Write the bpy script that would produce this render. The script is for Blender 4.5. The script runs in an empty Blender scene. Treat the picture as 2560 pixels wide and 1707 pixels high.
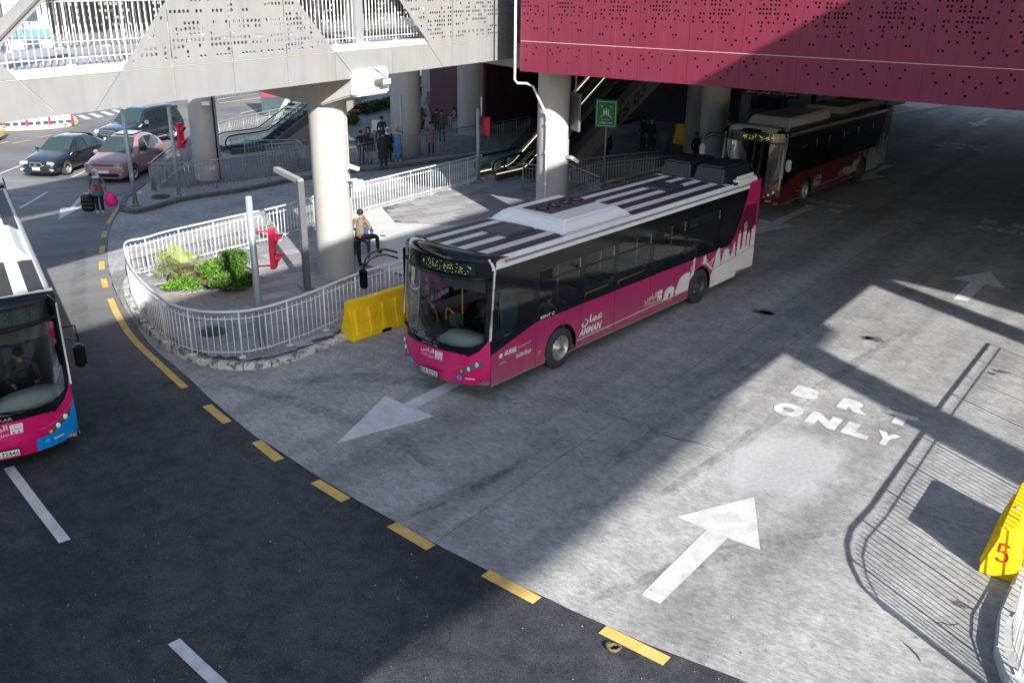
import bpy, bmesh, math, random
from math import radians as R_, cos, sin, tan, pi, sqrt, atan2, hypot
from mathutils import Vector as V, Matrix, Quaternion
random.seed(7)
rnd = random.Random(11)
sc = bpy.context.scene
COL = sc.collection
# ------------------------------------------------------------------ camera
FPX, PITCH, ROLL, HC = 2315.9, 0.37366, 0.0126, 8.216
cp_, sp_ = cos(PITCH), sin(PITCH)
_fwd = V((0, cp_, -sp_)); _up = V((0, sp_, cp_)); _rt = V((1, 0, 0))
_r = _rt*cos(ROLL) + _up*sin(ROLL); _u = -_rt*sin(ROLL) + _up*cos(ROLL)
cam = bpy.data.cameras.new('camera'); co = bpy.data.objects.new('camera', cam); COL.objects.link(co)
m = Matrix(((_r.x, _u.x, -_fwd.x, 0), (_r.y, _u.y, -_fwd.y, 0), (_r.z, _u.z, -_fwd.z, HC), (0, 0, 0, 1)))
co.matrix_world = m
cam.sensor_width = 36; cam.lens = FPX/2560*36; cam.clip_start = .1; cam.clip_end = 1500
sc.camera = co
# ------------------------------------------------------------------ sky, sun, exposure
SUN_EL, SUN_HD = R_(26.5), R_(-66.0)
w = bpy.data.worlds.new('World'); sc.world = w; w.use_nodes = True
nt = w.node_tree; bg = nt.nodes['Background']
sky = nt.nodes.new('ShaderNodeTexSky'); sky.sky_type = 'NISHITA'; sky.sun_disc = False
sky.sun_elevation = SUN_EL; sky.sun_rotation = atan2(cos(SUN_HD), sin(SUN_HD))
sky.air_density = 1.0; sky.dust_density = 2.0; sky.ozone_density = 1.0; sky.altitude = 900
hs = nt.nodes.new('ShaderNodeHueSaturation'); hs.inputs['Saturation'].default_value = .85
nt.links.new(sky.outputs[0], hs.inputs['Color']); nt.links.new(hs.outputs[0], bg.inputs[0]); bg.inputs[1].default_value = 0.115
sl = bpy.data.lights.new('sun', 'SUN'); sl.energy = 4.3; sl.angle = R_(0.5); sl.color = (1, .962, .905)
so = bpy.data.objects.new('sun', sl); COL.objects.link(so); so.location = (20, -40, 40)
SDIR = V((cos(SUN_EL)*cos(SUN_HD), cos(SUN_EL)*sin(SUN_HD), sin(SUN_EL)))
so.rotation_euler = SDIR.to_track_quat('Z', 'Y').to_euler()
sc.view_settings.view_transform = 'Standard'; sc.view_settings.look = 'None'
sc.view_settings.gamma = 1; sc.view_settings.use_curve_mapping = False
sc.view_settings.exposure = 1.27
sc.cycles.max_bounces = 6; sc.cycles.transparent_max_bounces = 12
KSH = 1/tan(SUN_EL)
SH = V((-cos(SUN_HD), -sin(SUN_HD), 0))          # direction in which shadows fall
# ------------------------------------------------------------------ survey helpers (photo point -> place on the ground / on a wall)
CAMP = V((0, 0, HC))
def ray(x, y): return _r*((x-1280)/FPX) - _u*((y-853.5)/FPX) + _fwd
def g(x, y, z=0.0):
    d = ray(x, y); return CAMP + d*((z-HC)/d.z)
def plane(x, y, P, th):
    n = V((-sin(th), cos(th), 0)); d = ray(x, y); t = n.dot(V(P)-CAMP)/n.dot(d); return CAMP + d*t
def hd(th): return V((cos(th), sin(th), 0))
LANE = R_(53.5); UL = hd(LANE); NL = hd(LANE+pi/2)
# ------------------------------------------------------------------ materials
MATS = {}
def rgb(h):
    if isinstance(h, str):
        c = [int(h[i:i+2], 16)/255 for i in (0, 2, 4)]
        return tuple(x/12.92 if x <= .04045 else ((x+.055)/1.055)**2.4 for x in c)
    return h
def M(name, col, rough=.5, metal=0., var=.12, scale=6., bump=0., emit=None, coat=0., detail=4, spec=.5):
    if name in MATS: return MATS[name]
    col = rgb(col)
    mt = bpy.data.materials.new(name); mt.use_nodes = True; t = mt.node_tree; b = t.nodes['Principled BSDF']
    b.inputs['Roughness'].default_value = rough; b.inputs['Metallic'].default_value = metal
    b.inputs['Specular IOR Level'].default_value = spec
    if coat: b.inputs['Coat Weight'].default_value = coat; b.inputs['Coat Roughness'].default_value = .08
    tc = t.nodes.new('ShaderNodeTexCoord'); nz = t.nodes.new('ShaderNodeTexNoise')
    nz.inputs['Scale'].default_value = scale; nz.inputs['Detail'].default_value = detail; nz.inputs['Roughness'].default_value = .6
    t.links.new(tc.outputs['Object'], nz.inputs['Vector'])
    rp = t.nodes.new('ShaderNodeValToRGB')
    rp.color_ramp.elements[0].position = .3; rp.color_ramp.elements[1].position = .7
    rp.color_ramp.elements[0].color = (*[c*(1-var) for c in col], 1)
    rp.color_ramp.elements[1].color = (*[min(1, c*(1+var*.7)) for c in col], 1)
    t.links.new(nz.outputs['Fac'], rp.inputs[0]); t.links.new(rp.outputs[0], b.inputs['Base Color'])
    if bump:
        bp = t.nodes.new('ShaderNodeBump'); bp.inputs['Strength'].default_value = bump; bp.inputs['Distance'].default_value = .01
        n2 = t.nodes.new('ShaderNodeTexNoise'); n2.inputs['Scale'].default_value = scale*8; n2.inputs['Detail'].default_value = 3
        t.links.new(tc.outputs['Object'], n2.inputs['Vector']); t.links.new(n2.outputs['Fac'], bp.inputs['Height'])
        t.links.new(bp.outputs[0], b.inputs['Normal'])
    if emit: b.inputs['Emission Color'].default_value = (*col, 1); b.inputs['Emission Strength'].default_value = emit
    MATS[name] = mt; return mt
def glass(name, tint=(.3, .36, .36), gloss=1.0):
    if name in MATS: return MATS[name]
    mt = bpy.data.materials.new(name); mt.use_nodes = True; t = mt.node_tree; t.nodes.clear()
    o = t.nodes.new('ShaderNodeOutputMaterial'); mx = t.nodes.new('ShaderNodeMixShader')
    tr = t.nodes.new('ShaderNodeBsdfTransparent'); gl = t.nodes.new('ShaderNodeBsdfGlossy'); fr = t.nodes.new('ShaderNodeFresnel')
    tr.inputs[0].default_value = (*tint, 1); gl.inputs['Roughness'].default_value = .03; fr.inputs['IOR'].default_value = 1.5
    mm = t.nodes.new('ShaderNodeMath'); mm.operation = 'MULTIPLY'; mm.inputs[1].default_value = gloss
    t.links.new(fr.outputs[0], mm.inputs[0]); t.links.new(mm.outputs[0], mx.inputs[0])
    t.links.new(tr.outputs[0], mx.inputs[1]); t.links.new(gl.outputs[0], mx.inputs[2]); t.links.new(mx.outputs[0], o.inputs[0])
    MATS[name] = mt; return mt
class NB:
    """small node-material helper"""
    def __init__(s, name, rough=.8):
        s.m = bpy.data.materials.new(name); s.m.use_nodes = True; s.t = s.m.node_tree; s.b = s.t.nodes['Principled BSDF']
        s.b.inputs['Roughness'].default_value = rough; s.b.inputs['Specular IOR Level'].default_value = .18; s.tc = s.t.nodes.new('ShaderNodeTexCoord'); MATS[name] = s.m
    def noise(s, scale, det=4, rot=None, sca=None, rough=.6, dist=0):
        n = s.t.nodes.new('ShaderNodeTexNoise'); n.inputs['Scale'].default_value = scale; n.inputs['Detail'].default_value = det
        n.inputs['Roughness'].default_value = rough; n.inputs['Distortion'].default_value = dist
        if rot is not None:
            mp = s.t.nodes.new('ShaderNodeMapping'); mp.vector_type = 'TEXTURE'; mp.inputs['Rotation'].default_value = (0, 0, -rot); mp.inputs['Scale'].default_value = tuple(1/q for q in (sca or (1, 1, 1)))
            s.t.links.new(s.tc.outputs['Object'], mp.inputs[0]); s.t.links.new(mp.outputs[0], n.inputs['Vector'])
        else: s.t.links.new(s.tc.outputs['Object'], n.inputs['Vector'])
        return n.outputs['Fac']
    def ramp(s, f, stops):
        r = s.t.nodes.new('ShaderNodeValToRGB'); el = r.color_ramp.elements
        while len(el) < len(stops): el.new(.5)
        for e, (p, c) in zip(el, stops):
            e.position = p; e.color = (*((c, c, c) if isinstance(c, (int, float)) else rgb(c)), 1)
        s.t.links.new(f, r.inputs[0]); return r.outputs[0]
    def mix(s, a, b, f, mode='MIX'):
        x = s.t.nodes.new('ShaderNodeMix'); x.data_type = 'RGBA'; x.blend_type = mode; x.clamp_result = True
        for i, v in ((0, f), (6, a), (7, b)):
            if isinstance(v, (int, float)): x.inputs[i].default_value = v
            elif isinstance(v, tuple): x.inputs[i].default_value = (*v, 1)
            else: s.t.links.new(v, x.inputs[i])
        return x.outputs[2]
    def out(s, c, bump=None, strength=.3, dist=.004):
        s.t.links.new(c, s.b.inputs['Base Color'])
        if bump is not None:
            bp = s.t.nodes.new('ShaderNodeBump'); bp.inputs['Strength'].default_value = strength; bp.inputs['Distance'].default_value = dist
            s.t.links.new(bump, bp.inputs['Height']); s.t.links.new(bp.outputs[0], s.b.inputs['Normal'])
        return s.m
# asphalt
nb = NB('asphalt', .85)
a = nb.mix(nb.ramp(nb.noise(75, 4, rough=.85), [(.36, (.013, .014, .017)), (.5, (.036, .038, .044)), (.66, (.12, .123, .13))]), nb.ramp(nb.noise(2.6, 8, rough=.7), [(.36, .72), (.62, 1.25)]), 1.0, 'MULTIPLY')
b_ = nb.ramp(nb.noise(.35, 6, R_(65), (.3, 1, 1)), [(.35, (.72, .73, .76)), (.62, (1.35, 1.32, 1.28))])
c_ = nb.mix(a, b_, 1.0, 'MULTIPLY')
d_ = nb.ramp(nb.noise(1.3, 5, -LANE, (1, .12, 1)), [(.4, 1.), (.75, 1.5)])
sp = nb.t.nodes.new('ShaderNodeSeparateXYZ'); nb.t.links.new(nb.tc.outputs['Object'], sp.inputs[0])
mr = nb.t.nodes.new('ShaderNodeMapRange'); mr.inputs[1].default_value = 17; mr.inputs[2].default_value = 25; nb.t.links.new(sp.outputs['Y'], mr.inputs[0])
worn = nb.mix(nb.ramp(nb.noise(90, 3), [(.3, .16), (.7, .28)]), nb.ramp(nb.noise(1.1, 6, R_(65), (1, .25, 1)), [(.3, .7), (.7, 1.15)]), 1.0, 'MULTIPLY')
c_ = nb.mix(c_, d_, .6, 'MULTIPLY')
ASPHALT = nb.out(nb.mix(c_, worn, mr.outputs[0]), nb.noise(160, 2), .5, .006)
nb = NB('asphalt_far', .85)
a = nb.ramp(nb.noise(40, 3), [(.3, .13), (.7, .19)])
b_ = nb.ramp(nb.noise(.4, 6), [(.3, .75), (.7, 1.25)])
ASPHALT2 = nb.out(nb.mix(a, b_, 1.0, 'MULTIPLY'), nb.noise(60, 2), .3)
# concrete bus lane : broom streaks across the lane, tyre-darkened bands along it, spots
def conc(name, rot, k):
    nb = NB(name, .8)
    base = nb.ramp(nb.noise(18, 9, rot, (1, .42, 1), .82), [(.36, (.265*k, .265*k, .265*k)), (.5, (.40*k, .397*k, .388*k)), (.64, (.535*k, .528*k, .51*k))])
    path = nb.ramp(nb.noise(.5, 3, rot, (.06, 1.0, 1), .5), [(.38, .60), (.56, 1.08)])          # darkened wheel paths along the lane
    bl = nb.ramp(nb.noise(.7, 9, dist=.2, rough=.72), [(.38, .80), (.60, 1.08)])
    grime = nb.ramp(nb.noise(3.4, 9, rot, (1, .5, 1), .8), [(.40, .80), (.56, 1.05)])
    c1 = nb.mix(base, path, .8, 'MULTIPLY'); c1 = nb.mix(c1, bl, .9, 'MULTIPLY'); c1 = nb.mix(c1, grime, .8, 'MULTIPLY')
    fine = nb.ramp(nb.noise(90, 3, rough=.8), [(.36, .66), (.64, 1.22)]); c1 = nb.mix(c1, fine, .8, 'MULTIPLY')
    spots = nb.ramp(nb.noise(14, 3, rough=.5), [(.265, .3), (.30, 1.)]); c1 = nb.mix(c1, spots, .85, 'MULTIPLY')
    oil = nb.ramp(nb.noise(1.1, 6, dist=1.0, rough=.65), [(.30, .62), (.36, 1.)]); c1 = nb.mix(c1, oil, .6, 'MULTIPLY')
    return nb.out(c1, nb.noise(45, 5), .4, .005)
CONC = conc('lane_concrete', -LANE, .93)
nb = NB('apron_concrete', .8)
base = nb.ramp(nb.noise(9, 6, R_(20), (1, .3, 1), .7), [(.25, .22), (.55, .36), (.8, .50)])
bl = nb.ramp(nb.noise(.5, 5, dist=.5), [(.3, .7), (.65, 1.15)])
fine = nb.ramp(nb.noise(60, 4), [(.3, .75), (.7, 1.2)])
CONC2 = nb.out(nb.mix(nb.mix(base, bl, .9, 'MULTIPLY'), fine, .7, 'MULTIPLY'), nb.noise(40, 4), .3)
def worn_paint(name, col, wear):
    nb = NB(name, .7)
    f = nb.ramp(nb.noise(22, 6, -LANE, (.3, 1, 1), .75), [(wear-.06, 0.), (wear+.1, 1.)])
    c = nb.ramp(nb.noise(3, 6, rough=.7), [(.3, tuple(x*.68 for x in col)), (.6, col)])
    sp = nb.ramp(nb.noise(90, 2), [(.35, .8), (.6, 1.)])
    return nb.out(nb.mix((.2, .2, .2), nb.mix(c, sp, .6, 'MULTIPLY'), f))
WHITE_P = worn_paint('white_road_paint', (.62, .62, .61), .30)
WHITE_O = worn_paint('worn_white_road_paint', (.68, .68, .69), .26)
WHITE_G = worn_paint('speckled_white_road_paint', (.68, .68, .67), .30)
YEL_P = worn_paint('yellow_road_paint', (.74, .50, .15), .30)
# kerb with flaking paint
nb = NB('painted_kerb', .85)
f = nb.ramp(nb.noise(5.5, 6, rough=.65), [(.44, 0.), (.5, 1.)])
KERBP = nb.out(nb.mix(nb.ramp(nb.noise(30, 4), [(.3, (.13, .125, .10)), (.7, (.22, .21, .18))]), nb.ramp(nb.noise(6, 4), [(.3, .42), (.7, .62)]), f), nb.noise(30, 4), .5)
KERB = M('kerb_concrete', (.42, .42, .41), .85, var=.25, scale=5, bump=.5)
KERBD = M('dark_kerb_stone', (.13, .13, .13), .85, var=.4, scale=4, bump=.5)
TILES = [M('paving_tile_%d' % i, c, .75, var=.22, scale=9, bump=.3) for i, c in enumerate([(.27, .255, .265), (.31, .295, .30), (.235, .225, .235), (.36, .345, .345)])]
TILEL = M('pale_granite_slab', (.56, .55, .53), .7, var=.1, scale=3, bump=.2)
TILET = M('tan_stone_band', (.36, .27, .20), .75, var=.15, scale=8, bump=.2)
GROUT = M('paving_bed', (.12, .115, .12), .9, var=.3, scale=6)
SHEL = M('speckled_terrazzo', (.33, .30, .30), .9, var=.5, scale=28, bump=.6)
def streaked(name, col, rough, lo=.86, spec=.5, ver=7.):
    nb = NB(name, rough); nb.b.inputs['Specular IOR Level'].default_value = spec
    st = nb.ramp(nb.noise(1.0, 7, 0, (ver, ver, .35), .7), [(.32, lo), (.55, 1.0), (.75, 1.04)])
    cl = nb.ramp(nb.noise(1.3, 6, rough=.65), [(.3, .93), (.7, 1.04)])
    dr = nb.ramp(nb.noise(24, 5, rough=.8), [(.25, .9), (.4, 1.)])
    c = nb.mix(col, st, 1., 'MULTIPLY'); c = nb.mix(c, cl, 1., 'MULTIPLY'); c = nb.mix(c, dr, .7, 'MULTIPLY')
    return nb.out(c, nb.noise(.7, 2), .05, .02)
PLASTER = streaked('column_render', (.385, .377, .36), .75, .88, .3, 5.)
GREYP = streaked('grey_metal_cladding', (.25, .254, .252), .42, .90)
MAROON = streaked('maroon_metal_cladding', (.165, .018, .044), .42, .82)
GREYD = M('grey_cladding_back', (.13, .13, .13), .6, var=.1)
MARD = M('dark_maroon_wall', (.07, .018, .03), .7, var=.2, scale=3)
JOINTC = M('joint_profile', (.50, .46, .36), .4, var=.05)
RAILW = M('white_rail_paint', (.66, .66, .66), .35, var=.08, scale=10)
RAILG = M('galvanised_rail', (.30, .30, .29), .4, metal=.3, var=.15, scale=10)
STEEL = M('galvanised_steel', (.33, .39, .42), .45, metal=.35, var=.12, scale=5)
CHARC = M('charcoal_coated_steel', (.10, .105, .11), .5, var=.1)
BLACK = M('black_plastic', (.012, .013, .015), .55, var=.2, spec=.2)
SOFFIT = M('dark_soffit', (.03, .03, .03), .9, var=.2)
DARKC = M('dull_concrete', (.22, .21, .20), .85, var=.15, scale=2)  # plain mid-grey concrete colour
REDSIG = M('red_signal_housing', (.62, .012, .055), .4, var=.06)
nb = NB('yellow_plastic', .5)
yb_ = nb.ramp(nb.noise(3, 6, rough=.7), [(.3, (.72, .44, .010)), (.6, (.88, .57, .015))]); sc1 = nb.ramp(nb.noise(11, 8, R_(30), (1, .2, 1), .8), [(.34, .6), (.40, 1.)])
YELB = nb.out(nb.mix(yb_, sc1, .8, 'MULTIPLY'), nb.noise(12, 4), .15)
WHITEM = M('white_metal', (.75, .75, .74), .4, var=.05)
ALU = M('aluminium', (.55, .55, .55), .35, metal=.7)
REDPAINT = M('red_spray_paint', (.72, .02, .01), .6)
IRON = M('cast_iron_cover', (.06, .055, .05), .7, var=.4, scale=12, bump=.8)
TERRA = M('terracotta', (.36, .10, .045), .8, var=.15)
SOIL = M('planting_soil', (.20, .13, .08), .95, var=.3, scale=10, bump=.8)
SKIN = M('skin', (.42, .24, .16), .6, var=.05)
PLATEW = M('plate_white', (.7, .7, .68), .5)
INK = M('plate_ink', (.02, .02, .02), .6)
GREENP = M('plate_green', (.02, .35, .2), .5)
# ------------------------------------------------------------------ mesh builder and object helpers
class MB:
    def __init__(s): s.v = []; s.f = []; s.mi = []; s.mats = []; s.sm = []
    def _m(s, m):
        if m not in s.mats: s.mats.append(m)
        return s.mats.index(m)
    def add(s, vs, fs, m=None, smooth=False):
        o = len(s.v); s.v += [tuple(x) for x in vs]; k = s._m(m)
        for f in fs: s.f.append([o+i for i in f]); s.mi.append(k); s.sm.append(smooth)
        return s
    def box(s, c, d, m=None, rz=0, mat=None):
        hx, hy, hz = d[0]/2, d[1]/2, d[2]/2
        vs = [V((x*hx, y*hy, z*hz)) for x in (-1, 1) for y in (-1, 1) for z in (-1, 1)]
        Rm = mat or Matrix.Rotation(rz, 3, 'Z')
        vs = [Rm @ v + V(c) for v in vs]
        return s.add(vs, [(0, 1, 3, 2), (4, 6, 7, 5), (0, 4, 5, 1), (2, 3, 7, 6), (0, 2, 6, 4), (1, 5, 7, 3)], m)
    def bar(s, a, b, w_, h_, m=None, up=V((0, 0, 1))):
        a, b = V(a), V(b); d = b-a; L = d.length; d.normalize()
        sd = d.cross(up)
        if sd.length < 1e-4: sd = d.cross(V((1, 0, 0)))
        sd.normalize(); u = sd.cross(d)
        Rm = Matrix((d, sd, u)).transposed()
        return s.box((a+b)/2, (L, w_, h_), m, mat=Rm)
    def tube(s, pts, r, n=8, m=None, cap=True, smooth=True):
        pts = [V(p) for p in pts]; rs = r if isinstance(r, (list, tuple)) else [r]*len(pts)
        vs = []; fs = []; pu = None
        for i, p in enumerate(pts):
            d = (pts[min(i+1, len(pts)-1)] - pts[max(i-1, 0)])
            if d.length < 1e-9: d = V((0, 0, 1))
            d.normalize()
            if pu is None:
                pu = d.cross(V((0, 0, 1)));
                if pu.length < .05: pu = V((1, 0, 0))
            pu = pu - d*pu.dot(d)
            if pu.length < 1e-6: pu = d.orthogonal()
            pu.normalize(); q = d.cross(pu)
            for k in range(n):
                a = 2*pi*k/n; vs.append(p + (pu*cos(a) + q*sin(a))*rs[i])
        for i in range(len(pts)-1):
            for k in range(n):
                k2 = (k+1) % n; fs.append((i*n+k, i*n+k2, (i+1)*n+k2, (i+1)*n+k))
        s.add(vs, fs, m, smooth)
        if cap:
            o = len(s.v)-len(vs); k = s._m(m)
            s.f += [[o+i for i in range(n)][::-1], [o+(len(pts)-1)*n+i for i in range(n)]]; s.mi += [k, k]; s.sm += [False, False]
        return s
    def prism(s, poly, z0, z1, m=None, m_side=None, bottom=True):
        n = len(poly)
        vs = [(p[0], p[1], z0) for p in poly] + [(p[0], p[1], z1) for p in poly]
        s.add(vs, [tuple(range(n, 2*n))] + ([tuple(range(n))[::-1]] if bottom else []), m)
        o = len(s.v)-2*n; k = s._m(m_side or m)
        for i in range(n):
            j = (i+1) % n; s.f.append([o+i, o+j, o+n+j, o+n+i]); s.mi.append(k); s.sm.append(False)
        return s
    def lathe(s, prof, c=(0, 0, 0), n=16, m=None, smooth=True, axis='Z'):
        vs = []; fs = []
        for (r, z) in prof:
            for k in range(n):
                a = 2*pi*k/n; x, y = r*cos(a), r*sin(a)
                p = (x, y, z) if axis == 'Z' else ((x, z, y) if axis == 'Y' else (z, x, y))
                vs.append((p[0]+c[0], p[1]+c[1], p[2]+c[2]))
        for i in range(len(prof)-1):
            for k in range(n):
                k2 = (k+1) % n; fs.append((i*n+k, i*n+k2, (i+1)*n+k2, (i+1)*n+k))
        return s.add(vs, fs, m, smooth)
    def ball(s, c, r, m=None, nu=10, nv=7, sx=(1, 1, 1)):
        vs = []; fs = []
        for j in range(nv+1):
            t = pi*j/nv
            for i in range(nu):
                a = 2*pi*i/nu; vs.append((c[0]+r*sx[0]*sin(t)*cos(a), c[1]+r*sx[1]*sin(t)*sin(a), c[2]+r*sx[2]*cos(t)))
        for j in range(nv):
            for i in range(nu):
                i2 = (i+1) % nu; fs.append((j*nu+i, (j+1)*nu+i, (j+1)*nu+i2, j*nu+i2))
        return s.add(vs, fs, m, True)
    def mesh(s, name, fix=True):
        me = bpy.data.meshes.new(name); me.from_pydata(s.v, [], s.f)
        for m in s.mats:
            if m is not None: me.materials.append(m)
        me.polygons.foreach_set('material_index', s.mi); me.polygons.foreach_set('use_smooth', s.sm)
        if fix:
            bm = bmesh.new(); bm.from_mesh(me); bmesh.ops.recalc_face_normals(bm, faces=bm.faces); bm.to_mesh(me); bm.free()
        me.update(); return me
WM = {}
def link(name, me, parent=None, loc=(0, 0, 0), rz=0, mat=None, local=False):
    o = bpy.data.objects.new(name, me); COL.objects.link(o)
    lm = mat if mat is not None else Matrix.Translation(V(loc)) @ Matrix.Rotation(rz, 4, 'Z')
    if parent is not None:
        o.parent = parent
        if not local: lm = WM[parent].inverted() @ lm
        o.matrix_basis = lm; WM[o] = WM[parent] @ lm
    else:
        o.matrix_basis = lm; WM[o] = lm.copy()
    return o
def thing(name, label, cat, loc=(0, 0, 0), rz=0, group=None):
    o = link(name, None, None, loc, rz); o.empty_display_size = .2
    o['label'] = label; o['category'] = cat
    if group: o['group'] = group
    return o
def tag(o, label, cat, group=None):
    o['label'] = label; o['category'] = cat
    if group: o['group'] = group
    return o
def struct(name, mb, fix=True):
    o = link(name, mb.mesh(name, fix)); o['kind'] = 'structure'; return o
def part(name, mb, parent, local=False, fix=True): return link(name, mb.mesh(name, fix), parent, local=local)
def copy_tree(o, parent=None):
    c = o.copy(); COL.objects.link(c); c.parent = parent
    if parent is not None: c.matrix_basis = o.matrix_basis.copy(); c.matrix_parent_inverse = Matrix()
    for ch in list(o.children): copy_tree(ch, c)
    return c
# filled 2D shapes with holes (curve fill) -> vertices, faces
def fill2d(outer, holes=()):
    cu = bpy.data.curves.new('tmp', 'CURVE'); cu.dimensions = '2D'; cu.fill_mode = 'BOTH'
    for pl in [outer]+list(holes):
        sp = cu.splines.new('POLY'); sp.points.add(len(pl)-1)
        for i, p in enumerate(pl): sp.points[i].co = (p[0], p[1], 0, 1)
        sp.use_cyclic_u = True
    ob = bpy.data.objects.new('tmp', cu); me = bpy.data.meshes.new_from_object(ob)
    vs = [(v.co.x, v.co.y) for v in me.vertices]; fs = [tuple(p.vertices) for p in me.polygons]
    bpy.data.objects.remove(ob); bpy.data.curves.remove(cu); bpy.data.meshes.remove(me)
    return vs, fs
def panel(mb, outer, holes, fn, th, m, edge=None):
    """solid sheet: fn(a,b,d) -> 3D, thickness th behind"""
    vs, fs = fill2d(outer, holes)
    mb.add([fn(a, b, 0) for a, b in vs], fs, m)
    if th:
        mb.add([fn(a, b, th) for a, b in vs], [f[::-1] for f in fs], edge or m)
        for pl in [outer]+list(holes):
            n = len(pl); vv = [fn(a, b, 0) for a, b in pl]+[fn(a, b, th) for a, b in pl]
            mb.add(vv, [(i, (i+1) % n, n+(i+1) % n, n+i) for i in range(n)], edge or m)
    return mb
def wrap(mb, outer, holes, fn, m, cuts=(), cutz=(), smooth=True):
    vs, fs = fill2d(outer, holes)
    bm = bmesh.new(); bv = [bm.verts.new((a, b, 0)) for a, b in vs]
    for f in fs:
        try: bm.faces.new([bv[i] for i in f])
        except ValueError: pass
    for c in cuts: bmesh.ops.bisect_plane(bm, geom=bm.verts[:]+bm.edges[:]+bm.faces[:], plane_co=(c, 0, 0), plane_no=(1, 0, 0))
    for c in cutz: bmesh.ops.bisect_plane(bm, geom=bm.verts[:]+bm.edges[:]+bm.faces[:], plane_co=(0, c, 0), plane_no=(0, 1, 0))
    bm.verts.index_update()
    mb.add([fn(v.co.x, v.co.y) for v in bm.verts], [tuple(v.index for v in f.verts) for f in bm.faces], m, smooth)
    bm.free(); return mb
_txt = {}
def text2d(s, size=1., bold=0., ext=0.):
    k = (s, bold)
    if k not in _txt:
        cu = bpy.data.curves.new('tmp', 'FONT'); cu.body = s; cu.size = 1; cu.offset = bold; cu.resolution_u = 3
        ob = bpy.data.objects.new('tmp', cu); me = bpy.data.meshes.new_from_object(ob)
        _txt[k] = ([(v.co.x, v.co.y) for v in me.vertices], [tuple(p.vertices) for p in me.polygons])
        bpy.data.objects.remove(ob); bpy.data.curves.remove(cu); bpy.data.meshes.remove(me)
    return _txt[k]
def text_fit(mb, s, a0, b0, a1, b1, fn, m, bold=0., shear=0.):
    """fit string s into the box a0..a1 / b0..b1 of the surface fn(a,b)"""
    vs, fs = text2d(s, bold=bold)
    if not vs: return mb
    xs = [v[0] for v in vs]; ys = [v[1] for v in vs]
    x0, x1, y0, y1 = min(xs), max(xs), min(ys), max(ys)
    pts = []
    for x, y in vs:
        ty = (y-y0)/(y1-y0+1e-9); tx = (x-x0)/(x1-x0+1e-9)
        pts.append(fn(a0+(a1-a0)*tx+shear*ty*(b1-b0), b0+(b1-b0)*ty))
    return mb.add(pts, fs, m)
AR_BUS = '\ufeb9\ufe8e\ufe92\ufedf\ufe8d'
AR_FREQ = '\ufea9\ufea9\ufeae\ufe98\ufedf\ufe8d \ufeca\ufef3\ufeae\ufeb3'
AR_AMMAN = '\ufee5\ufe8e\ufee4\ufecb'
def resample(pts, step):
    out = [V(pts[0])]; acc = 0
    for a, b in zip(pts, pts[1:]):
        a, b = V(a), V(b); L = (b-a).length
        if L < 1e-6: continue
        t = step-acc
        while t <= L+1e-9: out.append(a+(b-a)*(t/L)); t += step
        acc = L-(t-step)
    return out
def smooth_path(pts, it=2, closed=False):
    pts = [V(p) for p in pts]
    for _ in range(it):
        q = [] if closed else [pts[0]]
        rng = range(len(pts)) if closed else range(len(pts)-1)
        for i in rng:
            a, b = pts[i], pts[(i+1) % len(pts)]; q += [a*.75+b*.25, a*.25+b*.75]
        if not closed: q.append(pts[-1])
        pts = q
    return pts
# ================================================================== SETTING
# big asphalt ground
mb = MB(); mb.add([(-400, -150, 0), (400, -150, 0), (400, 700, 0), (-400, 700, 0)], [(0, 1, 2, 3)], ASPHALT2); struct('ground', mb, False)
# near dark asphalt carriageway (left / bottom), 4 mm proud
bnd = [(420, 452), (330, 498), (286, 544), (272, 590), (268, 628), (270, 661), (286, 724), (302, 754), (330, 800), (380, 870), (436, 915), (479, 952), (520, 993), (561, 1028), (640, 1094),
       (655, 1100), (720, 1142), (788, 1188), (890, 1250), (987, 1304), (1080, 1356), (1175, 1404), (1270, 1452), (1374, 1498), (1440, 1532), (1506, 1559), (1600, 1604), (1705, 1644), (1790, 1676), (1871, 1707)]
BP = [g(*q) for q in bnd]
BP = smooth_path(BP, 1)
jag = []
for i, q in enumerate(resample(BP, .22)):
    jag.append(q + NL*rnd.uniform(-.018, .018) + UL*rnd.uniform(-.02, .02))
far_r = jag[-1] + (jag[-1]-jag[-8])*12
asph = [(q.x, q.y) for q in jag] + [(far_r.x, far_r.y), (12, -60), (-90, -60), (-90, 44), (-45, 44), (-14, 38.2)]
vs, fs = fill2d(asph); mb = MB(); mb.add([(a, b, .004) for a, b in vs], fs, ASPHALT); near_road = struct('near_carriageway', mb, False)
# tar seam between asphalt and concrete
mb = MB(); sl_ = []; sr_ = []
for i, q in enumerate(jag):
    d = (jag[min(i+1, len(jag)-1)]-jag[max(i-1, 0)]).normalized(); nn = V((-d.y, d.x, 0)); wv = rnd.uniform(.008, .03)
    if rnd.random() < .06: wv *= 2.2
    sl_.append(q+nn*wv); sr_.append(q-nn*wv*.6)
for i in range(len(jag)-1):
    a_, b_, c_, d_ = sl_[i], sl_[i+1], sr_[i+1], sr_[i]
    mb.add([(p.x, p.y, .012) for p in (a_, b_, c_, d_)], [(0, 1, 2, 3)], M('tar_seam', (.02, .02, .02), .8))
o = struct('tar_seam', mb, False)
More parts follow.
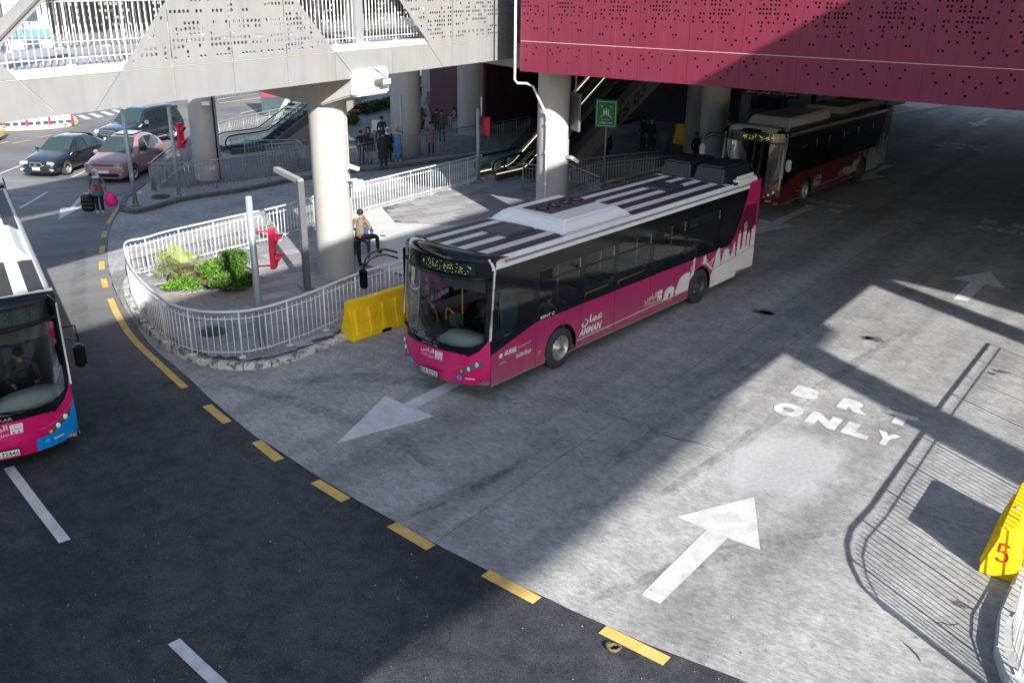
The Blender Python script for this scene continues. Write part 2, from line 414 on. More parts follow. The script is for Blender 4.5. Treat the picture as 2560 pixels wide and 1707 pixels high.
# concrete bus lanes: slabs divided by saw-cut joints (a dark bed shows in the joints)
bed = [(q.x, q.y) for q in BP] + [(far_r.x, far_r.y), (60, -20), (75, 75), (30, 85), (-2, 47), (-13.2, 40.2)]
vs, fs = fill2d(bed); mb = MB(); mb.add([(a, b, .008) for a, b in vs], fs, M('joint_bed', (.03, .03, .03), .9))
lanes = struct('bus_lane', mb, False)
def clip_poly(poly, P, N):
    out = []
    for i in range(len(poly)):
        a, b = V(poly[i]), V(poly[(i+1) % len(poly)]); da, db = (a-P).dot(N), (b-P).dot(N)
        if da >= 0: out.append(a)
        if (da >= 0) != (db >= 0): out.append(a+(b-a)*(da/(da-db)))
    return out
bpoly = [V((q.x, q.y, 0)) for q in BP[::2]] + [V((a, b, 0)) for a, b in bed[-5:]] 
NS = [-22, -7, 8.25, 16, 25, 34, 46]
US = [-30, -20, -9.7, -3.58, 2.55, 8.68, 14.8, 20.93, 27.06, 33.2, 39.3, 45.4, 51.6, 58, 70, 90, 120]
from mathutils.geometry import tessellate_polygon
for i in range(len(NS)-1):
    for j in range(len(US)-1):
        gp = .005
        rect = [UL*u+NL*n for u, n in ((US[j]+gp, NS[i]+gp), (US[j+1]-gp, NS[i]+gp), (US[j+1]-gp, NS[i+1]-gp), (US[j]+gp, NS[i+1]-gp))]
        # subject: possibly concave apron polygon, clipped by the rectangle's four half-planes
        pl = [V((q.x, q.y, 0)) for q in BP] + [V((a, b, 0)) for a, b in ((far_r.x, far_r.y), (60, -20), (75, 75), (30, 85), (-2, 47), (-13.2, 40.2))]
        for P, N in ((rect[0], UL), (rect[2], -UL), (rect[0], NL), (rect[2], -NL)):
            pl = clip_poly(pl, P, N)
            if len(pl) < 3: break
        if len(pl) < 3: continue
        vs, fs = fill2d([(q.x, q.y) for q in pl])
        if not fs: continue
        dz = rnd.uniform(0, .0015)
        mb = MB(); mb.add([(a, b, .012+dz) for a, b in vs], fs, CONC)
        part('concrete_slab', mb, lanes, fix=False)
# oil stains (flat marks of their own)
def blot(px, py, r, m, z=.0165, sx=1.6):
    c = g(px, py); pts = []
    for k in range(22):
        a = 2*pi*k/22; rr = r*rnd.uniform(.55, 1.15); q_ = NL*(rr*sx*cos(a)) + UL*(rr*sin(a)); pts.append((c.x+q_.x, c.y+q_.y, z))
    return pts
OIL = faded0 = M('dried_oil', (.13, .12, .10), .5, var=.5, scale=20)
for px, py, r in ((1905, 781, .2), (1920, 784, .16), (2183, 848, .22), (2170, 846, .1), (1590, 1045, .0), (2405, 1514, .09), (2300, 560, .25), (2500, 930, .12), (2480, 935, .08)):
    if r: 
        pts = blot(px, py, r, OIL); mb = MB(); mb.add(pts, [tuple(range(len(pts)))], OIL); part('oil_stain', mb, lanes, fix=False)
# tyre scuffs and cracks
def faded(name, col, lo, hi, alpha, sc_=6):
    nb = NB(name, .8); nb.b.inputs['Base Color'].default_value = (*col, 1)
    tr = nb.t.nodes.new('ShaderNodeBsdfTransparent'); mx = nb.t.nodes.new('ShaderNodeMixShader')
    f_ = nb.ramp(nb.noise(sc_, 7, -LANE, (.5, 1, 1), .8), [(lo, 0.), (hi, alpha)])
    nb.t.links.new(f_, mx.inputs[0]); nb.t.links.new(tr.outputs[0], mx.inputs[1]); nb.t.links.new(nb.b.outputs[0], mx.inputs[2]); nb.t.links.new(mx.outputs[0], nb.t.nodes['Material Output'].inputs[0]); return nb.m
SCUFF = faded('tyre_scuff', (.10, .10, .105), .40, .70, .42, 4); SCUFFL = faded('pale_scuff', (.5, .5, .49), .45, .66, .35, 9)
def ribbon2(pts, wd):
    L = []; Rr = []
    for i, q in enumerate(pts):
        d = (pts[min(i+1, len(pts)-1)]-pts[max(i-1, 0)]).normalized(); nn = V((-d.y, d.x, 0)); w2 = wd/2*(.25+.75*sin(pi*(i+.5)/len(pts)))*rnd.uniform(.8, 1.2); L.append(q+nn*w2); Rr.append(q-nn*w2)
    return L, Rr
for px, wd, m_ in (([(985, 1305), (1080, 1262), (1190, 1215), (1290, 1170)], .34, SCUFF), ([(1030, 1290), (1160, 1235), (1300, 1160), (1420, 1090)], .12, SCUFF), ([(1390, 985), (1500, 1010), (1640, 1020), (1760, 1000)], .10, SCUFFL), ([(1470, 900), (1560, 940), (1700, 950), (1820, 930)], .08, SCUFFL),
    ([(1175, 1400), (1190, 1330), (1205, 1270)], .05, SCUFFL), ([(1190, 1405), (1206, 1335), (1222, 1275)], .05, SCUFFL), ([(700, 960), (900, 940), (1080, 960), (1300, 1010)], .5, SCUFF), ([(560, 960), (760, 1010), (980, 1090), (1100, 1180)], .4, SCUFF),
    ([(1500, 1180), (1700, 1040), (1900, 905), (2100, 770)], .35, SCUFF), ([(1650, 1240), (1850, 1110), (2060, 960), (2260, 830)], .3, SCUFF), ([(1900, 640), (2050, 640), (2200, 700), (2350, 800)], .12, SCUFFL), ([(1480, 1500), (1700, 1420), (1900, 1360), (2100, 1330)], .3, SCUFF)):
    P = smooth_path([g(*q) for q in px], 3); L_, R2 = ribbon2(P, wd); mb = MB()
    zz = .0172+rnd.uniform(0, .0015)
    for i in range(len(P)-1): mb.add([(q.x, q.y, zz) for q in (L_[i], L_[i+1], R2[i+1], R2[i])], [(0, 1, 2, 3)], m_)
    part('tyre_mark', mb, lanes, fix=False)
CRK = M('crack', (.05, .045, .04), .9)
for px in ([(2262, 1610), (2275, 1622), (2284, 1634), (2296, 1640), (2300, 1652)], [(2340, 1558), (2360, 1556), (2372, 1562), (2398, 1560)], [(1620, 1075), (1700, 1100), (1760, 1112)], [(2020, 752), (2100, 765), (2150, 770)]):
    P = [g(*q)+V((rnd.uniform(-.02, .02), rnd.uniform(-.02, .02), 0)) for q in px]; L_, R2 = ribbon2(P, .03); mb = MB()
    for i in range(len(P)-1): mb.add([(q.x, q.y, .0169) for q in (L_[i], L_[i+1], R2[i+1], R2[i])], [(0, 1, 2, 3)], CRK)
    part('crack', mb, lanes, fix=False)
PATHL = faded('polished_wheel_path', (.12, .12, .125), .40, .66, .28, 2.5)
for px, wd, m_ in (([(60, 1060), (230, 1250), (520, 1480), (900, 1760)], .55, PATHL), ([(300, 980), (520, 1180), (860, 1420), (1250, 1640)], .5, PATHL), ([(-200, 1330), (60, 1500), (300, 1700)], .5, PATHL), ([(205, 620), (190, 800), (260, 940), (380, 1060)], .45, PATHL)):
    P = smooth_path([g(*q) for q in px], 3); L_, R2 = ribbon2(P, wd); mb = MB()
    for i in range(len(P)-1): mb.add([(q.x, q.y, .0056) for q in (L_[i], L_[i+1], R2[i+1], R2[i])], [(0, 1, 2, 3)], m_)
    part('wheel_path', mb, near_road, fix=False)
for px in ([(560, 1690), (600, 1590), (640, 1540), (655, 1500)], [(120, 1420), (150, 1440), (175, 1438), (230, 1465)], [(700, 1330), (760, 1350), (790, 1392), (850, 1400)], [(1000, 1650), (1080, 1640), (1120, 1600), (1130, 1540)], [(330, 1180), (345, 1240), (380, 1260), (390, 1320)]):
    P = [g(*q)+V((rnd.uniform(-.03, .03), rnd.uniform(-.03, .03), 0)) for q in px]; P = resample(P, .08); P = [q+V((rnd.uniform(-.012, .012), rnd.uniform(-.012, .012), 0)) for q in P]; L_, R2 = ribbon2(P, .022); mb = MB()
    for i in range(len(P)-1): mb.add([(q.x, q.y, .0066) for q in (L_[i], L_[i+1], R2[i+1], R2[i])], [(0, 1, 2, 3)], M('tar_seam', (.02, .02, .02), .8))
    part('sealed_crack', mb, near_road, fix=False)
# pale scrubbed patch on the right lane
nb = NB('pale_scuffed_concrete', .8)
nb_c = nb.ramp(nb.noise(20, 7, None, None, .8), [(.3, .46), (.6, .68)])
PALE = nb.out(nb_c)
tr = nb.t.nodes.new('ShaderNodeBsdfTransparent'); mx = nb.t.nodes.new('ShaderNodeMixShader')
gr = nb.t.nodes.new('ShaderNodeTexGradient'); gr.gradient_type = 'SPHERICAL'; nb.t.links.new(nb.tc.outputs['Object'], gr.inputs[0])
ad = nb.t.nodes.new('ShaderNodeMath'); ad.operation = 'ADD'; ad.inputs[1].default_value = -.28
nn_ = nb.noise(3, 6); nb.t.links.new(nn_, ad.inputs[0])
ad2 = nb.t.nodes.new('ShaderNodeMath'); ad2.operation = 'ADD'; nb.t.links.new(gr.outputs['Fac'], ad2.inputs[0]); nb.t.links.new(ad.outputs[0], ad2.inputs[1])
rr_ = nb.ramp(ad2.outputs[0], [(.4, 0.), (.75, .5)])
nb.t.links.new(rr_, mx.inputs[0]); nb.t.links.new(tr.outputs[0], mx.inputs[1]); nb.t.links.new(nb.b.outputs[0], mx.inputs[2])
nb.t.links.new(mx.outputs[0], nb.t.nodes['Material Output'].inputs[0])
for px, py, s1, s2 in ((1960, 1165, 1.5, 1.15),):
    c = g(px, py); mb = MB(); mb.add([(-1, -1, 0), (1, -1, 0), (1, 1, 0), (-1, 1, 0)], [(0, 1, 2, 3)], PALE)
    o = link('pale_patch', mb.mesh('pale_patch', False), lanes, mat=Matrix.Translation((c.x, c.y, .0168)) @ Matrix.Rotation(LANE, 4, 'Z') @ Matrix.Diagonal((s1*1.5, s2*1.5, 1, 1)))
# -------- painted markings
def marking(name, label, pts, m, z=.02, cat='road marking', group=None):
    vs, fs = fill2d([(p[0], p[1]) for p in pts]); mb = MB(); mb.add([(a, b, z) for a, b in vs], fs, m)
    o = link(name, mb.mesh(name, False)); tag(o, label, cat, group); return o
def ribbon(pts, wd):
    L = []; Rr = []
    for i, q in enumerate(pts):
        d = (pts[min(i+1, len(pts)-1)]-pts[max(i-1, 0)]).normalized(); nn = V((-d.y, d.x, 0)); L.append(q+nn*wd/2); Rr.append(q-nn*wd/2)
    return L+Rr[::-1]
YG = 'yellow edge line dashes'
ydash = [([(373, 457), (321, 492), (289, 528), (270, 562)], 'long curved yellow line beside the dark island kerb near the woman', .13),
 ([(263, 580), (259, 596)], 'first short yellow dash below the curved yellow line', .16), ([(257, 616), (254, 635)], 'second short yellow dash, at the shadow edge left of the apron', .16),
 ([(254, 655), (255, 676)], 'third short yellow dash, sunlit, left of the railing bend', .16), ([(259, 698), (265, 721)], 'fourth short yellow dash just above the long yellow stripe', .16),
 ([(276, 748), (292, 786), (312, 820), (338, 856), (403, 916), (433, 944), (463, 971)], 'long yellow stripe following the kerb of the railed island', .16),
 ([(517, 1015), (569, 1058)], 'short yellow dash where the concrete apron begins', .19), ([(641, 1105), (699, 1152)], 'yellow dash left of the white arrow tip', .2),
 ([(788, 1205), (865, 1252)], 'dull yellow dash beside a tar blot on the seam', .2), ([(979, 1313), (1078, 1371)], 'yellow dash in shade next to the lane joint end', .2),
 ([(1213, 1434), (1343, 1503)], 'bright sunlit yellow dash at the shadow edge of the road', .2), ([(1506, 1575), (1667, 1655)], 'lowest bright yellow dash beside the rusty bracket', .2),
 ([(1850, 1745), (2050, 1840)], 'yellow dash continuing the edge line past the frame bottom', .2)]
for pts, lab, wd in ydash:
    P = [g(*q) for q in pts]; P = smooth_path(P, 2) if len(P) > 2 else P
    marking('yellow_dash', lab, ribbon(P, wd), YEL_P, group=YG)
def poly_mark(name, lab, px, m, grp=None): return marking(name, lab, [g(*q) for q in px], m, group=grp)
A1 = [(840, 1111), (964, 991), (1008, 1010.6), (1119, 957.5), (1230, 905), (1262, 917), (1148, 966), (1040, 1022), (1085, 1043)]
poly_mark('lane_arrow', 'worn white arrow pointing left in front of the magenta bus', A1, WHITE_O)
A2 = [(1885, 1243.7), (1691.6, 1293.5), (1766, 1325.5), (1601.5, 1488.6), (1650, 1510.7), (1818.7, 1347), (1900, 1376)]
poly_mark('lane_arrow', 'bright white arrow on the sunlit lane below the ONLY lettering', A2, WHITE_P)
A3 = [(2474.5, 680), (2377.7, 696.8), (2425.6, 706.5), (2383.6, 749), (2418.8, 755.2), (2461.8, 712.4), (2512.7, 721.6)]
poly_mark('lane_arrow', 'chipped white arrow in shade at the right under the maroon wall', A3, WHITE_G)
A4 = [(147, 551), (151.6, 521.5), (175.8, 520.5), (210.5, 481.5), (223.6, 481.5), (186.3, 520), (204, 520)]
poly_mark('lane_arrow', 'white arrow on the asphalt road left of the woman with bags', A4, WHITE_P)
base_arrow = [g(*q) for q in A1]; tip = base_arrow[0]
for (px, py), lab in (((2140, 455), 'dim white arrow on the dark lane behind the second bus'), ((2432, 318), 'faint white arrow far back on the bluish lit lane'), ((1888, 586), 'stub of a white arrow peeking out behind the magenta bus tail')):
    c = g(px, py); marking('lane_arrow', lab, [c+(q-tip) for q in base_arrow], WHITE_O)
WG = 'white lane dashes'
for pts, wd, lab, mm in (([(22, 1170), (105, 1281), (163, 1355)], .17, 'speckled white dash in front of the left bus', WHITE_G), ([(435, 1605), (500, 1667), (575, 1735)], .17, 'speckled white dash at the bottom edge of the road', WHITE_G),
    ([(50, 522), (118, 482)], .13, 'white dash left of the white road arrow', WHITE_P), ([(181, 444), (219, 427)], .13, 'white dash between the black sedan and the mauve car', WHITE_P), ([(-40, 451), (52, 415)], .13, 'white line left of the black sedan', WHITE_P)):
    marking('lane_dash', lab, ribbon([g(*q) for q in pts], wd), mm, group=WG)
s0 = [g(*q) for q in ((190.5, 290), (205, 288.5), (230.5, 297.8), (214.7, 300.5))]; s1 = [g(*q) for q in ((381, 260.5), (391.5, 259), (421, 266.2), (410.5, 267.9))]
for k in range(8):
    t = k/7; marking('crossing_stripe', '%s zebra crossing stripe on the far road, counting from the traffic island' % ('first', 'second', 'third', 'fourth', 'fifth', 'sixth', 'seventh', 'last')[k], [a*(1-t)+b*t for a, b in zip(s0, s1)], WHITE_O, group='zebra crossing stripes')
for pts, lab in (([(570, 231), (700, 219)], 'upper white line on the far road right of the left column'), ([(690, 235), (780, 222)], 'short white line on the far road above the left escalator'), ([(600, 285), (700, 262)], 'white line on the far road just beyond the far island railing'), ([(640, 300), (720, 280)], 'lowest white line on the far road, behind the island railing')):
    marking('far_lane_dash', lab, ribbon([g(*q) for q in pts], .15), WHITE_P, group='far road lines')
marking('far_edge_line', 'yellow edge line of the far road behind the left column', ribbon([g(*q) for q in ((548, 259), (620, 250), (690, 240), (800, 224))], .25), YEL_P)
# lettering on the lanes
def lettering(frame, label, grp, m, bits):
    O, dx, dy = frame; t = thing('lane_lettering', label, 'road marking', (O.x, O.y, .02), 0, grp)
    for ch, x0, y0, x1, y1 in bits:
        mb = MB(); text_fit(mb, ch, x0, y0, x1, y1, lambda a, b: O+dx*a+dy*b+V((0, 0, .021)), m, bold=.09)
        part('letter', mb, t, fix=False)
    return t
O = g(1926, 1030); dx = (g(2215.5, 1121)-g(2005.8, 1058)).normalized(); dy = (g(2030, 1032)-g(2005.8, 1058)).normalized()
def loc2(px, py):
    q = g(px, py)-O; det = dx.x*dy.y-dx.y*dy.x; return ((q.x*dy.y-q.y*dy.x)/det, (dx.x*q.y-dx.y*q.x)/det)
H_ = loc2(2030, 1032)[1] - loc2(2005.8, 1058)[1]
xs = {k: loc2(*v)[0] for k, v in dict(o0=(1926, 1025), o1=(2011, 1032), n0=(2005.8, 1058), n1=(2084, 1079), l0=(2097, 1085), l1=(2164, 1103), y0=(2181, 1076), y1=(2272, 1101), b0=(1973, 986), b1=(2040, 1001), r0=(2089, 1018), r1=(2165, 1040), t0=(2224, 1033), t1=(2308, 1055)).items()}
yb = loc2(1973, 986)[1]; hb = loc2(1993.5, 963)[1]-yb
ONLY_B = [('O', xs['o0'], 0, xs['o1'], H_*1.05), ('N', xs['n0'], 0, xs['n1'], H_), ('L', xs['l0'], 0, xs['l1'], H_), ('Y', xs['y0']+.1, 0, xs['y1']-.15, H_),
          ('B', xs['b0'], yb, xs['b1'], yb+hb), ('R', xs['r0'], yb, xs['r1'], yb+hb), ('T', xs['t0']-.05, yb, xs['t1']-.1, yb+hb)]
lettering((O, dx, dy), 'white BRT ONLY lettering on the sunlit right-hand lane', 'BRT ONLY lane lettering', WHITE_P, ONLY_B)
cx_ = sum((b[1]+b[3])/2 for b in ONLY_B)/7; cy_ = (yb+H_)/2
for px, py, fl, lab, mm in ((2035, 512, 1, 'dim BRT ONLY lettering, upside down, in front of the second bus', WHITE_G), (2400, 367, 1, 'faint BRT ONLY lettering farthest back on the dark lane', WHITE_G), (2545, 575, 0, 'dim BRT ONLY lettering cut by the right edge of the picture', WHITE_G)):
    c = g(px, py); s = -1 if fl else 1; O2 = c-(dx*cx_+dy*cy_)*s
    lettering((O2, dx*s, dy*s), lab, 'BRT ONLY lane lettering', mm, ONLY_B)
# ================================================================== ISLANDS
def island(name, outline, zt, top_m, kerb_m, kerb_w=.16, z0=.0, stone=.62, closed=True, stone_range=None):
    """kerb stones one by one along a closed outline (V list); returns inner polygon"""
    t = thing(name, '', 'kerbed island', (outline[0].x, outline[0].y, 0))
    pts = resample(outline+([outline[0]] if closed else []), stone)
    cen = sum((p for p in outline), V())/len(outline)
    area = sum(outline[i].x*outline[(i+1) % len(outline)].y-outline[(i+1) % len(outline)].x*outline[i].y for i in range(len(outline)))
    sg = 1 if area > 0 else -1
    nrm = []
    for i in range(len(pts)):
        d = (pts[min(i+1, len(pts)-1)]-pts[max(i-1, 0)]).normalized(); nrm.append(V((-d.y, d.x, 0))*sg)
    inner = [p+n*kerb_w for p, n in zip(pts, nrm)]
    for i in range(len(pts)-1):
        a, b = pts[i], pts[i+1]; ia, ib = inner[i], inner[i+1]; d = (b-a)*.012/(b-a).length
        dz = rnd.uniform(-.008, .008); zt2 = zt+dz; ch = .03
        na = nrm[i]*ch; nb_ = nrm[i+1]*ch
        a_, b_ = a+d, b-d; ia_, ib_ = ia+d, ib-d
        vs = [(a_.x, a_.y, z0), (b_.x, b_.y, z0), (b_.x, b_.y, zt2-ch), (a_.x, a_.y, zt2-ch), (a_.x+na.x, a_.y+na.y, zt2), (b_.x+nb_.x, b_.y+nb_.y, zt2), (ib_.x, ib_.y, zt2), (ia_.x, ia_.y, zt2), (ib_.x, ib_.y, z0), (ia_.x, ia_.y, z0)]
        mb = MB(); km = kerb_m if not callable(kerb_m) else kerb_m(a)
        mb.add(vs, [(0, 1, 2, 3), (3, 2, 5, 4), (4, 5, 6, 7), (7, 6, 8, 9), (0, 3, 4, 7, 9), (1, 8, 6, 5, 2)], km)
        part('kerb_stone', mb, t)
    core = [(p.x, p.y) for p in inner[:-1]] if closed else [(p.x, p.y) for p in inner]
    vs, fs = fill2d(core); mb = MB(); mb.add([(a, b, zt-.03) for a, b in vs], fs, top_m)
    part('pavement_bed', mb, t, fix=False)
    return t, core
def inside(poly, x, y):
    c = False; n = len(poly)
    for i in range(n):
        x1, y1 = poly[i]; x2, y2 = poly[(i+1) % n]
        if (y1 > y) != (y2 > y) and x < (x2-x1)*(y-y1)/(y2-y1)+x1: c = not c
    return c
# main railed plaza. kerb foot at the front from the photo, the back runs behind its railing
pf = [(1075, 770), (960, 800), (860, 855), (800, 878), (740, 905), (660, 925), (590, 929), (540, 924), (480, 908), (436, 890), (390, 858), (350, 818), (322, 775), (308, 740), (306, 715)]
pb = [(322, 695), (352, 680), (420, 666), (500, 645), (576, 627), (700, 596), (800, 568), (885, 534), (985, 507), (1084, 480), (1176, 454), (1204, 444)]
plaza_out = [g(*q) for q in pf] + [g(*q) for q in pb] + [g(1240, 436), g(1400, 462), V((3.2, 39.5, 0)), V((4.4, 35.6, 0)), V((1.2, 30.2, 0))]
plaza_out = plaza_out[:27] + plaza_out[27:]
po = smooth_path(plaza_out, 1, True)
kerbsel = lambda p: KERBP if p.y < 23.6 and p.x > -10.2 else KERB
plaza, pcore = island('railed_plaza', po, .16, GROUT, kerbsel)
plaza['label'] = 'kerbed plaza with grey paving, planting bed and white railing around the pale column'
# paving units: running bond along the lane direction; one object per tile, mesh data shared
TW, TH = .90, .45
PD = R_(40); PU, PN = hd(PD), hd(PD+pi/2)
tile_me = []
for mt in TILES:
    mb = MB(); a_, b_, h_ = TW-.012, TH-.012, .03
    mb.add([(0, 0, -.03), (a_, 0, -.03), (a_, b_, -.03), (0, b_, -.03), (0.004, .004, 0), (a_-.004, .004, 0), (a_-.004, b_-.004, 0), (0.004, b_-.004, 0)], [(4, 5, 6, 7), (0, 1, 5, 4), (1, 2, 6, 5), (2, 3, 7, 6), (3, 0, 4, 7)], mt); tile_me.append(mb.mesh('paving_tile'))
# pale granite path and tan band zones on the plaza
pale = [g(*q) for q in ((872, 545), (960, 520), (1120, 478), (1205, 447), (1235, 440), (1230, 452), (1165, 470), (985, 523), (955, 530), (988, 568), (1010, 570), (1150, 576), (1240, 574), (1300, 560), (1300, 640), (1120, 660), (1010, 700), (905, 672), (885, 600))]
palep = [(q.x, q.y) for q in pale]
bed1 = smooth_path([g(*q) for q in ((418, 707), (425, 728), (470, 727), (500, 722), (520, 735), (560, 735), (600, 732), (636, 716), (636, 690), (600, 676), (540, 668), (505, 680), (440, 690))], 1, True)
bedp = [(q.x, q.y) for q in bed1]
cx0, cy0 = sum(p[0] for p in pcore)/len(pcore), sum(p[1] for p in pcore)/len(pcore)
cands = []
for i in range(-60, 60):
    for j in range(-60, 60):
        o_ = V((-5, 27, 0)) + PU*(i*TW+(j % 2)*TW/2) + PN*(j*TH)
        cs = [o_, o_+PU*TW, o_+PU*TW+PN*TH, o_+PN*TH]
        ins = [inside(pcore, c.x, c.y) for c in cs]
        if not any(ins): continue
        cc = o_+PU*TW/2+PN*TH/2
        if inside(bedp, cc.x, cc.y) or inside(palep, cc.x, cc.y): continue
        cands.append((cc.length, o_, all(ins)))
cands.sort(key=lambda t: t[0])
n_t = 0; rest = MB()
for dist, o_, full in cands:
    cs = [o_, o_+PU*(TW-.012), o_+PU*(TW-.012)+PN*(TH-.012), o_+PN*(TH-.012)]
    k = rnd.choice((0, 0, 1, 1, 2, 3))
    if full and n_t < 296:
        o = bpy.data.objects.new('paving_tile', tile_me[k]); COL.objects.link(o); o.parent = plaza
        o.matrix_basis = WM[plaza].inverted() @ Matrix.Translation((o_.x, o_.y, .160+rnd.uniform(-.002, .002))) @ Matrix.Rotation(PD, 4, 'Z'); n_t += 1
    else:
        # clip against the (locally convex) kerb by dropping outside corners to the core boundary
        z = .16+rnd.uniform(-.002, .002)
        if full: rest.add([(c.x, c.y, z) for c in cs], [(0, 1, 2, 3)], TILES[k])
        else:
            sub = 4; 
            for a in range(sub):
                for b in range(2):
                    q0 = o_+PU*(TW*a/sub)+PN*(TH*b/2); q = [q0, q0+PU*TW/sub, q0+PU*TW/sub+PN*TH/2, q0+PN*TH/2]
                    if all(inside(pcore, c.x, c.y) for c in q): rest.add([(c.x, c.y, z) for c in q], [(0, 1, 2, 3)], TILES[k])
o = part('cut_tiles', rest, plaza, fix=False); o['kind'] = 'stuff'
vs, fs = fill2d(palep); mb = MB(); mb.add([(a, b, .166) for a, b in vs], fs, TILEL); part('granite_path', mb, plaza, fix=False)
tb = [g(*q, .165) for q in ((400, 756), (432, 738), (470, 742), (560, 750), (640, 724), (700, 710), (760, 693), (800, 680))]
mb = MB(); rb = ribbon(tb, .26); vs, fs = fill2d([(q.x, q.y) for q in rb]); mb.add([(a, b, .1655) for a, b in vs], fs, TILET); part('tan_band', mb, plaza, fix=False)
vs, fs = fill2d(bedp); mb = MB(); mb.add([(a, b, .175) for a, b in vs], fs, SOIL); part('soil', mb, plaza, fix=False)
mb = MB(); mb.tube([q+V((0, 0, .18)) for q in bed1]+[bed1[0]+V((0, 0, .18))], .022, 6, BLACK); part('bed_edging', mb, plaza)
# steps / low wall right of the leaning man
def manhole(px, py, r, z, lab, parent=None):
    c = g(px, py, z); t = thing('manhole_cover', lab, 'manhole cover', (c.x, c.y, z), rnd.uniform(0, 1), 'manhole covers')
    mb = MB(); mb.lathe([(r, 0), (r, .012), (r*.93, .012), (r*.93, .004), (0.001, .004)], n=28, m=IRON, smooth=False); part('frame_ring', mb, t, local=True)
    mb = MB()
    for a in range(3): mb.lathe([(r*(.2+.24*a), .004), (r*(.2+.24*a), .013), (r*(.3+.24*a), .013), (r*(.3+.24*a), .004)], n=24, m=IRON, smooth=False)
    part('cover_plate', mb, t, local=True)
manhole(533, 830, .34, .165, 'dark round manhole cover in the paving behind the railing bend')
manhole(402, 491, .34, .165, 'round manhole cover in the speckled surface between two signal poles')
mb = MB(); c = g(420, 961); mb.box((c.x, c.y, .012), (.32, .2, .012), IRON, rz=.5); mb.box((c.x, c.y, .02), (.26, .14, .01), BLACK, rz=.5); tag(link('valve_cover', mb.mesh('valve_cover')), 'small square iron cover touching the long yellow stripe', 'cover')
# second island with dark kerb
i2 = [(295, 528), (318, 537), (350, 537), (405, 520), (450, 506), (520, 494), (600, 484), (700, 462), (760, 452), (900, 430), (960, 428)]
i2b = [(1340, 372), (1320, 330), (1150, 335), (900, 330), (600, 330), (500, 345), (430, 395), (380, 442), (340, 480), (303, 505)]
isl2 = smooth_path([g(*q) for q in i2]+[g(*q) for q in i2b], 1, True)
isl, icore = island('second_island', isl2, .16, SHEL, KERBD, kerb_w=.22, stone=.8)
isl['label'] = 'island with dark curved kerb and speckled surface carrying two signal poles'
# darker paved triangle on it
tri = [g(*q) for q in ((400, 478), (440, 440), (520, 405), (700, 395), (860, 390), (860, 420), (700, 445), (560, 465), (470, 477))]
mb = MB(); vs, fs = fill2d([(q.x, q.y) for q in tri]); mb.add([(a, b, .158) for a, b in vs], fs, M('dark_paving', (.13, .13, .135), .8, var=.25, scale=6)); part('paved_area', mb, isl, fix=False)
# pavement under the terminal (waiting area)
wt = [g(*q) for q in ((1240, 372), (1560, 330), (1560, 300), (700, 262), (760, 330), (900, 372), (1000, 392))]
wt = [V((-12.5, 55, 0)), V((-11.0, 43.6, 0)), V((-7.0, 42.4, 0)), V((-1.0, 47.2, 0)), V((3.0, 51, 0)), V((8, 60, 0)), V((4, 78, 0)), V((-14, 78, 0))]
mb = MB(); mb.prism([(q.x, q.y) for q in wt], 0, .15, M('waiting_area_paving', (.15, .15, .155), .8, var=.3, scale=1.5), KERBD); o = struct('waiting_pavement', mb)
# pavement at the foot of the escalator / right of the plaza
mb = MB(); mb.prism([(-2.2, 38.2), (3.4, 39.0), (7.2, 43.5), (13, 51), (22, 62), (17, 66), (4, 50), (-1.5, 43)], 0, .15, M('platform_paving', (.14, .14, .14), .8, var=.3, scale=2), KERB); struct('bus_platform', mb)
# pale kerb line along the far platform
kb = [g(*q) for q in ((2045, 345), (2150, 312), (2230, 290), (2400, 262))]
mb = MB(); q = ribbon([kb[0], kb[1], kb[2], kb[3]], .5); mb.prism([(a.x, a.y) for a in q], .012, .16, KERB); struct('platform_kerb', mb)
# right-hand kerb
rk = [(2.0, 1.0), (5.7, 5.4), (6.1, 7.2), (6.1, 8.4), (6.19, 9.35), (6.25, 9.58), (6.48, 10.11), (6.9, 10.8), (7.42, 11.42), (7.88, 12.0), (10.2, 15.1), (13.3, 19.3), (19, 27), (19.6, 26.2), (14, 17), (9, 8), (4, .5)]
isl3, _c = island('right_pavement', smooth_path([V((a, b, 0)) for a, b in rk], 1, True), .17, M('right_paving', (.42, .42, .40), .8, var=.15, scale=3), lambda p: KERB, kerb_w=.3, stone=.8)
isl3['label'] = 'pale kerb and pavement at the bottom right corner below the yellow barrier'
# far median with plastic barriers
md = smooth_path([g(*q) for q in ((-60, 335), (0, 329), (80, 326), (160, 320), (190, 312), (196, 305), (186, 296), (172, 291), (120, 290), (-60, 300))], 1, True)
isl4, _c = island('far_median', md, .2, KERB, KERB, kerb_w=.3, stone=1.2)
isl4['label'] = 'far traffic island with white and red fencing at the left under the grey bridge'
marking('median_edge_line', 'yellow line curving round the end of the far traffic island', ribbon(smooth_path([g(*q) for q in ((-20, 330), (100, 326), (168, 320), (195, 309), (188, 297), (170, 287))], 2), .18), YEL_P)
for px, py, lab in (((20, 348, ''))[:3], (120, 333, ''), (55, 345, '')):
    pass
for p1, p2, lab in (((95, 346), (130, 339), 'pale yellow dash below the far island, nearer the sedan'), ((30, 360), (75, 352), 'pale yellow dash below the far island, middle one'), ((-10, 362), (22, 355), 'pale yellow dash beside the taxi wheel')):
    marking('yellow_dash', lab, ribbon([g(*p1), g(*p2)], .15), YEL_P, group='yellow dashes by the far island')
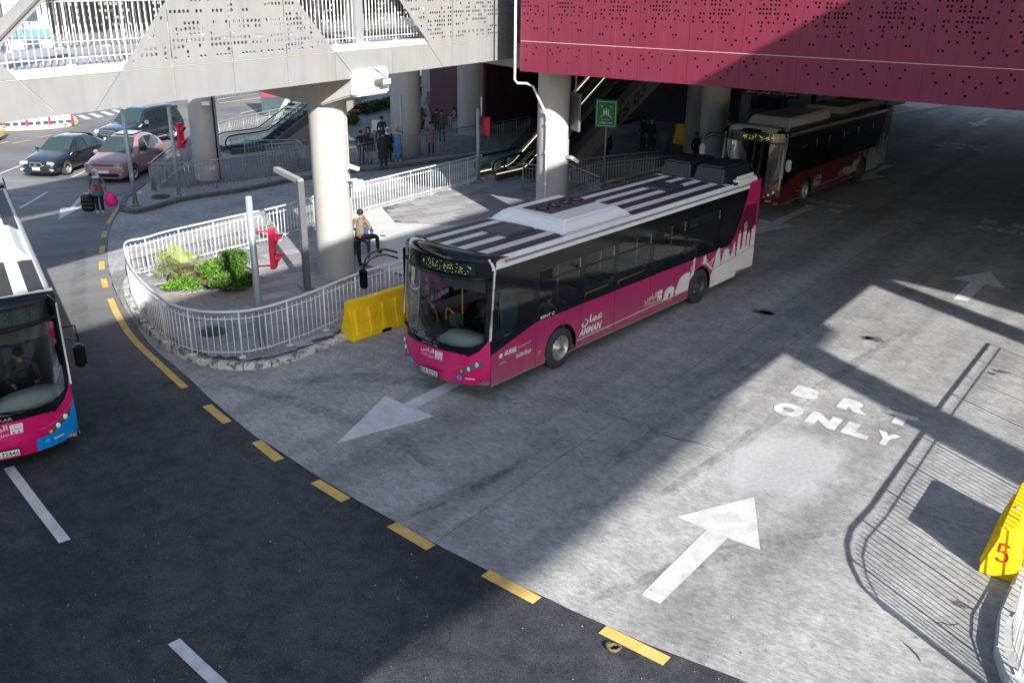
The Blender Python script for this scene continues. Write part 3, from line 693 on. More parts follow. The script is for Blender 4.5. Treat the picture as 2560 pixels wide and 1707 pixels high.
# ================================================================== BRIDGES AND TERMINAL
GB0 = V((-4.12, 24.46, 0)); GTH = R_(60); GD = hd(GTH); GN = hd(GTH+pi/2)       # grey bridge: line of its near face
ZB, ZS, ZTOP = 5.78, 6.46, 9.2
def gv(px, py):
    q = plane(px, py, GB0, GTH); return ((q-GB0).dot(GD), q.z)
gb = thing('grey_footbridge', 'long pale grey footbridge with perforated cladding crossing the top left', 'footbridge', (GB0.x, GB0.y, ZB))
def gf(off=0.):
    return lambda a, b, d: GB0 + GD*a - GN*(off-d) + V((0, 0, b))
def xat(px0, py0, px1, py1, z):
    """v coordinate of a line through two photo points at height z (line on the face)"""
    v0, z0 = gv(px0, py0); v1, z1 = gv(px1, py1)
    return v0+(v1-v0)*(z-z0)/(z1-z0)
G = .012
dg = [((56, 208), (148, 289)), ((298, 184), (241, 276)), ((840, 132.6), (881, 185)), ((1070, 109), (1107, 166))]
vj = [((433, 171), (442.5, 249)), ((583, 155), (589.5, 230)), ((717.6, 143), (721.7, 215)), ((837.5, 135), (840, 199.6)), ((980, 122.5), (981.8, 173)), ((1131.5, 103.5), (1134, 163)), ((1216.8, 96.7), (1217.8, 152.5))]
fas = [(-16.0, -16.0)]
D = [(xat(*a, *b, ZS), xat(*a, *b, ZB)) for a, b in dg]; J = [((gv(*a)[0]+gv(*b)[0])/2,)*2 for a, b in vj]
VEND = 8.2
seq = [(-16, -16), (-13, -13), (-10.6, -10.6), D[0], D[1], J[0], J[1], J[2], J[3], D[2], J[4], D[3], J[5], J[6], (VEND, VEND)]
seq = [s for s in seq]
flat = sorted(seq, key=lambda s: s[0]+s[1])
for a, b in zip(flat, flat[1:]):
    if min(b[0]-a[0], b[1]-a[1]) < 0.02 and (b[0]-a[0] < -.05 or b[1]-a[1] < -.05): continue
    mb = MB(); panel(mb, [(a[0]+G, ZS-G), (b[0]-G, ZS-G), (b[1]-G, ZB), (a[1]+G, ZB)], [], gf(0), .05, GREYP); part('fascia_panel', mb, gb)
# upper perforated trapezoids
hr = random.Random(5)
def circ(x, y, r, n=8): return [(x+r*cos(2*pi*k/n+.2), y+r*sin(2*pi*k/n+.2)) for k in range(n)][::-1]
def holes_grey(poly, x0, x1, z0, z1, seed):
    hs = []; r2 = random.Random(seed); P = .112
    nx = int((x1-x0)/P); nz = int((z1-z0)/P)
    # blocky pseudo-lettering: short runs of holes, some empty rows
    for k in range(nz):
        row = []; on = r2.random() < .75
        for i in range(nx):
            if r2.random() < (.26 if on else .42): on = not on
            if i % 9 == 8: on = False
            row.append(on)
        if r2.random() < .1: row = [False]*nx
        for i, v in enumerate(row):
            if not v: continue
            x = x0+P*(i+.7); z = z0+P*(k+.8)
            ok = all(inside(poly, x+dx_, z+dz_) for dx_ in (-.07, .07) for dz_ in (-.07, .07))
            if ok: hs.append(circ(x, z, .037))
    return hs
def slope_line(p0, p1):
    v0, z0 = gv(*p0); v1, z1 = gv(*p1); return lambda z: v0+(v1-v0)*(z-z0)/(z1-z0)
l1 = slope_line((298, 182.5), (415, 0)); r1 = slope_line((840, 132.6), (741, 0))
l2 = slope_line((1070, 107.6), (997, 0)); l0 = slope_line((56, 208), (0, 155))
U = [gv(433, 171)[0], gv(583, 155)[0], gv(717.6, 142)[0]]
def up_panel(poly, seed):
    xs_ = [p[0] for p in poly]; hs = holes_grey(poly, min(xs_), max(xs_), ZS+.06, ZTOP, seed)
    mb = MB(); panel(mb, poly, hs, gf(0), .004, GREYP); part('perforated_panel', mb, gb)
Z0 = ZS+G
zc = lambda lf, x: None
def clipz(lf, x):  # z where slanted line reaches x
    a, b = lf(Z0), lf(ZTOP); return Z0+(ZTOP-Z0)*(x-a)/(b-a)
ztop = ZTOP
up_panel([(l1(Z0)+.02, Z0), (U[0]-G, Z0), (U[0]-G, min(ztop, clipz(l1, U[0])-.02))], 21)
top_at = lambda x: ztop
zt1 = clipz(l1, U[0]); v_top_left = l1(ztop) if l1(ztop) < U[1] else U[1]-.3
up_panel([(U[0]+G, Z0), (U[1]-G, Z0), (U[1]-G, ztop), (max(U[0]+.05, l1(ztop)), ztop), (U[0]+G, min(ztop, clipz(l1, U[0])))], 22)
rtop = r1(ztop)
up_panel([(U[1]+G, Z0), (U[2]-G, Z0), (U[2]-G, min(ztop, clipz(r1, U[2]))), (min(U[2]-.1, rtop), ztop), (U[1]+G, ztop)], 23)
up_panel([(U[2]+G, Z0), (r1(Z0)-.02, Z0), (U[2]+G, min(ztop, clipz(r1, U[2])))], 24)
J5, J6 = J[5][0], J[6][0]
vm = gv(1039, 40)[0]
up_panel([(l2(Z0)+.03, Z0), (J5-G, Z0), (J5-G, ztop), (l2(ztop), ztop)], 31)
up_panel([(J5+G, Z0), (J6-G, Z0), (J6-G, ztop), (J5+G, ztop)], 32)
up_panel([(J6+G, Z0), (VEND-.1, Z0), (VEND-.1, ztop), (J6+G, ztop)], 33)
up_panel([(-13, Z0), (l0(Z0)-.02, Z0), (l0(ztop), ztop), (-13, ztop)] if l0(ztop) > -13 else [(-13, Z0), (l0(Z0)-.02, Z0), (-13, clipz(l0, -13))], 34)
# seam profile, deck, steel frame
mb = MB(); mb.box(GB0+GD*(-4)+GN*.03+V((0, 0, ZS)), (24.6, .05, .012), JOINTC, rz=GTH); part('seam_profile', mb, gb)
for a, b in zip(flat[1:-1], flat[1:-1]):
    mb = MB(); p0 = GB0+GD*a[0]+GN*.04+V((0, 0, ZS)); p1 = GB0+GD*a[1]+GN*.04+V((0, 0, ZB+.005)); mb.bar(p0, p1, .05, .03, JOINTC, up=GN); part('joint_profile', mb, gb)
mb = MB(); mb.box(GB0+GD*(-4)+GN*2.3+V((0, 0, ZB+.27)), (25, 4.4, .5), PLASTER, rz=GTH); part('deck_beam', mb, gb)
mb = MB(); mb.box(GB0+GD*(-4)+GN*2.3+V((0, 0, 6.56)), (25, 4.5, .06), M('deck_paving', (.36, .37, .42), .6, var=.1, scale=2), rz=GTH); part('deck', mb, gb)
mb = MB(); mb.box(GB0+GD*(-4)+GN*.19+V((0, 0, 6.53)), (24.8, .26, .13), WHITEM, rz=GTH); part('deck_edge', mb, gb)
for v_, w_ in ((gv(922, 60)[0], .30),):
    mb = MB(); c = GB0+GD*v_+GN*.45; mb.box(c+V((0, 0, 8.1)), (w_, .3, 3.3), GREYP, rz=GTH); part('steel_post', mb, gb)
a0 = plane(-40, 125, GB0+GN*.15, GTH); a1 = plane(110, -30, GB0+GN*.15, GTH)
mb = MB(); mb.bar(a0-(a1-a0)*.6, a1+(a1-a0)*.2, .22, .2, GREYP, up=GN); mb.bar(a0-(a1-a0)*.6-GN*.12, a1+(a1-a0)*.2-GN*.12, .03, .05, GREYD, up=GN); part('diagonal_brace', mb, gb)
# back wall of the bridge: dark inner side of the far cladding with holes
def bf(a, b, d): return GB0 + GD*a + GN*(4.5+d) + V((0, 0, b))
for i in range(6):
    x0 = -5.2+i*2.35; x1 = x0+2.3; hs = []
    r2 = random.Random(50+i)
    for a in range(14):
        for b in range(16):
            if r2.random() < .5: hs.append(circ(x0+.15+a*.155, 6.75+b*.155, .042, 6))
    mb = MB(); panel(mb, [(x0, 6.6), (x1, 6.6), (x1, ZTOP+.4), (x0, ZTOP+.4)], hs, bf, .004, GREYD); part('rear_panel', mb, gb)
mb = MB(); mb.box(GB0+GD*(-.5)+GN*4.52+V((0, 0, 6.2)), (18, .06, .8), GREYP, rz=GTH); part('rear_fascia', mb, gb)
mb = MB(); mb.box(GB0+GD*(-4)+GN*2.3+V((0, 0, ZTOP+.5)), (24, 4.6, .08), GREYD, rz=GTH); part('roof', mb, gb)
# ---- railings
bal_cache = {}
def railing(label, path, base_z=.15, h=1.1, mat=None, bay=1.2, per=8, group='railings', curl=False, closed=False, parts_max=290, name='railing', z_path=False):
    """path: V list (z = foot height). posts, balusters, rails: one object each"""
    mat = mat or RAILW
    pts = [V((p.x, p.y, p.z if z_path else base_z)) for p in path]
    t = thing(name, label, 'railing', (pts[0].x, pts[0].y, pts[0].z), 0, group)
    UZ = V((0, 0, 1))
    for nm, z, r in (('top_rail', h, .03), ('upper_rail', h-.17, .012), ('lower_rail', .14, .012)):
        pp = [p+UZ*z for p in pts]
        if nm == 'top_rail' and curl:
            d = (pp[-1]-pp[-2]).normalized(); e = pp[-1]
            pp += [e+d*.10-UZ*.03, e+d*.13-UZ*.1, e+d*.1-UZ*.17]
        mb = MB(); mb.tube(pp, r, 8 if r > .02 else 6, mat); part(nm, mb, t)
    st = bay/per; S = resample(pts, st); nb_ = 0
    key = (round(h, 2), mat.name)
    if key not in bal_cache:
        m1 = MB(); m1.tube([V((0, 0, .06)), V((0, 0, h-.1))], .011, 6, mat)
        m2 = MB(); m2.tube([V((0, 0, 0)), V((0, 0, h))], .021, 8, mat); m2.box((0, 0, .012), (.13, .11, .024), mat)
        bal_cache[key] = (m1.mesh('baluster'), m2.mesh('post'))
    me1, me2 = bal_cache[key]; extra = []
    for i, p in enumerate(S):
        ispost = (i % per == 0)
        nm, me = ('post', me2) if ispost else ('baluster', me1)
        if not ispost:
            nb_ += 1
            if nb_ > parts_max: extra.append(p); continue
        lm = Matrix.Translation(p - V((pts[0].x, pts[0].y, pts[0].z)))
        if ispost:
            d = (S[min(i+1, len(S)-1)]-S[max(i-1, 0)]); lm = lm @ Matrix.Rotation(atan2(d.y, d.x), 4, 'Z')
        link(nm, me, t, mat=lm, local=True)
    if extra:
        mb = MB()
        for p in extra: mb.tube([p+UZ*.06, p+UZ*(h-.1)], .0085, 4, mat, cap=False)
        o = part('more_balusters', mb, t); o['kind'] = 'stuff'
    return t
G15 = lambda *q: g(q[0], q[1], .16)
def gp(L, z=.16, it=1, zr=None): 
    P = [g(a, b, z) for a, b in L]; return smooth_path(P, it) if it else P
f1 = gp([(1060, 735), (930, 775), (869, 800), (786, 840), (703, 872), (640, 890), (588, 895), (530, 895), (481, 888), (440, 873), (421, 860), (381, 823), (350, 786), (334, 755), (324, 722), (325, 702), (340, 694), (369, 690), (428, 669), (503, 650), (576, 631), (640, 615), (705, 600), (800, 567), (885, 538), (984, 511), (1084, 484), (1176, 459.7), (1200, 452)], it=2)
railing('white railing looping around the plaza in front of the pale column', f1, .16, 1.1, RAILW, curl=True)
zt = 1.26
f2 = gp([(900, 412), (760, 433), (678, 447), (622, 457), (564, 465), (504, 472), (440, 478), (400, 479), (381, 477)], it=1)
f2b = [g(a, b, zt) for a, b in ((370.5, 413), (392, 392), (429, 367), (490, 332), (555, 302), (640, 284.6), (700, 272), (760, 262))]
f2b = [V((q.x, q.y, .16)) for q in f2b]
railing('grey railing on the far island with dark kerb, behind the two signal poles', f2+smooth_path(f2b, 1), .16, 1.1, RAILG, per=8)
railing('short grey railing left of the waiting crowd', gp([(858, 431), (896, 423.4), (938, 414.5)], it=0), .15, 1.1, RAILG)
railing('dark grey railing running behind the woman in blue under the terminal', gp([(1008, 402), (1047, 395), (1146, 377), (1178, 371.7), (1266, 355), (1330, 341)], it=0), .15, 1.1, RAILG)
def fromtop(L, z=1.26, it=0):
    P = [g(a, b, z) for a, b in L]; P = [V((q.x, q.y, .16)) for q in P]; return smooth_path(P, it) if it else P
railing('dark railing from the right pale column towards the second bus, farther one', fromtop([(1400, 407), (1419, 404), (1540, 388), (1650, 377)]), .16, 1.1, RAILG)
railing('dark railing from the right pale column towards the second bus, nearer one', fromtop([(1425, 425), (1500, 408), (1600, 398), (1703, 386.7)]), .16, 1.1, RAILG)
railing('grey railing folding in a V right of the pale column behind the bus roof', fromtop([(1419, 410), (1502, 444), (1419, 474), (1330, 502)]), .16, 1.1, RAILG)
railing('short grey railing beside the escalator foot left of the right column', fromtop([(1308, 409), (1345, 414)]), .16, 1.1, RAILG)
# two inner fences on the left island (ramp)
railing('inner ramp railing left of the main column, turning back', fromtop([(610, 352), (740, 350), (765, 371)]), .16, 1.1, RAILG)
railing('inner ramp railing with rounded end beside the left escalator', fromtop([(665, 362), (725, 357), (775, 352)]), .16, 1.1, RAILG)
railing('distant pale railing along the far side of the far road', [V((q.x, q.y, .1)) for q in (g(545, 258), g(660, 240), g(800, 218), g(960, 190))], .1, 1.2, RAILG, bay=2.4)
# bridge railing
brl = [GB0+GD*v_+GN*.33 for v_ in (-14, -8, -2, 4, 8)]
railing('tall white railing on the grey footbridge seen through its openings', brl, 6.59, 1.3, RAILW, bay=1.25, per=9)
brl2 = [GB0+GD*v_+GN*4.2 for v_ in (-14, -5, 8)]
railing('rear white railing on the far side of the grey footbridge', brl2, 6.59, 1.3, RAILW, bay=1.25, per=8)
# right-hand railing that throws the striped shadow; straight then bent
fr = [(12.9, 18.5), (10.3, 15.05), (9.2, 13.5), (7.3, 10.85), (6.72, 10.15), (6.5, 9.7), (6.38, 9.2), (6.35, 8.65), (6.5, 8.1), (6.75, 7.6), (7.0, 7.1), (7.25, 6.4)]
railing('white railing along the right pavement, throwing striped shadows', [V((a, b, .17)) for a, b in fr], .17, 1.32, RAILW, bay=1.25, per=9, curl=True)
# ---- hammerhead piers
def pier(name, label, c, r, ztop, head=None, n=40):
    t = thing(name, label, 'column', (c[0], c[1], .0), 0, None)
    mb = MB(); mb.lathe([(r, .0), (r, ztop)], n=n, m=PLASTER); part('shaft', mb, t, local=True)
    return t
mc = (-5.1, 25.72)
t = pier('bridge_column', 'sunlit pale round column in the plaza carrying the grey footbridge', mc, .52, 5.2)
def hammer(t, c, L0, L1, zend, zmid, wd, zt=5.8):
    """beam across the bridge: L0 towards the near face, L1 beyond; underside deeper at the column"""
    mb = MB(); X = -GN; hw = wd/2
    prof = [(L0, zt), (L0, zend), (.35, zmid), (-.35, zmid), (-L1, zend), (-L1, zt)]
    A = [V((c[0], c[1], 0))+X*a+GD*hw+V((0, 0, b)) for a, b in prof]; B = [V((c[0], c[1], 0))+X*a-GD*hw+V((0, 0, b)) for a, b in prof]
    mb.add(A+B, [tuple(range(6)), tuple(range(6, 12))[::-1]]+[(i, (i+1) % 6, 6+(i+1) % 6, 6+i) for i in range(6)], PLASTER)
    me = mb.mesh('cap_beam'); bm = bmesh.new(); bm.from_mesh(me); bmesh.ops.bevel(bm, geom=bm.edges[:], offset=.035, segments=2, affect='EDGES'); bm.to_mesh(me); bm.free()
    return link('cap_beam', me, t)
main_col = t
hammer(t, mc, 1.50, 2.9, 5.37, 5.03, 1.25, 6.0)
mb = MB(); mb.tube([V((mc[0]+.50, mc[1]-.05, .16)), V((mc[0]+.50, mc[1]-.05, 5.1))], .03, 8, PLASTER); part('conduit', mb, t)
mb = MB(); mb.tube([V((mc[0]+.42, mc[1]-.29, .16)), V((mc[0]+.42, mc[1]-.29, 5.1))], .012, 6, PLASTER); part('cable', mb, t)
fc = g(515, 462); c2 = (fc.x, fc.y+.5)
t2 = pier('bridge_column', 'pale column on the far left island beneath the grey footbridge, with a box lamp', c2, .56, 5.9)
mb = MB(); q = V((c2[0]+.55, c2[1]-.28, 0)); mb.tube([q+V((0, 0, .2)), q+V((0, 0, 5.6))], .03, 6, BLACK); part('conduit', mb, t2)
c3 = g(1014, 398); c3 = (c3.x, c3.y+.6); t3 = pier('terminal_column', 'shaded round column just behind the woman in the blue coat', c3, .72, 5.8)
c4 = (c3[0]+2.9, c3[1]+6.6); t4 = pier('terminal_column', 'shaded round column behind the person sitting, next to the dark wall', c4, .8, 5.8)
c5 = (1.25, 30.35); t5 = pier('terminal_column', 'half sunlit pale column under the corner of the maroon wall, with drainpipe', c5, .52, 5.75)
c6 = g(1742, 392); t6 = pier('terminal_column', 'dark round column between the green sign and the yellow barriers', (c6.x, c6.y+.5), .62, 5.75)
c7 = plane(1845, 300, (8.0, 42, 0), 0); t7 = pier('terminal_column', 'dim pale column just behind the second bus', (9.0, 42.6), .62, 5.75)
t8 = pier('terminal_column', 'far dark square-looking column behind the rear of the second bus', (17.8, 52.5), .5, 5.75)
# cap beam of the next pier, seen right below the grey bridge end
hammer(t4, (1.9, 33.9), 1.5, 3.6, 5.35, 5.1, 1.0, 6.0)
mb = MB(); mb.box(V((mc[0], mc[1], 0))-GN*1.50+V((0, 0, 5.66)), (1.30, .30, .66), M('cap_white_paint', (.72, .71, .68), .6, var=.04), rz=GTH); me = mb.mesh('end_block'); bm = bmesh.new(); bm.from_mesh(me); bmesh.ops.bevel(bm, geom=bm.edges[:], offset=.05, segments=3, affect='EDGES'); bm.to_mesh(me); bm.free(); link('end_block', me, main_col)
# floodlight on the cap end
X = -GN; fp_ = V((mc[0], mc[1], 0))+X*1.66
fl = thing('floodlight', 'lit rectangular floodlight on the white end of the bridge beam', 'floodlight', (fp_.x, fp_.y, 5.7))
mb = MB(); q = fp_+GD*.25+X*.16+V((0, 0, 5.66)); mb.box(q, (.36, .1, .17), CHARC, rz=GTH); part('housing', mb, fl)
mb = MB(); mb.box(q+X*.052, (.30, .01, .11), M('lamp_lens', (1, .93, .8), .3, emit=2.0), rz=GTH); part('lens', mb, fl)
mb = MB(); mb.box(q-GD*.24-X*.03+V((0, 0, .02)), (.16, .12, .1), CHARC, rz=GTH); part('driver_box', mb, fl)
mb = MB(); mb.tube([q+V((0, 0, .1)), q+V((0, 0, .2))-X*.1-GD*.03, q-X*.14-GD*.2+V((0, 0, .3)), q-X*.16-GD*.3+V((0, 0, .33))], .013, 6, BLACK); part('cable', mb, fl)
def cctv(name, lab, c, mat, arm=None):
    t = thing(name, lab, 'floodlight', c)
    return t
# white floodlight and camera on the main column
q = V((mc[0]+.52, mc[1]-.28, 2.95))
t = thing('column_floodlight', 'white floodlight bracketed low on the right side of the main column', 'floodlight', q)
mb = MB(); mb.box(q+V((.28, -.12, -.1)), (.3, .26, .26), WHITEM, rz=.4); part('housing', mb, t)
mb = MB(); mb.box(q+V((.40, -.19, -.14)), (.03, .22, .2), M('grey_lens', (.35, .36, .36), .2), rz=.4); part('lens', mb, t)
mb = MB(); mb.bar(q+V((-.1, 0, 0)), q+V((.25, -.08, .06)), .05, .05, WHITEM); part('bracket', mb, t)
t = thing('security_camera', 'white security camera above the floodlight on the main column', 'camera', q+V((0, 0, .5)))
mb = MB(); mb.bar(q+V((.05, -.05, .42)), q+V((.33, -.2, .36)), .09, .09, WHITEM); part('body', mb, t)
mb = MB(); mb.tube([q+V((-.05, 0, .25)), q+V((.05, -.05, .42))], .03, 6, WHITEM); mb.tube([q+V((-.05, 0, .25)), q+V((-.03, 0, 0))], .03, 6, WHITEM); part('bracket', mb, t)
q = V((c5[0]+.5, c5[1]-.3, 2.85))
t = thing('security_camera', 'white security camera on the right side of the column under the maroon corner', 'camera', q)
mb = MB(); mb.box(q, (.14, .12, .1), DARKC); part('junction_box', mb, t)
mb = MB(); mb.bar(q+V((.08, -.03, .0)), q+V((.32, -.18, -.12)), .09, .09, WHITEM); part('body', mb, t)
q = V((c2[0]+.3, c2[1]-.52, 3.35)); t = thing('box_lamp', 'grey box lamp fixed to the far left column', 'lamp', q)
mb = MB(); mb.box(q+V((.12, -.1, 0)), (.36, .22, .18), ALU); part('housing', mb, t)
mb = MB(); mb.box(q+V((.12, -.215, 0)), (.3, .01, .14), WHITEM); part('lens', mb, t)
# drain pipe at the maroon corner
dpp = thing('drain_pipe', 'white drainpipe running down the maroon corner and along the column', 'drainpipe', (-.05, 28.9, 0))
mb = MB(); k0 = V((-.02, 28.95, 0)); mb.tube([k0+V((0, 0, 9.5)), k0+V((0, 0, 5.35)), k0+V((.08, .05, 5.25)), V((.35, 29.25, 5.22)), V((.55, 29.5, 5.1)), V((1.0, 29.82, 4.2)), V((1.02, 29.8, 4.0)), V((1.02, 29.8, 0.16))], .036, 10, WHITEM); part('pipe', mb, dpp)
for z in (3.9, 3.0, 2.0, 1.0): 
    mb = MB(); mb.lathe([(.06, z), (.06, z+.06)], (1.02, 29.8, 0), 12, WHITEM); part('pipe_collar', mb, dpp)
# ---- maroon terminal building
MTH = R_(-35.4); MD = hd(MTH); MN = hd(MTH+pi/2); MP = V((.066, 29.05, 0)); MZ, MS = 5.6, 6.47
term = thing('maroon_terminal', 'maroon perforated terminal building spanning the bus lanes at the top right', 'building', (MP.x, MP.y, MZ))
def mf(a, b, d): return MP + MD*a + MN*d + V((0, 0, b))
P1 = [(35,20),(110,20),(185,20),(248,20),(273,20),(298,20),(323,20),(378,20),(110,50),(185,50),(220,50),(245,50),(323,50),(35,80),(135,82),(187,82),(220,82),(247,82),(298,82),(376,88),(83,112),(110,112),(135,112),(160,112),(187,112),(220,112),(35,138),(110,142),(135,142),(160,142),(187,142),(220,142),(245,142),(297,142),(320,146),(158,172),(245,172),(320,177),(373,180),(105,204),(133,204),(182,204),(217,204),(293,204),(370,210),(55,230),(130,230),(130,262),(215,262),(265,262),(28,318),(103,318),(290,318),(315,318),(53,345)]
P2 = [(30,28),(80,28),(107,28),(133,28),(160,28),(225,28),(308,28),(390,28),(80,62),(107,62),(160,62),(188,62),(225,62),(306,62),(27,90),(105,90),(160,90),(188,90),(223,90),(277,90),(385,90),(183,127),(222,127),(248,127),(275,127),(302,127),(330,127),(75,155),(103,155),(155,155),(182,155),(220,155),(246,155),(273,155),(300,155),(383,155),(23,185),(75,185),(155,185),(245,185),(22,215),(101,215),(180,215),(220,215),(268,215),(297,215),(268,250),(350,250),(125,280),(178,280),(268,280),(70,338),(97,338),(293,338),(373,338),(345,370)]
Q1 = [(98,33),(123,63),(25,58),(47,88),(210,40),(310,45),(283,102),(96,150),(205,156)]
Q2 = [(63,55),(168,60),(285,65),(364,102),(87,115),(253,95),(333,130),(162,180),(279,187)]
PW = 1.496; vcorner = .13
def vmar(px): q = plane(px, 185, (MP.x, MP.y, 0), MTH); return (q-MP).dot(MD)
j0 = (plane(1367.7, 181, MP, MTH)-MP).dot(MD)
def mpan(x0, x1, kind):
    mw = x1-x0; full = kind < 2; sc_ = (PW)/425.
    for (zz0, zz1, hs, ph) in ((MZ, MS-.008, (Q1, Q2)[kind % 2], 255), (MS+.008, 7.95, (P1, P2)[kind % 2], 380), (7.965, 10.6, (P1, P2)[(kind+1) % 2], 380)):
        H = []
        for hx, hy in hs:
            off = PW-mw; x = x0+hx*sc_-off; z = (zz1 if zz0 < 7.9 else zz0+1.6)-hy*(.87/255 if ph == 255 else 1.32/380)
            if x > x0+.05 and x < x1-.05 and z > zz0+.04: H.append(circ(x, z, .030))
        if zz0 > 7.9: H = []
        mb = MB(); panel(mb, [(x0+.006, zz0), (x1-.006, zz0), (x1-.006, zz1), (x0+.006, zz1)], H, mf, .05 if not H else .006, MAROON); part('cladding_panel', mb, term)
mpan(.08, j0, 0)
for k in range(40): mpan(j0+PW*k, j0+PW*(k+1), k % 2)
mb = MB(); mb.box(mf(30, MS, .02), (59.8, .05, .014), M('seam_highlight', (.62, .45, .38), .35), rz=MTH); part('seam_profile', mb, term)
for k in range(40):
    mb = MB(); mb.box(mf(j0+PW*k, 8.1, .03), (.014, .03, 4.96), M('joint_maroon', (.30, .10, .13), .4), rz=MTH); part('joint_profile', mb, term)
    mb = MB(); mb.box(mf(j0+PW*(k+.5), 8.1, -.002), (.007, .006, 4.96), M('panel_fold', (.23, .05, .08), .4), rz=MTH); part('panel_fold', mb, term)
# side wall (left end), soffit, inner dark backing behind the perforation, roof
EL = LANE
mb = MB(); mb.box(mf(30, 8.1, .4), (59.6, .03, 4.9), BLACK, rz=MTH); part('inner_wall', mb, term)
def mq(a, d, z): return MP + MD*a + MN*d + V((0, 0, z))
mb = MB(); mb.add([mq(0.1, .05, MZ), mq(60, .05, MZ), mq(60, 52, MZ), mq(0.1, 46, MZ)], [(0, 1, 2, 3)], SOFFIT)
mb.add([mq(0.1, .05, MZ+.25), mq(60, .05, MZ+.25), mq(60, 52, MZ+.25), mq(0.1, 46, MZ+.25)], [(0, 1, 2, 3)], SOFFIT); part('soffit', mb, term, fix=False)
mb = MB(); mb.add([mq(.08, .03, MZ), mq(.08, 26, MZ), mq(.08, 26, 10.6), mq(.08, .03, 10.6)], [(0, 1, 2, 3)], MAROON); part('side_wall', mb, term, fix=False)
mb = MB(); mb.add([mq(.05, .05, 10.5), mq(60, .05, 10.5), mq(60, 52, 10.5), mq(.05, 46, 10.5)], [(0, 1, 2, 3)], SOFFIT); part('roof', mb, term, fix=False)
for d_ in (9, 16, 23, 30, 37): 
    mb = MB(); mb.box(mq(30, d_, MZ-.25), (59, .45, .5), SOFFIT, rz=MTH); part('soffit_beam', mb, term)
mb = MB(); mb.add([mq(.1, 26, 0), mq(-9, 24, 0), mq(-9, 24, MZ+1), mq(.1, 26, MZ+1)], [(0, 1, 2, 3)], MARD); 
# dark maroon ground-floor block behind the waiting area and the escalators
blk = thing('lift_block', 'dark maroon tiled block under the building behind the waiting crowd', 'building', (-1, 53, 0))
mb = MB(); mb.prism([(-1.6, 51.5), (2.4, 56.0), (-1.5, 60), (-5.0, 56)], .15, 6.0, MARD); part('wall', mb, blk)
for k in range(7):
    for j in range(9):
        a = V((-1.6, 51.5, 0))+V((.665, .748, 0))*(.42+.82*k)+V((.748, -.665, 0))*.012
        mb = MB(); mb.box(a+V((0, 0, .5+.6*j)), (.79, .02, .57), M('dark_maroon_tile', (.055, .016, .028), .45, var=.35, scale=2), rz=atan2(.748, .665)); part('wall_tile', mb, blk)
# walls and tall upper block added to cut light under the terminal
for a0_, a1_, dd_ in ((20, 60, 50), (17, 60, 11)):
    mb = MB(); mb.box(mq((a0_+a1_)/2, dd_, 2.8), (a1_-a0_, .4, 5.6), MARD, rz=MTH); part('shade_wall', mb, term)
mb = MB(); mb.box(mq(16.8, 30.5, 2.8), (.4, 39, 5.6), MARD, rz=MTH); part('shade_wall', mb, term)
mb = MB(); P_ = [mq(.08, .6, 5.9), mq(.08, 42, 5.9), mq(-17.5, 42, 5.9), mq(-14, 12, 5.9), mq(-3.2, 5.2, 5.9)]
up_ = [p+V((0, 0, 8.2)) for p in P_]; mb.add(P_+up_, [tuple(range(5))[::-1], tuple(range(5, 10))]+[(i, (i+1) % 5, 5+(i+1) % 5, 5+i) for i in range(5)], SOFFIT); part('shade_slab', mb, term)  # block added to shade the waiting area and far columns
# ---- unseen roof slab added behind the camera, outline cut to cast the lane shade
ZR = 14.0
def back(px, py): q = g(px, py); return q - SH*(ZR*KSH)
near = [back(*q) for q in ((880, 1707), (1339, 1448), (1742, 1110), (1933, 865), (2054, 872), (2090, 827), (2027, 791), (2140, 705), (2257, 705), (2393, 738), (2560, 788), (2900, 890))]
e0 = near[0]-UL*16; e1 = near[-1]+UL*25.0
nfar = 20.4
def at_n(p, n): return p + NL*(n-p.dot(NL))
nn0 = nfar-ZR*KSH*SH.dot(NL)
P_ = [e0]+near+[e1, at_n(e1, nn0), at_n(e0, nn0)]
rf = thing('shade_roof', 'unseen flat roof slab added behind the viewpoint to shade the bus lanes', 'roof', (P_[0].x, P_[0].y, ZR))
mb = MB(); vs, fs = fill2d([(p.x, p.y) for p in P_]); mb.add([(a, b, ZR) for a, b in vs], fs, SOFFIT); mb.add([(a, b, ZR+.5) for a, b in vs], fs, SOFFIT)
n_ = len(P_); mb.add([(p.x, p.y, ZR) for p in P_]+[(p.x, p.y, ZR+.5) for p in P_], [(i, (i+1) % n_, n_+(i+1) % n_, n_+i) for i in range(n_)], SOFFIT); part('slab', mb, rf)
def roofcol(pA, pB, r, lab):
    """column whose shadow axis passes the two photo points; foot stands where the shadow of its head reaches the roof shade"""
    a, b = g(*pA), g(*pB); d = -SH; foot = a + d*(ZR*KSH-1.2)
    t = thing('roof_column', lab, 'column', (foot.x, foot.y, 0)); mb = MB(); mb.lathe([(r, 0), (r, ZR)], n=28, m=PLASTER); part('shaft', mb, t, local=True)
roofcol((1985, 868), (2300, 1030), .52, 'round roof column right of the viewpoint whose shadow crosses the BRT lettering')
roofcol((2200, 706), (2400, 790), .45, 'round roof column farther right whose shadow crosses the far lane')
# slender mast whose thin shadow ends beside the T
q = g(2222, 1032); ft = q - SH*(9*KSH); t = thing('slender_mast', 'thin steel mast right of the viewpoint casting the narrow shadow by the T', 'mast', (ft.x, ft.y, 0))
mb = MB(); mb.tube([V((ft.x, ft.y, 0)), V((ft.x, ft.y, 9))], .09, 8, STEEL); part('shaft', mb, t)
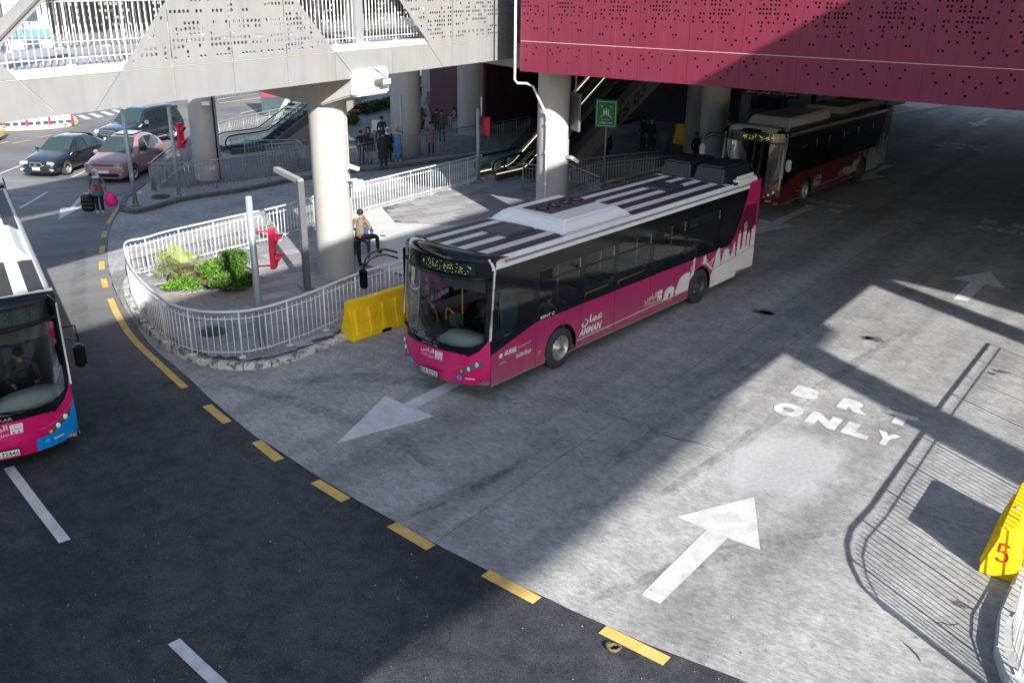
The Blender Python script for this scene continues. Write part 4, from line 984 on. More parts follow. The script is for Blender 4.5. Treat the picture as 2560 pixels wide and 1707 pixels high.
# viewpoint bridge (deck below and behind the camera)
vb = thing('viewpoint_footbridge', 'grey footbridge deck on which the viewpoint stands', 'footbridge', (0, 0, 5.8))
mb = MB(); c = UL*2 - NL*1.9; mb.box(c+V((0, 0, 6.15)), (40, 2.6, .7), PLASTER, rz=LANE); part('deck', mb, vb)
# ---- steel poles, signals
def pole(px, py, ptop, lab, r=.075, base=True, z0=.16, mat=None, name='signal_pole'):
    q = g(px, py, z0); lo, hi = 0, 12
    for _ in range(40):
        mid = (lo+hi)/2; d = V((q.x, q.y, mid))-CAMP; yy = 853.5-FPX*d.dot(_u)/d.dot(_fwd)
        if yy > ptop: lo = mid
        else: hi = mid
    t = thing(name, lab, 'pole', (q.x, q.y, z0)); mb = MB(); mb.lathe([(.0, 0), (r, 0), (r*.85, lo-z0), (0, lo-z0+.01)], n=16, m=mat or STEEL); part('shaft', mb, t, local=True)
    if base:
        mb = MB(); mb.box((0, 0, .012), (.36, .36, .024), mat or STEEL, rz=.5); part('base_plate', mb, t, local=True)
        for a in range(4):
            mb = MB(); mb.lathe([(.018, .02), (.018, .07), (0, .07)], (.13*cos(a*pi/2+1.28), .13*sin(a*pi/2+1.28), 0), 6, mat or STEEL); part('anchor_bolt', mb, t, local=True)
            mb = MB(); vs = [V((r*.9, .01, .02)), V((r+.09, .01, .02)), V((r*.9, .01, .2)), V((r*.9, -.01, .02)), V((r+.09, -.01, .02)), V((r*.9, -.01, .2))]
            Rm = Matrix.Rotation(a*pi/2+.5, 3, 'Z'); mb.add([Rm@v for v in vs], [(0, 1, 2), (3, 5, 4), (0, 3, 4, 1), (1, 4, 5, 2), (0, 2, 5, 3)], mat or STEEL); part('gusset', mb, t, local=True)
    return t, q, lo
def signal(q, z0, z1, out, face, lab, two=True, lens=True, w=.3):
    """red housing on brackets: out = direction from pole, face = direction of the visors"""
    t = thing('traffic_signal', lab, 'traffic signal', (q.x, q.y, z0)); c = q+out*.42; c.z = (z0+z1)/2; h = z1-z0
    th = atan2(face.y, face.x)
    mb = MB(); mb.box(c, (.11, w, h), REDSIG, rz=th); part('housing', mb, t)
    for z in (z0+.05, z1-.05):
        mb = MB(); mb.tube([V((q.x, q.y, z)), V((c.x, c.y, z))], .022, 8, REDSIG); part('bracket', mb, t)
    for z in ((z0+h*.25, z1-h*.25) if two else (c.z,)):
        mb = MB(); n = 18; vs = []; fs = []; sd = V((-face.y, face.x, 0)); o_ = V((c.x, c.y, z))+face*.08
        for rr, dd in ((.115, 0), (.105, .22)):
            for k in range(n+1):
                a = 2*pi*k/n; ext = dd*(.60+.40*sin(a))-.03; vs.append(o_+sd*rr*cos(a)+V((0, 0, rr*sin(a)))+face*ext)
        for k in range(n): fs.append((k, k+1, n+2+k, n+1+k))
        mb.add(vs, fs, REDSIG, True); part('visor', mb, t)
        mb = MB(); vs = [o_+face*.01]+[o_+face*.005+sd*.11*cos(2*pi*k/14)+V((0, 0, .11*sin(2*pi*k/14))) for k in range(14)]
        mb.add(vs, [(0, 1+k, 1+(k+1) % 14) for k in range(14)], M('dark_lens', (.03, .05, .045), .2)); part('lens', mb, t)
    return t
_, q, zt_ = pole(656, 866, 491, 'tall light grey pole inside the white railing beside the red signal', .085)
signal(q, 2.05, 2.95, V((.98, .2, 0)), V((.95, .05, 0)).normalized(), 'red two-lamp traffic signal on the pole next to the planting bed')
_, q, _z = pole(339, 512, 279, 'grey pole standing on the kerb nose right of the woman with bags', .085)
_, q, _z = pole(448, 490, 268, 'grey pole with a small red signal beside the manhole on the far island', .075)
signal(q, 2.0, 2.95, V((.75, .1, 0)), V((.9, -.35, 0)).normalized(), 'small red two-lamp signal on the second pole of the far island', w=.26)
_, q, _z = pole(1196, 454, 272, 'grey pole at the end of the white plaza railing by the escalator', .085)
t = signal(q, 2.35-.3, 3.1-.3, V((.75, .55, 0)).normalized(), V((.3, .95, 0)).normalized(), 'plain red signal back seen on the pole by the escalator', w=.3)
mb = MB(); mb.box(q+V((.12, .22, 3.1)), (.05, .2, .75), WHITEM); tag(link('signal_backboard', mb.mesh('signal_backboard')), 'narrow white board on the pole above the plain red signal', 'signal')
_, q, _z = pole(1006, 402, 238, 'thin grey pole behind the dark railing next to the shaded column', .06, base=False, z0=.15)
# bent lamp post (charcoal) on the plaza
q = g(769, 722, .16); t = thing('bent_lamp_post', 'dark grey lamp post bent at its top, standing left of the main column', 'lamp post', q)
top = V((q.x, q.y, 3.15)); en = plane(688, 424, q, R_(95)); lo = plane(690, 423, (q.x, q.y, 0), R_(128))
mb = MB(); mb.box((q.x, q.y, 1.66), (.17, .13, 3.0), CHARC, rz=R_(38)); part('upright', mb, t)
ad_ = V((lo.x-q.x, lo.y-q.y, 0)).normalized()
mb = MB(); mb.bar(top+ad_*-.065, V((lo.x, lo.y, lo.z)), .15, .13, M('grey_coated_steel', (.3, .3, .29), .45)); part('arm', mb, t)
mb = MB(); mb.box((q.x, q.y, .18), (.34, .3, .03), CHARC, rz=R_(38)); part('base_plate', mb, t)
# ---- yellow barriers
def barrier(name, lab, P, th, L=1.55, H=.8, W=.46, ribs=4, group='yellow plastic barriers', digit=None):
    t = thing(name, lab, 'barrier', P, th, group)
    mb = MB(); cs = [(-W/2, .0), (-W/2, .12), (-.1, H*.8), (-.1, H), (.1, H), (.1, H*.8), (W/2, .12), (W/2, .0)]
    n = len(cs); vs = []; 
    for x, ins in ((0, .0), (.0, .0), (L, 0)):
        pass
    xs_ = [(0, 0), (L, 0)]
    for x, _ in xs_:
        for (y, z) in cs:
            xx = x + (0.05*(z/H) if x == 0 else -.05*(z/H)); vs.append((xx, y, z))
    fs = [tuple(range(n))[::-1], tuple(range(n, 2*n))]+[(i, (i+1) % n, n+(i+1) % n, n+i) for i in range(n)]
    mb.add(vs, fs, YELB); me = mb.mesh('shell'); bm = bmesh.new(); bm.from_mesh(me); bmesh.ops.bevel(bm, geom=bm.edges[:], offset=.018, segments=2, affect='EDGES'); bm.to_mesh(me); bm.free()
    link('shell', me, t, local=True, mat=Matrix())
    for s in (-1, 1):
        for k in range(ribs):
            x = L*(k+.5)/ribs; mb = MB(); h_ = .055
            A = [(x-.1, s*(W/2), .13), (x+.1, s*(W/2), .13), (x+.045, s*.1, H*.79), (x-.045, s*.1, H*.79)]
            B = [(x-.06, s*(W/2+.005+h_*.4), .15), (x+.06, s*(W/2+.005+h_*.4), .15), (x+.03, s*(.1+h_), H*.76), (x-.03, s*(.1+h_), H*.76)]
            mb.add(A+B, [(4, 5, 6, 7), (0, 1, 5, 4), (1, 2, 6, 5), (2, 3, 7, 6), (3, 0, 4, 7)], YELB); part('rib', mb, t, local=True)
        mb = MB(); mb.box((L*.5, s*(W/2+.004), .045), (.3, .012, .09), BLACK); part('fork_slot', mb, t, local=True)
    mb = MB(); mb.lathe([(.035, H+.001), (.035, H+.012), (0, H+.012)], (L*.45, 0, 0), 12, WHITEM); part('filler_cap', mb, t, local=True)
    if digit:
        mb = MB()
        def fn(a, b): 
            z = .2+b; return (-.004 + .05*(z/H), -a, z)
        seg = [(-.055, .0), (-.02, -.035), (.03, -.04), (.075, -.01), (.085, .05), (.06, .1), (.01, .125), (-.04, .11), (-.045, .15), (-.04, .24), (.02, .235), (.085, .22)]
        pts = [V(fn(a, b+.13)) for a, b in seg]; mb.tube(pts, [.016]*12, 6, REDPAINT); part('painted_digit', mb, t, local=True)
    return t
q0 = g(875, 850); q1 = g(1003, 805)
b0 = V((-4.1, 21.15, 0))
th = R_(46); barrier('plastic_barrier', 'yellow ribbed barrier between the white railing and the magenta bus', (-4.0, 20.9, .01), R_(48), L=2.1, H=.95, W=.5, ribs=5)
pa = g(2443, 1430); pb_ = g(2538, 1462); mid = (pa+pb_)/2
eN = (pb_-pa); 
barrier('plastic_barrier', 'bright yellow barrier with a red spray-painted 5 at the right edge', (mid.x, mid.y, .01), atan2(pb_.y-pa.y, pb_.x-pa.x)+pi/2, L=1.75, H=.82, W=(pb_-pa).length*.98, ribs=5, digit=True)
for k, (x_, y_) in enumerate(((10.0, 48.6), (11.6, 50.2))):
    barrier('plastic_barrier', ['dim yellow barrier under the building left of the second bus, nearer one', 'dim yellow barrier under the building left of the second bus, farther one'][k], (x_, y_, .15), R_(140), L=1.9, H=1.0)
# ---- escalators
def escalator(name, lab, P, th, rise=5.2, W=1.0, panel_=None, sgn=1, text=None):
    t = thing(name, lab, 'escalator', P, th)
    L = rise/tan(R_(30))
    def prof(z, x0=-1.4): return [(x0, z), (.5, z), (.9, z+.12), (.9+L, z+.12+rise), (.9+L+1.5, z+.2+rise)]
    for s in (-1, 1):
        y = s*W/2
        mb = MB(); top_ = prof(.25); bot = prof(-.35)
        vs = [(x, y-.06, z) for x, z in top_]+[(x, y-.06, max(z, -.0)) for x, z in bot]+[(x, y+.06, z) for x, z in top_]+[(x, y+.06, max(z, -.0)) for x, z in bot]
        for i in range(4): mb.add([vs[i], vs[i+1], vs[5+i+1], vs[5+i], vs[10+i], vs[10+i+1], vs[15+i+1], vs[15+i]], [(0, 1, 2, 3), (7, 6, 5, 4), (0, 4, 5, 1), (3, 2, 6, 7), (0, 3, 7, 4), (1, 5, 6, 2)], M('escalator_skirt', (.10, .10, .11), .4, metal=.3))
        part('skirt', mb, t, local=True)
        mb = MB(); lo_ = prof(.25); hi_ = prof(.88)
        for i in range(4): mb.add([(lo_[i][0], y, lo_[i][1]), (lo_[i+1][0], y, lo_[i+1][1]), (hi_[i+1][0], y, hi_[i+1][1]), (hi_[i][0], y, hi_[i][1])], [(0, 1, 2, 3)], glass('balustrade_glass', (.55, .68, .7), 1.2))
        part('balustrade', mb, t, local=True, fix=False)
        hp = [(-1.0, .15), (-1.35, .2), (-1.58, .38), (-1.62, .58), (-1.5, .8), (-1.25, .9)]+[(x, z) for x, z in prof(.92)[1:]]
        path = smooth_path([V((x, y, z)) for x, z in hp], 2); mb = MB(); mb.tube(path, .035, 8, BLACK); part('handrail', mb, t, local=True)
        if panel_: 
            mb = MB(); path = [V((x, y-s*.07, z)) for x, z in prof(.26)]; mb.tube(path, .014, 6, M('skirt_light', (1, .82, .5), .4, emit=1.1)); part('skirt_light', mb, t, local=True)
    n = 26
    for k in range(n):
        f = k/n; mb = MB(); x = .9+L*f; mb.box((x+L/n/2, 0, .12+rise*f+.02), (L/n, W-.14, rise/n), M('escalator_step', (.06, .06, .065), .5, metal=.4)); part('step', mb, t, local=True)
    mb = MB(); mb.box((-.2, 0, .03), (2.2, W, .05), M('escalator_landing', (.25, .25, .25), .4, metal=.5)); part('landing_plate', mb, t, local=True)
    mb = MB(); a = [(0.6, -.0), (.9+L, rise-.35), (.9+L, rise-1.35), (2.4, -.0)]
    vs = [(x, s*(W/2+.05), z) for s in (-1, 1) for x, z in a]; mb.add(vs, [(0, 1, 2, 3), (7, 6, 5, 4), (0, 4, 5, 1), (3, 2, 6, 7), (1, 5, 6, 2), (0, 3, 7, 4)], M('escalator_casing', (.20, .20, .19), .5, var=.1)); part('casing', mb, t, local=True)
    if text:
        mb = MB(); s_ = 1/tan(R_(30))
        text_fit(mb, text, 5.2, -.12, 7.6, .42, lambda a, b: V((a-b*.5*0, -(W/2+.056), (a-2.0)*tan(R_(30))*1.0+b-.15)), M('grey_lettering', (.03, .03, .03), .6), bold=.03); part('lettering', mb, t, local=True)
    return t
e1 = g(575, 392, .0); escalator('escalator', 'escalator with glass sides left of the main column under the grey footbridge', (e1.x+.8, e1.y+1.1, .15), R_(43), rise=5.0)
e2 = g(1228, 456, 0); escalator('escalator', 'escalator with lit skirts beside the right-hand pale column', (e2.x+.7, e2.y+1.0, .15), R_(51), rise=4.8, panel_=True)
escalator('escalator', 'second dark escalator marked ES 03 rising behind the right column', (e2.x+2.0, e2.y+1.3, .15), R_(50), rise=4.8, W=1.1, panel_=False, text='ES 03')
# ================================================================== VEHICLES
GLASS = glass('bus_glass', (.62, .68, .67), 1.5)
GLASSD = glass('dark_bus_glass', (.10, .12, .12), 1.3)
CARGL = glass('car_glass', (.18, .24, .24), 1.5)
RUB = M('tyre_rubber', (.035, .035, .037), .8, var=.3, scale=8, bump=.2)
RIM = M('steel_rim', (.42, .42, .42), .4, metal=.6, var=.3, scale=12)
DASH = M('bus_dashboard', (.36, .40, .37), .6, var=.05)
POLEY = M('yellow_grab_pole', (.85, .46, .02), .4)
SEATM = M('bus_seat', (.07, .12, .19), .7, var=.3)
INT = M('bus_interior', (.20, .20, .21), .8)
def wheel(parent, x, y, s, r=.48, w=.28, rimm=None, rr=.29, bolts=10):
    """s=-1: outer face towards -y"""
    t = link('wheel', None, parent, mat=Matrix.Translation((x, y, r)) @ Matrix.Rotation(0 if s < 0 else pi, 4, 'Z'), local=True)
    mb = MB(); mb.lathe([(rr, -.02), (r-.05, -.03), (r-.01, .01), (r, .05), (r, w-.05), (r-.04, w), (rr, w)], n=32, m=RUB, axis='Y'); part('tyre', mb, t, local=True)
    mb = MB(); mb.lathe([(rr+.005, -.015), (rr-.02, .0), (rr-.045, .05), (rr*.62, .075), (rr*.60, .04), (rr*.36, .03), (rr*.33, -.02), (0, -.03)], n=24, m=rimm or RIM, axis='Y')
    for k in range(bolts):
        a = 2*pi*k/bolts; mb.lathe([(.016, .04), (.016, .0), (0, .0)], (rr*.48*cos(a), 0, rr*.48*sin(a)), 6, rimm or RIM, axis='Y')
        a += pi/bolts; mb.lathe([(.035, .062), (0, .060)], (rr*.76*cos(a), 0, rr*.76*sin(a)), 8, BLACK, axis='Y')
    part('rim', mb, t, local=True); return t
SKY_POLY = [
 [(7.08, .53), (7.14, .62), (7.16, .74), (7.12, .74), (7.28, .84), (7.46, .85), (7.62, .76), (7.58, .66), (7.70, .68), (7.76, .78), (7.84, .92), (7.95, .99), (8.1, 1.03), (8.34, 1.02), (8.38, .96), (8.39, .86), (8.42, .96), (8.40, 1.1), (8.43, 1.18), (8.47, .88), (8.5, 1.26), (8.485, 1.3), (8.56, 1.38), (8.62, 1.3), (8.6, 1.26), (8.58, .9), (8.37, .80), (8.33, .53), (8.25, .53), (7.70, .53), (7.66, .66), (7.60, .62), (7.58, .53), (7.44, .53), (7.46, .66), (7.36, .66), (7.34, .53)],
 [(9.5, .31), (9.5, .66), (9.62, .86), (9.78, 1.36), (9.9, 1.36), (9.98, 1.0), (10.02, .86), (10.06, 1.0), (10.1, 1.15), (10.2, 1.24), (10.36, 1.27), (10.44, 1.2), (10.48, 1.06), (10.55, .98), (10.62, 1.05), (10.7, 1.36), (10.77, 1.36), (10.80, .98), (10.88, .90), (10.95, 1.62), (11.0, 1.66), (11.06, 1.62), (11.08, 1.08), (11.15, 1.06), (11.2, 1.18), (11.22, 1.66), (11.2, 1.76), (11.32, 1.88), (11.42, 1.76), (11.4, 1.66), (11.4, 1.1), (11.46, 1.1), (11.48, 1.44), (11.55, 1.5), (11.62, 1.44), (11.62, 1.05), (11.7, 1.05), (11.72, 1.58), (11.82, 1.68), (11.94, 1.58), (11.95, .95), (11.98, .9), (11.96, .40), (11.0, .46), (10.9, .31)],
 [(9.02, 1.08), (9.06, 1.28), (9.12, 1.33), (9.18, 1.26), (9.2, 1.12), (9.56, .84), (9.56, .80), (9.18, 1.06)]]
def bus(cfg):
    L_, W_ = 12.0, 2.54
    t = thing('city_bus', cfg['label'], 'bus', cfg['loc'], cfg['hd'], 'city buses')
    PINK, WHT, BLK = cfg['pink'], cfg['white'], cfg['black']
    GL = cfg.get('glass', GLASS)
    def fs(tt, z):
        u = abs((tt-1.27)/1.27); rake = .0 if z < 1.0 else (z-1.0)*.085
        low = .10*max(0, (.62-z)/.3) if z < .62 else 0
        return .50*u**2.7 + rake + low
    def F(o): return lambda a, b: V((fs(a, b)-o, a, b))
    cuts = [.06, .14, .25, .38, .55, .75, 1.0, 1.27, 1.54, 1.79, 1.99, 2.16, 2.29, 2.40, 2.48]; cz = [.45, .62, .8, 1.0, 1.4, 1.9, 2.3]
    def fpart(name, outer, m, o=0., holes=(), parent=t):
        mb = MB(); wrap(mb, outer, holes, F(o), m, cuts, cz); return part(name, mb, parent, local=True, fix=False)
    mirror = lambda P: [(W_-a, b) for a, b in P][::-1]
    # front skin : lower magenta mask, black mask with windscreen hole, top
    half = [(.0, 1.50), (.06, 1.26), (.16, 1.10), (.34, .965), (.46, 1.02)]
    lowp = [(0, .34), (.3, .30), (2.24, .30), (2.54, .34)] + [(W_-a, b) for a, b in half] + half[::-1]
    fpart('front_panel', lowp, PINK)
    mb = MB()
    crease = [(.02, .98), (.30, .80), (.55, .73), (1.27, .71), (1.99, .73), (2.24, .80), (2.52, .98)]
    pts = []
    for a, b in crease: pts.append(F(.012)(a, b))
    mb.tube(smooth_path(pts, 2), .017, 6, PINK); part('front_crease', mb, t, local=True)
    mb = MB(); mb.tube(smooth_path([F(.002)(a, b) for a, b in [(.03, .60), (.7, .565), (1.27, .56), (1.84, .565), (2.51, .60)]], 2), .006, 4, BLK); part('bumper_seam', mb, t, local=True)
    ws = [(.10, 1.5), (.12, 1.28), (.3, 1.17), (1.27, 1.13), (2.24, 1.17), (2.42, 1.28), (2.44, 1.5), (2.44, 2.52), (2.3, 2.58), (.24, 2.58), (.10, 2.52)]
    mask = half + [(W_-a, b) for a, b in half][::-1] + [(2.54, 2.95), (0, 2.95)]
    fpart('front_mask', mask, BLK, holes=[ws])
    fpart('windscreen', ws, cfg.get('screen', glass('windscreen_clear', (.60, .66, .65), .55)), .004)
    mb = MB(); mb.tube([F(.02)(a, 2.60) for a in (.05, .4, .9, 1.27, 1.64, 2.14, 2.49)], .028, 6, BLK); part('brow', mb, t, local=True)
    # display
    disp = [(.30, 2.67), (1.62, 2.67), (1.62, 2.91), (.30, 2.91)]
    fpart('destination_display', disp, M('display_dark', (.012, .03, .028), .15), .006)
    led = M('led_%d' % cfg['seed'], cfg.get('led', (.9, .9, .15)), .5, emit=cfg.get('ledp', .22)); mb = MB(); r2 = random.Random(cfg['seed'])
    a = .38
    while a < 1.55:
        if r2.random() < .2: a += .05
        for k in range(8):
            if r2.random() < (.30 if 2 < k < 6 else .12):
                b = 2.69+.026*k; mb.add([F(.010)(a, b), F(.010)(a+.014, b), F(.010)(a+.014, b+.012), F(.010)(a, b+.012)], [(0, 1, 2, 3)], led)
        a += .022
    part('led_dots', mb, t, local=True, fix=False)
    # top cap: rolled black edge to the roof
    mb = MB(); vs = []; n = 17; rows = [(2.95, 0.), (3.0, .02), (3.05, .06), (3.09, .14), (3.10, .26), (3.07, .42)]
    for z, ds in rows:
        for k in range(n):
            a = W_*k/(n-1); u = abs((a-1.27)/1.27); vs.append((fs(a, 2.95)+ds, a, z-(.10*(z-2.95)/.15+.05*ds)*u**3))
    fcs = [(j*n+k, j*n+k+1, (j+1)*n+k+1, (j+1)*n+k) for j in range(len(rows)-1) for k in range(n-1)]
    mb.add(vs, fcs, cfg.get('cap', BLK), True); part('roof_front_cap', mb, t, local=True)
    # white corner strips
    for y, s in ((0, 1), (W_, -1)):
        mb = MB(); mb.bar((.50, y+s*.0, 1.32), (.62, y+s*.0, 2.82), .03, .045, WHT, up=V((1, 0, 0))); part('corner_strip', mb, t, local=True)
    # headlights
    for mir in (False, True):
        P = [(.12, .92), (.10, .78), (.40, .62), (.62, .585), (.50, .66)]
        if mir: P = mirror(P)
        h = fpart('headlight', P, M('headlight_glass', (.10, .12, .11), .12, coat=1.0), .010)
        for a, b, r in ((.20, .80, .055), (.34, .70, .05)):
            if mir: a = W_-a
            mb = MB(); p = F(.016)(a, b); mb.ball(p, r, M('headlight_lens', (.75, .78, .75), .15), 10, 6, (.35, 1, 1)); part('lamp', mb, h, local=True)
        a = .47 if not mir else W_-.47; mb = MB(); p = F(.016)(a, .635); mb.ball(p, .035, M('amber_lens', (.8, .3, .02), .3), 8, 5, (.4, 1, 1)); part('indicator', mb, h, local=True)
        P = [(.26, .44), (.26, .47), (.44, .475), (.44, .445)]
        if mir: P = mirror(P)
        fpart('reflector', P, WHITEM, .008)
        mb = MB(); a = .56 if not mir else W_-.56; p = F(.006)(a, .46); mb.ball(p, .075, cfg['fog'], 12, 6, (.2, 1.15, .75)); part('fog_lamp', mb, t, local=True)
        if cfg.get('corner'):
            P = [(0, .345), (0, 1.02), (.04, 1.0), (.10, .78), (.40, .60), (.72, .56), (.72, .31), (.3, .305)]
            if mir: P = mirror(P)
            else: fpart('corner_bumper', P, cfg['corner'], .005)
    # number plate
    pl = link('number_plate', None, t, mat=Matrix.Identity(4), local=True)
    mb = MB(); x_ = -.035; mb.box((x_+.01, 1.27, .46), (.02, .54, .125), BLK); mb.box((x_-.002, 1.27, .46), (.012, .52, .108), PLATEW); part('plate_board', mb, pl, local=True)
    mb = MB(); mb.box((x_-.0105, 1.49, .46), (.006, .075, .10), GREENP); part('plate_band', mb, pl, local=True)
    fnp = lambda a, b: V((x_-.0145, 1.44-a, .42+b))
    mb = MB(); text_fit(mb, cfg['plate'], 0, 0, .42, .078, fnp, INK, bold=.02); part('plate_text', mb, pl, local=True, fix=False)
    # front lettering
    if cfg['style'] == 'mag':
        fnF = lambda a, b: F(.012)(2.54-a, b)       # a grows towards the viewer's right
        mb = MB(); text_fit(mb, 'OTOKAR', 1.05, 1.05, 1.52, 1.105, fnF, M('chrome_letter', (.35, .36, .37), .3, metal=.6), bold=.02); part('maker_lettering', mb, t, local=True, fix=False)
        mb = MB(); text_fit(mb, AR_BUS, 1.02, .86, 1.42, .99, fnF, WHT, bold=.02); text_fit(mb, AR_FREQ, 1.02, .76, 1.42, .85, fnF, WHT, bold=.015); part('bus_lettering', mb, t, local=True, fix=False)
        mb = MB(); rect = [(1.45, .79), (1.64, .79), (1.66, .97), (1.45, .97)]
        hs = [[(1.48, .80), (1.48, .835), (1.52, .835), (1.52, .80)], [(1.56, .80), (1.56, .835), (1.60, .835), (1.60, .80)], [(1.47, .87), (1.52, .90), (1.58, .88), (1.63, .90), (1.63, .885), (1.58, .865), (1.52, .885), (1.47, .855)], [(1.47, .92), (1.53, .95), (1.62, .93), (1.62, .92), (1.53, .938)]]
        wrap(mb, rect, hs, lambda a, b: fnF(a, b), WHT, ()); part('bus_emblem', mb, t, local=True, fix=False)
        mb = MB(); text_fit(mb, cfg['num'], .06, 2.70, .30, 2.79, fnF, WHT, bold=.02); part('fleet_number', mb, t, local=True, fix=False)
    # wipers
    for a, b in ((( .45, 1.02), (1.2, 1.22)), ((1.55, 1.06), (2.25, 1.26))):
        mb = MB(); mb.bar(F(.04)(*a), F(.05)(*b), .03, .02, BLK); mb.bar(F(.045)(b[0]-.55, b[1]-.06), F(.06)(b[0]+.15, b[1]+.02), .015, .02, BLK); part('wiper', mb, t, local=True)
    # ---- side skins
    WX = (2.85, 8.92)
    def arch(cx, r=.57, zc=.47, rev=False):
        a0 = math.asin((zc-.30)/r); pts = [(cx-r*cos(a0+ (pi-2*(-a0))*0), .30)]
        return [(cx-r*cos(th_), zc+r*sin(th_)) for th_ in [(-a0)+(pi+2*a0)*k/14 for k in range(15)]]
    low = [(.5, .30)] + arch(WX[0]) + arch(WX[1]) + [(10.9, .31), (12.0, .40), (12.0, 2.96), (11.42, 2.96), (11.30, 2.76), (11.18, 2.40), (10.98, 1.95), (10.72, 1.55), (10.45, 1.33), (1.96, 1.33), (.5, .99)]
    blk = [(.5, .99), (1.96, 1.33), (10.45, 1.33), (10.72, 1.55), (10.98, 1.95), (11.18, 2.40), (11.30, 2.76), (11.30, 2.79), (.5, 2.79)]
    wins = [[(.66, 1.20), (1.88, 1.46), (1.88, 2.34), (.66, 2.34)]]
    ed = [2.06, 3.50, 3.68, 4.80, 4.98, 6.36, 6.52, 7.96, 8.14, 9.74]
    for k in range(0, 10, 2): wins.append([(ed[k], 1.45), (ed[k+1], 1.45), (ed[k+1], 2.46), (ed[k], 2.46)])
    wins.append([(9.94, 1.45), (10.5, 1.45), (10.72, 1.72), (10.95, 2.1), (11.05, 2.46), (9.94, 2.46)])
    for y, s in ((0, -1), (W_, 1)):
        def S(o): return lambda a, b: V((a, y+s*o, b))
        def spart(name, outer, m, o=0., holes=(), parent=t):
            vs, f = fill2d(outer, holes); mb = MB(); mb.add([S(o)(a, b) for a, b in vs], f, m); return part(name, mb, parent, local=True, fix=False)
        spart('side_panel', low, cfg['side']); spart('window_band', blk, BLK, holes=wins)
        for i, wp in enumerate(wins):
            f = spart('side_window', wp, GL, -.004)
            if 0 < i < 6 and s < 0:
                x0, x1 = wp[0][0], wp[1][0]; mb = MB()
                mb.box((x0/2+x1/2, y-.006, 2.20), (x1-x0, .012, .022), BLK); mb.box((x1-.03, y-.006, 2.33), (.018, .012, .24), ALU); part('slider_frame', mb, f, local=True)
                if i in (1, 4, 5):
                    mb = MB(); mb.box((x0+.22, y-.003, 2.32), (.40, .006, .2), M('open_gap', (.004, .004, .004), .9)); part('open_slot', mb, f, local=True)
        # cove (white roof edge)
        mb = MB(); prof = [(.0, 2.79), (.015, 2.86), (.04, 2.92), (.08, 2.96), (.10, 2.985), (.12, 3.0)]; vs = []
        for x in (.55, 10.6, 11.35) if 1 else (): 
            for a, b in prof: vs.append((x, y-s*a, b))
        np_ = len(prof); mb.add(vs, [(j*np_+k, j*np_+k+1, (j+1)*np_+k+1, (j+1)*np_+k) for j in range(2) for k in range(np_-1)], cfg['cove'], True); part('roof_edge', mb, t, local=True)
        mb = MB(); mb.box(((.55+8.2)/2, y+s*.004, .305), (2.6, .01, .02), ALU)
        for x0, x1 in ((.52, 2.28), (3.44, 8.3)): mb.box(((x0+x1)/2, y+s*.006, .31), (x1-x0, .012, .02), ALU)
        part('skirt_trim', mb, t, local=True)
        for x in (.51, 1.97, 3.58, 4.9, 6.44, 8.05, 9.84):
            z1 = 1.33 if x > 1 else 1.0
            spart('panel_seam', [(x-.004, .32), (x+.004, .32), (x+.004, z1), (x-.004, z1)], BLK, .003)
        spart('panel_seam', [(9.5, .80), (11.96, 1.02), (11.96, 1.03), (9.5, .81)], BLK, .006)
        # wheel arches liners
        for x in WX:
            mb = MB(); n = 14; vs = []
            for k in range(n+1):
                th_ = -.25+(pi+.5)*k/n; vs += [(x-.57*cos(th_), y+s*.004, max(.28, .47+.57*sin(th_))), (x-.56*cos(th_), y-s*.55, max(.28, .47+.57*sin(th_)))]
            mb.add(vs, [(2*k, 2*k+1, 2*k+3, 2*k+2) for k in range(n)], BLK, True); part('wheel_arch', mb, t, local=True)
            wheel(t, x, y-s*(-.0)+(.02 if s < 0 else -.02), s, rimm=(RIM if x < 5 else M('dark_rim', (.05, .05, .055), .5, metal=.3)))
        if s < 0 or True:
            # livery
            for k, P in enumerate(SKY_POLY): spart('skyline_graphic', P, WHT, .005)
            if k >= 0: spart('lower_stripe', [(3.46, .475), (8.2, .53), (8.2, .545), (3.46, .495)], WHT, .004)
            for a0, b0, a1, b1 in ((9.2, 1.2, 9.66, .75), (9.3, 1.02, 9.74, 1.2), (9.42, .84, 9.76, 1.3), (9.34, .92, 9.75, 1.25), (9.92, 1.32, 10.9, 1.08), (9.98, 1.18, 10.6, 1.05), (10.7, 1.2, 11.1, 1.12), (8.9, 1.08, 9.05, 1.28)):
                mb = MB(); mb.bar(S(.006)(a0, b0), S(.006)(a1, b1), .004, .014, WHT); part('bridge_line', mb, t, local=True)
            if s < 0:
                sh = .0
                mb = MB(); text_fit(mb, 'AMMAN', 3.52, .54, 4.36, .72, S(.006), WHT, bold=.035, shear=.25); text_fit(mb, AR_AMMAN, 3.60, .74, 4.40, 1.0, S(.006), WHT, bold=.03, shear=.2); part('city_lettering', mb, t, local=True, fix=False)
                mb = MB(); text_fit(mb, AR_BUS, 6.22, .66, 6.78, .86, S(.006), WHT, bold=.02, shear=.15); text_fit(mb, AR_FREQ, 6.20, .56, 6.78, .66, S(.006), WHT, bold=.02)
                rect = [(6.82, .58), (7.02, .58), (7.05, .86), (6.82, .86)]; hs = [[(6.85, .6), (6.85, .65), (6.90, .65), (6.90, .6)], [(6.95, .6), (6.95, .65), (6.99, .65), (6.99, .6)], [(6.84, .72), (6.9, .76), (7.02, .74), (7.02, .72), (6.9, .735)]]
                vs, f = fill2d(rect, hs); mb.add([S(.006)(a, b) for a, b in vs], f, WHT); part('bus_lettering', mb, t, local=True, fix=False)
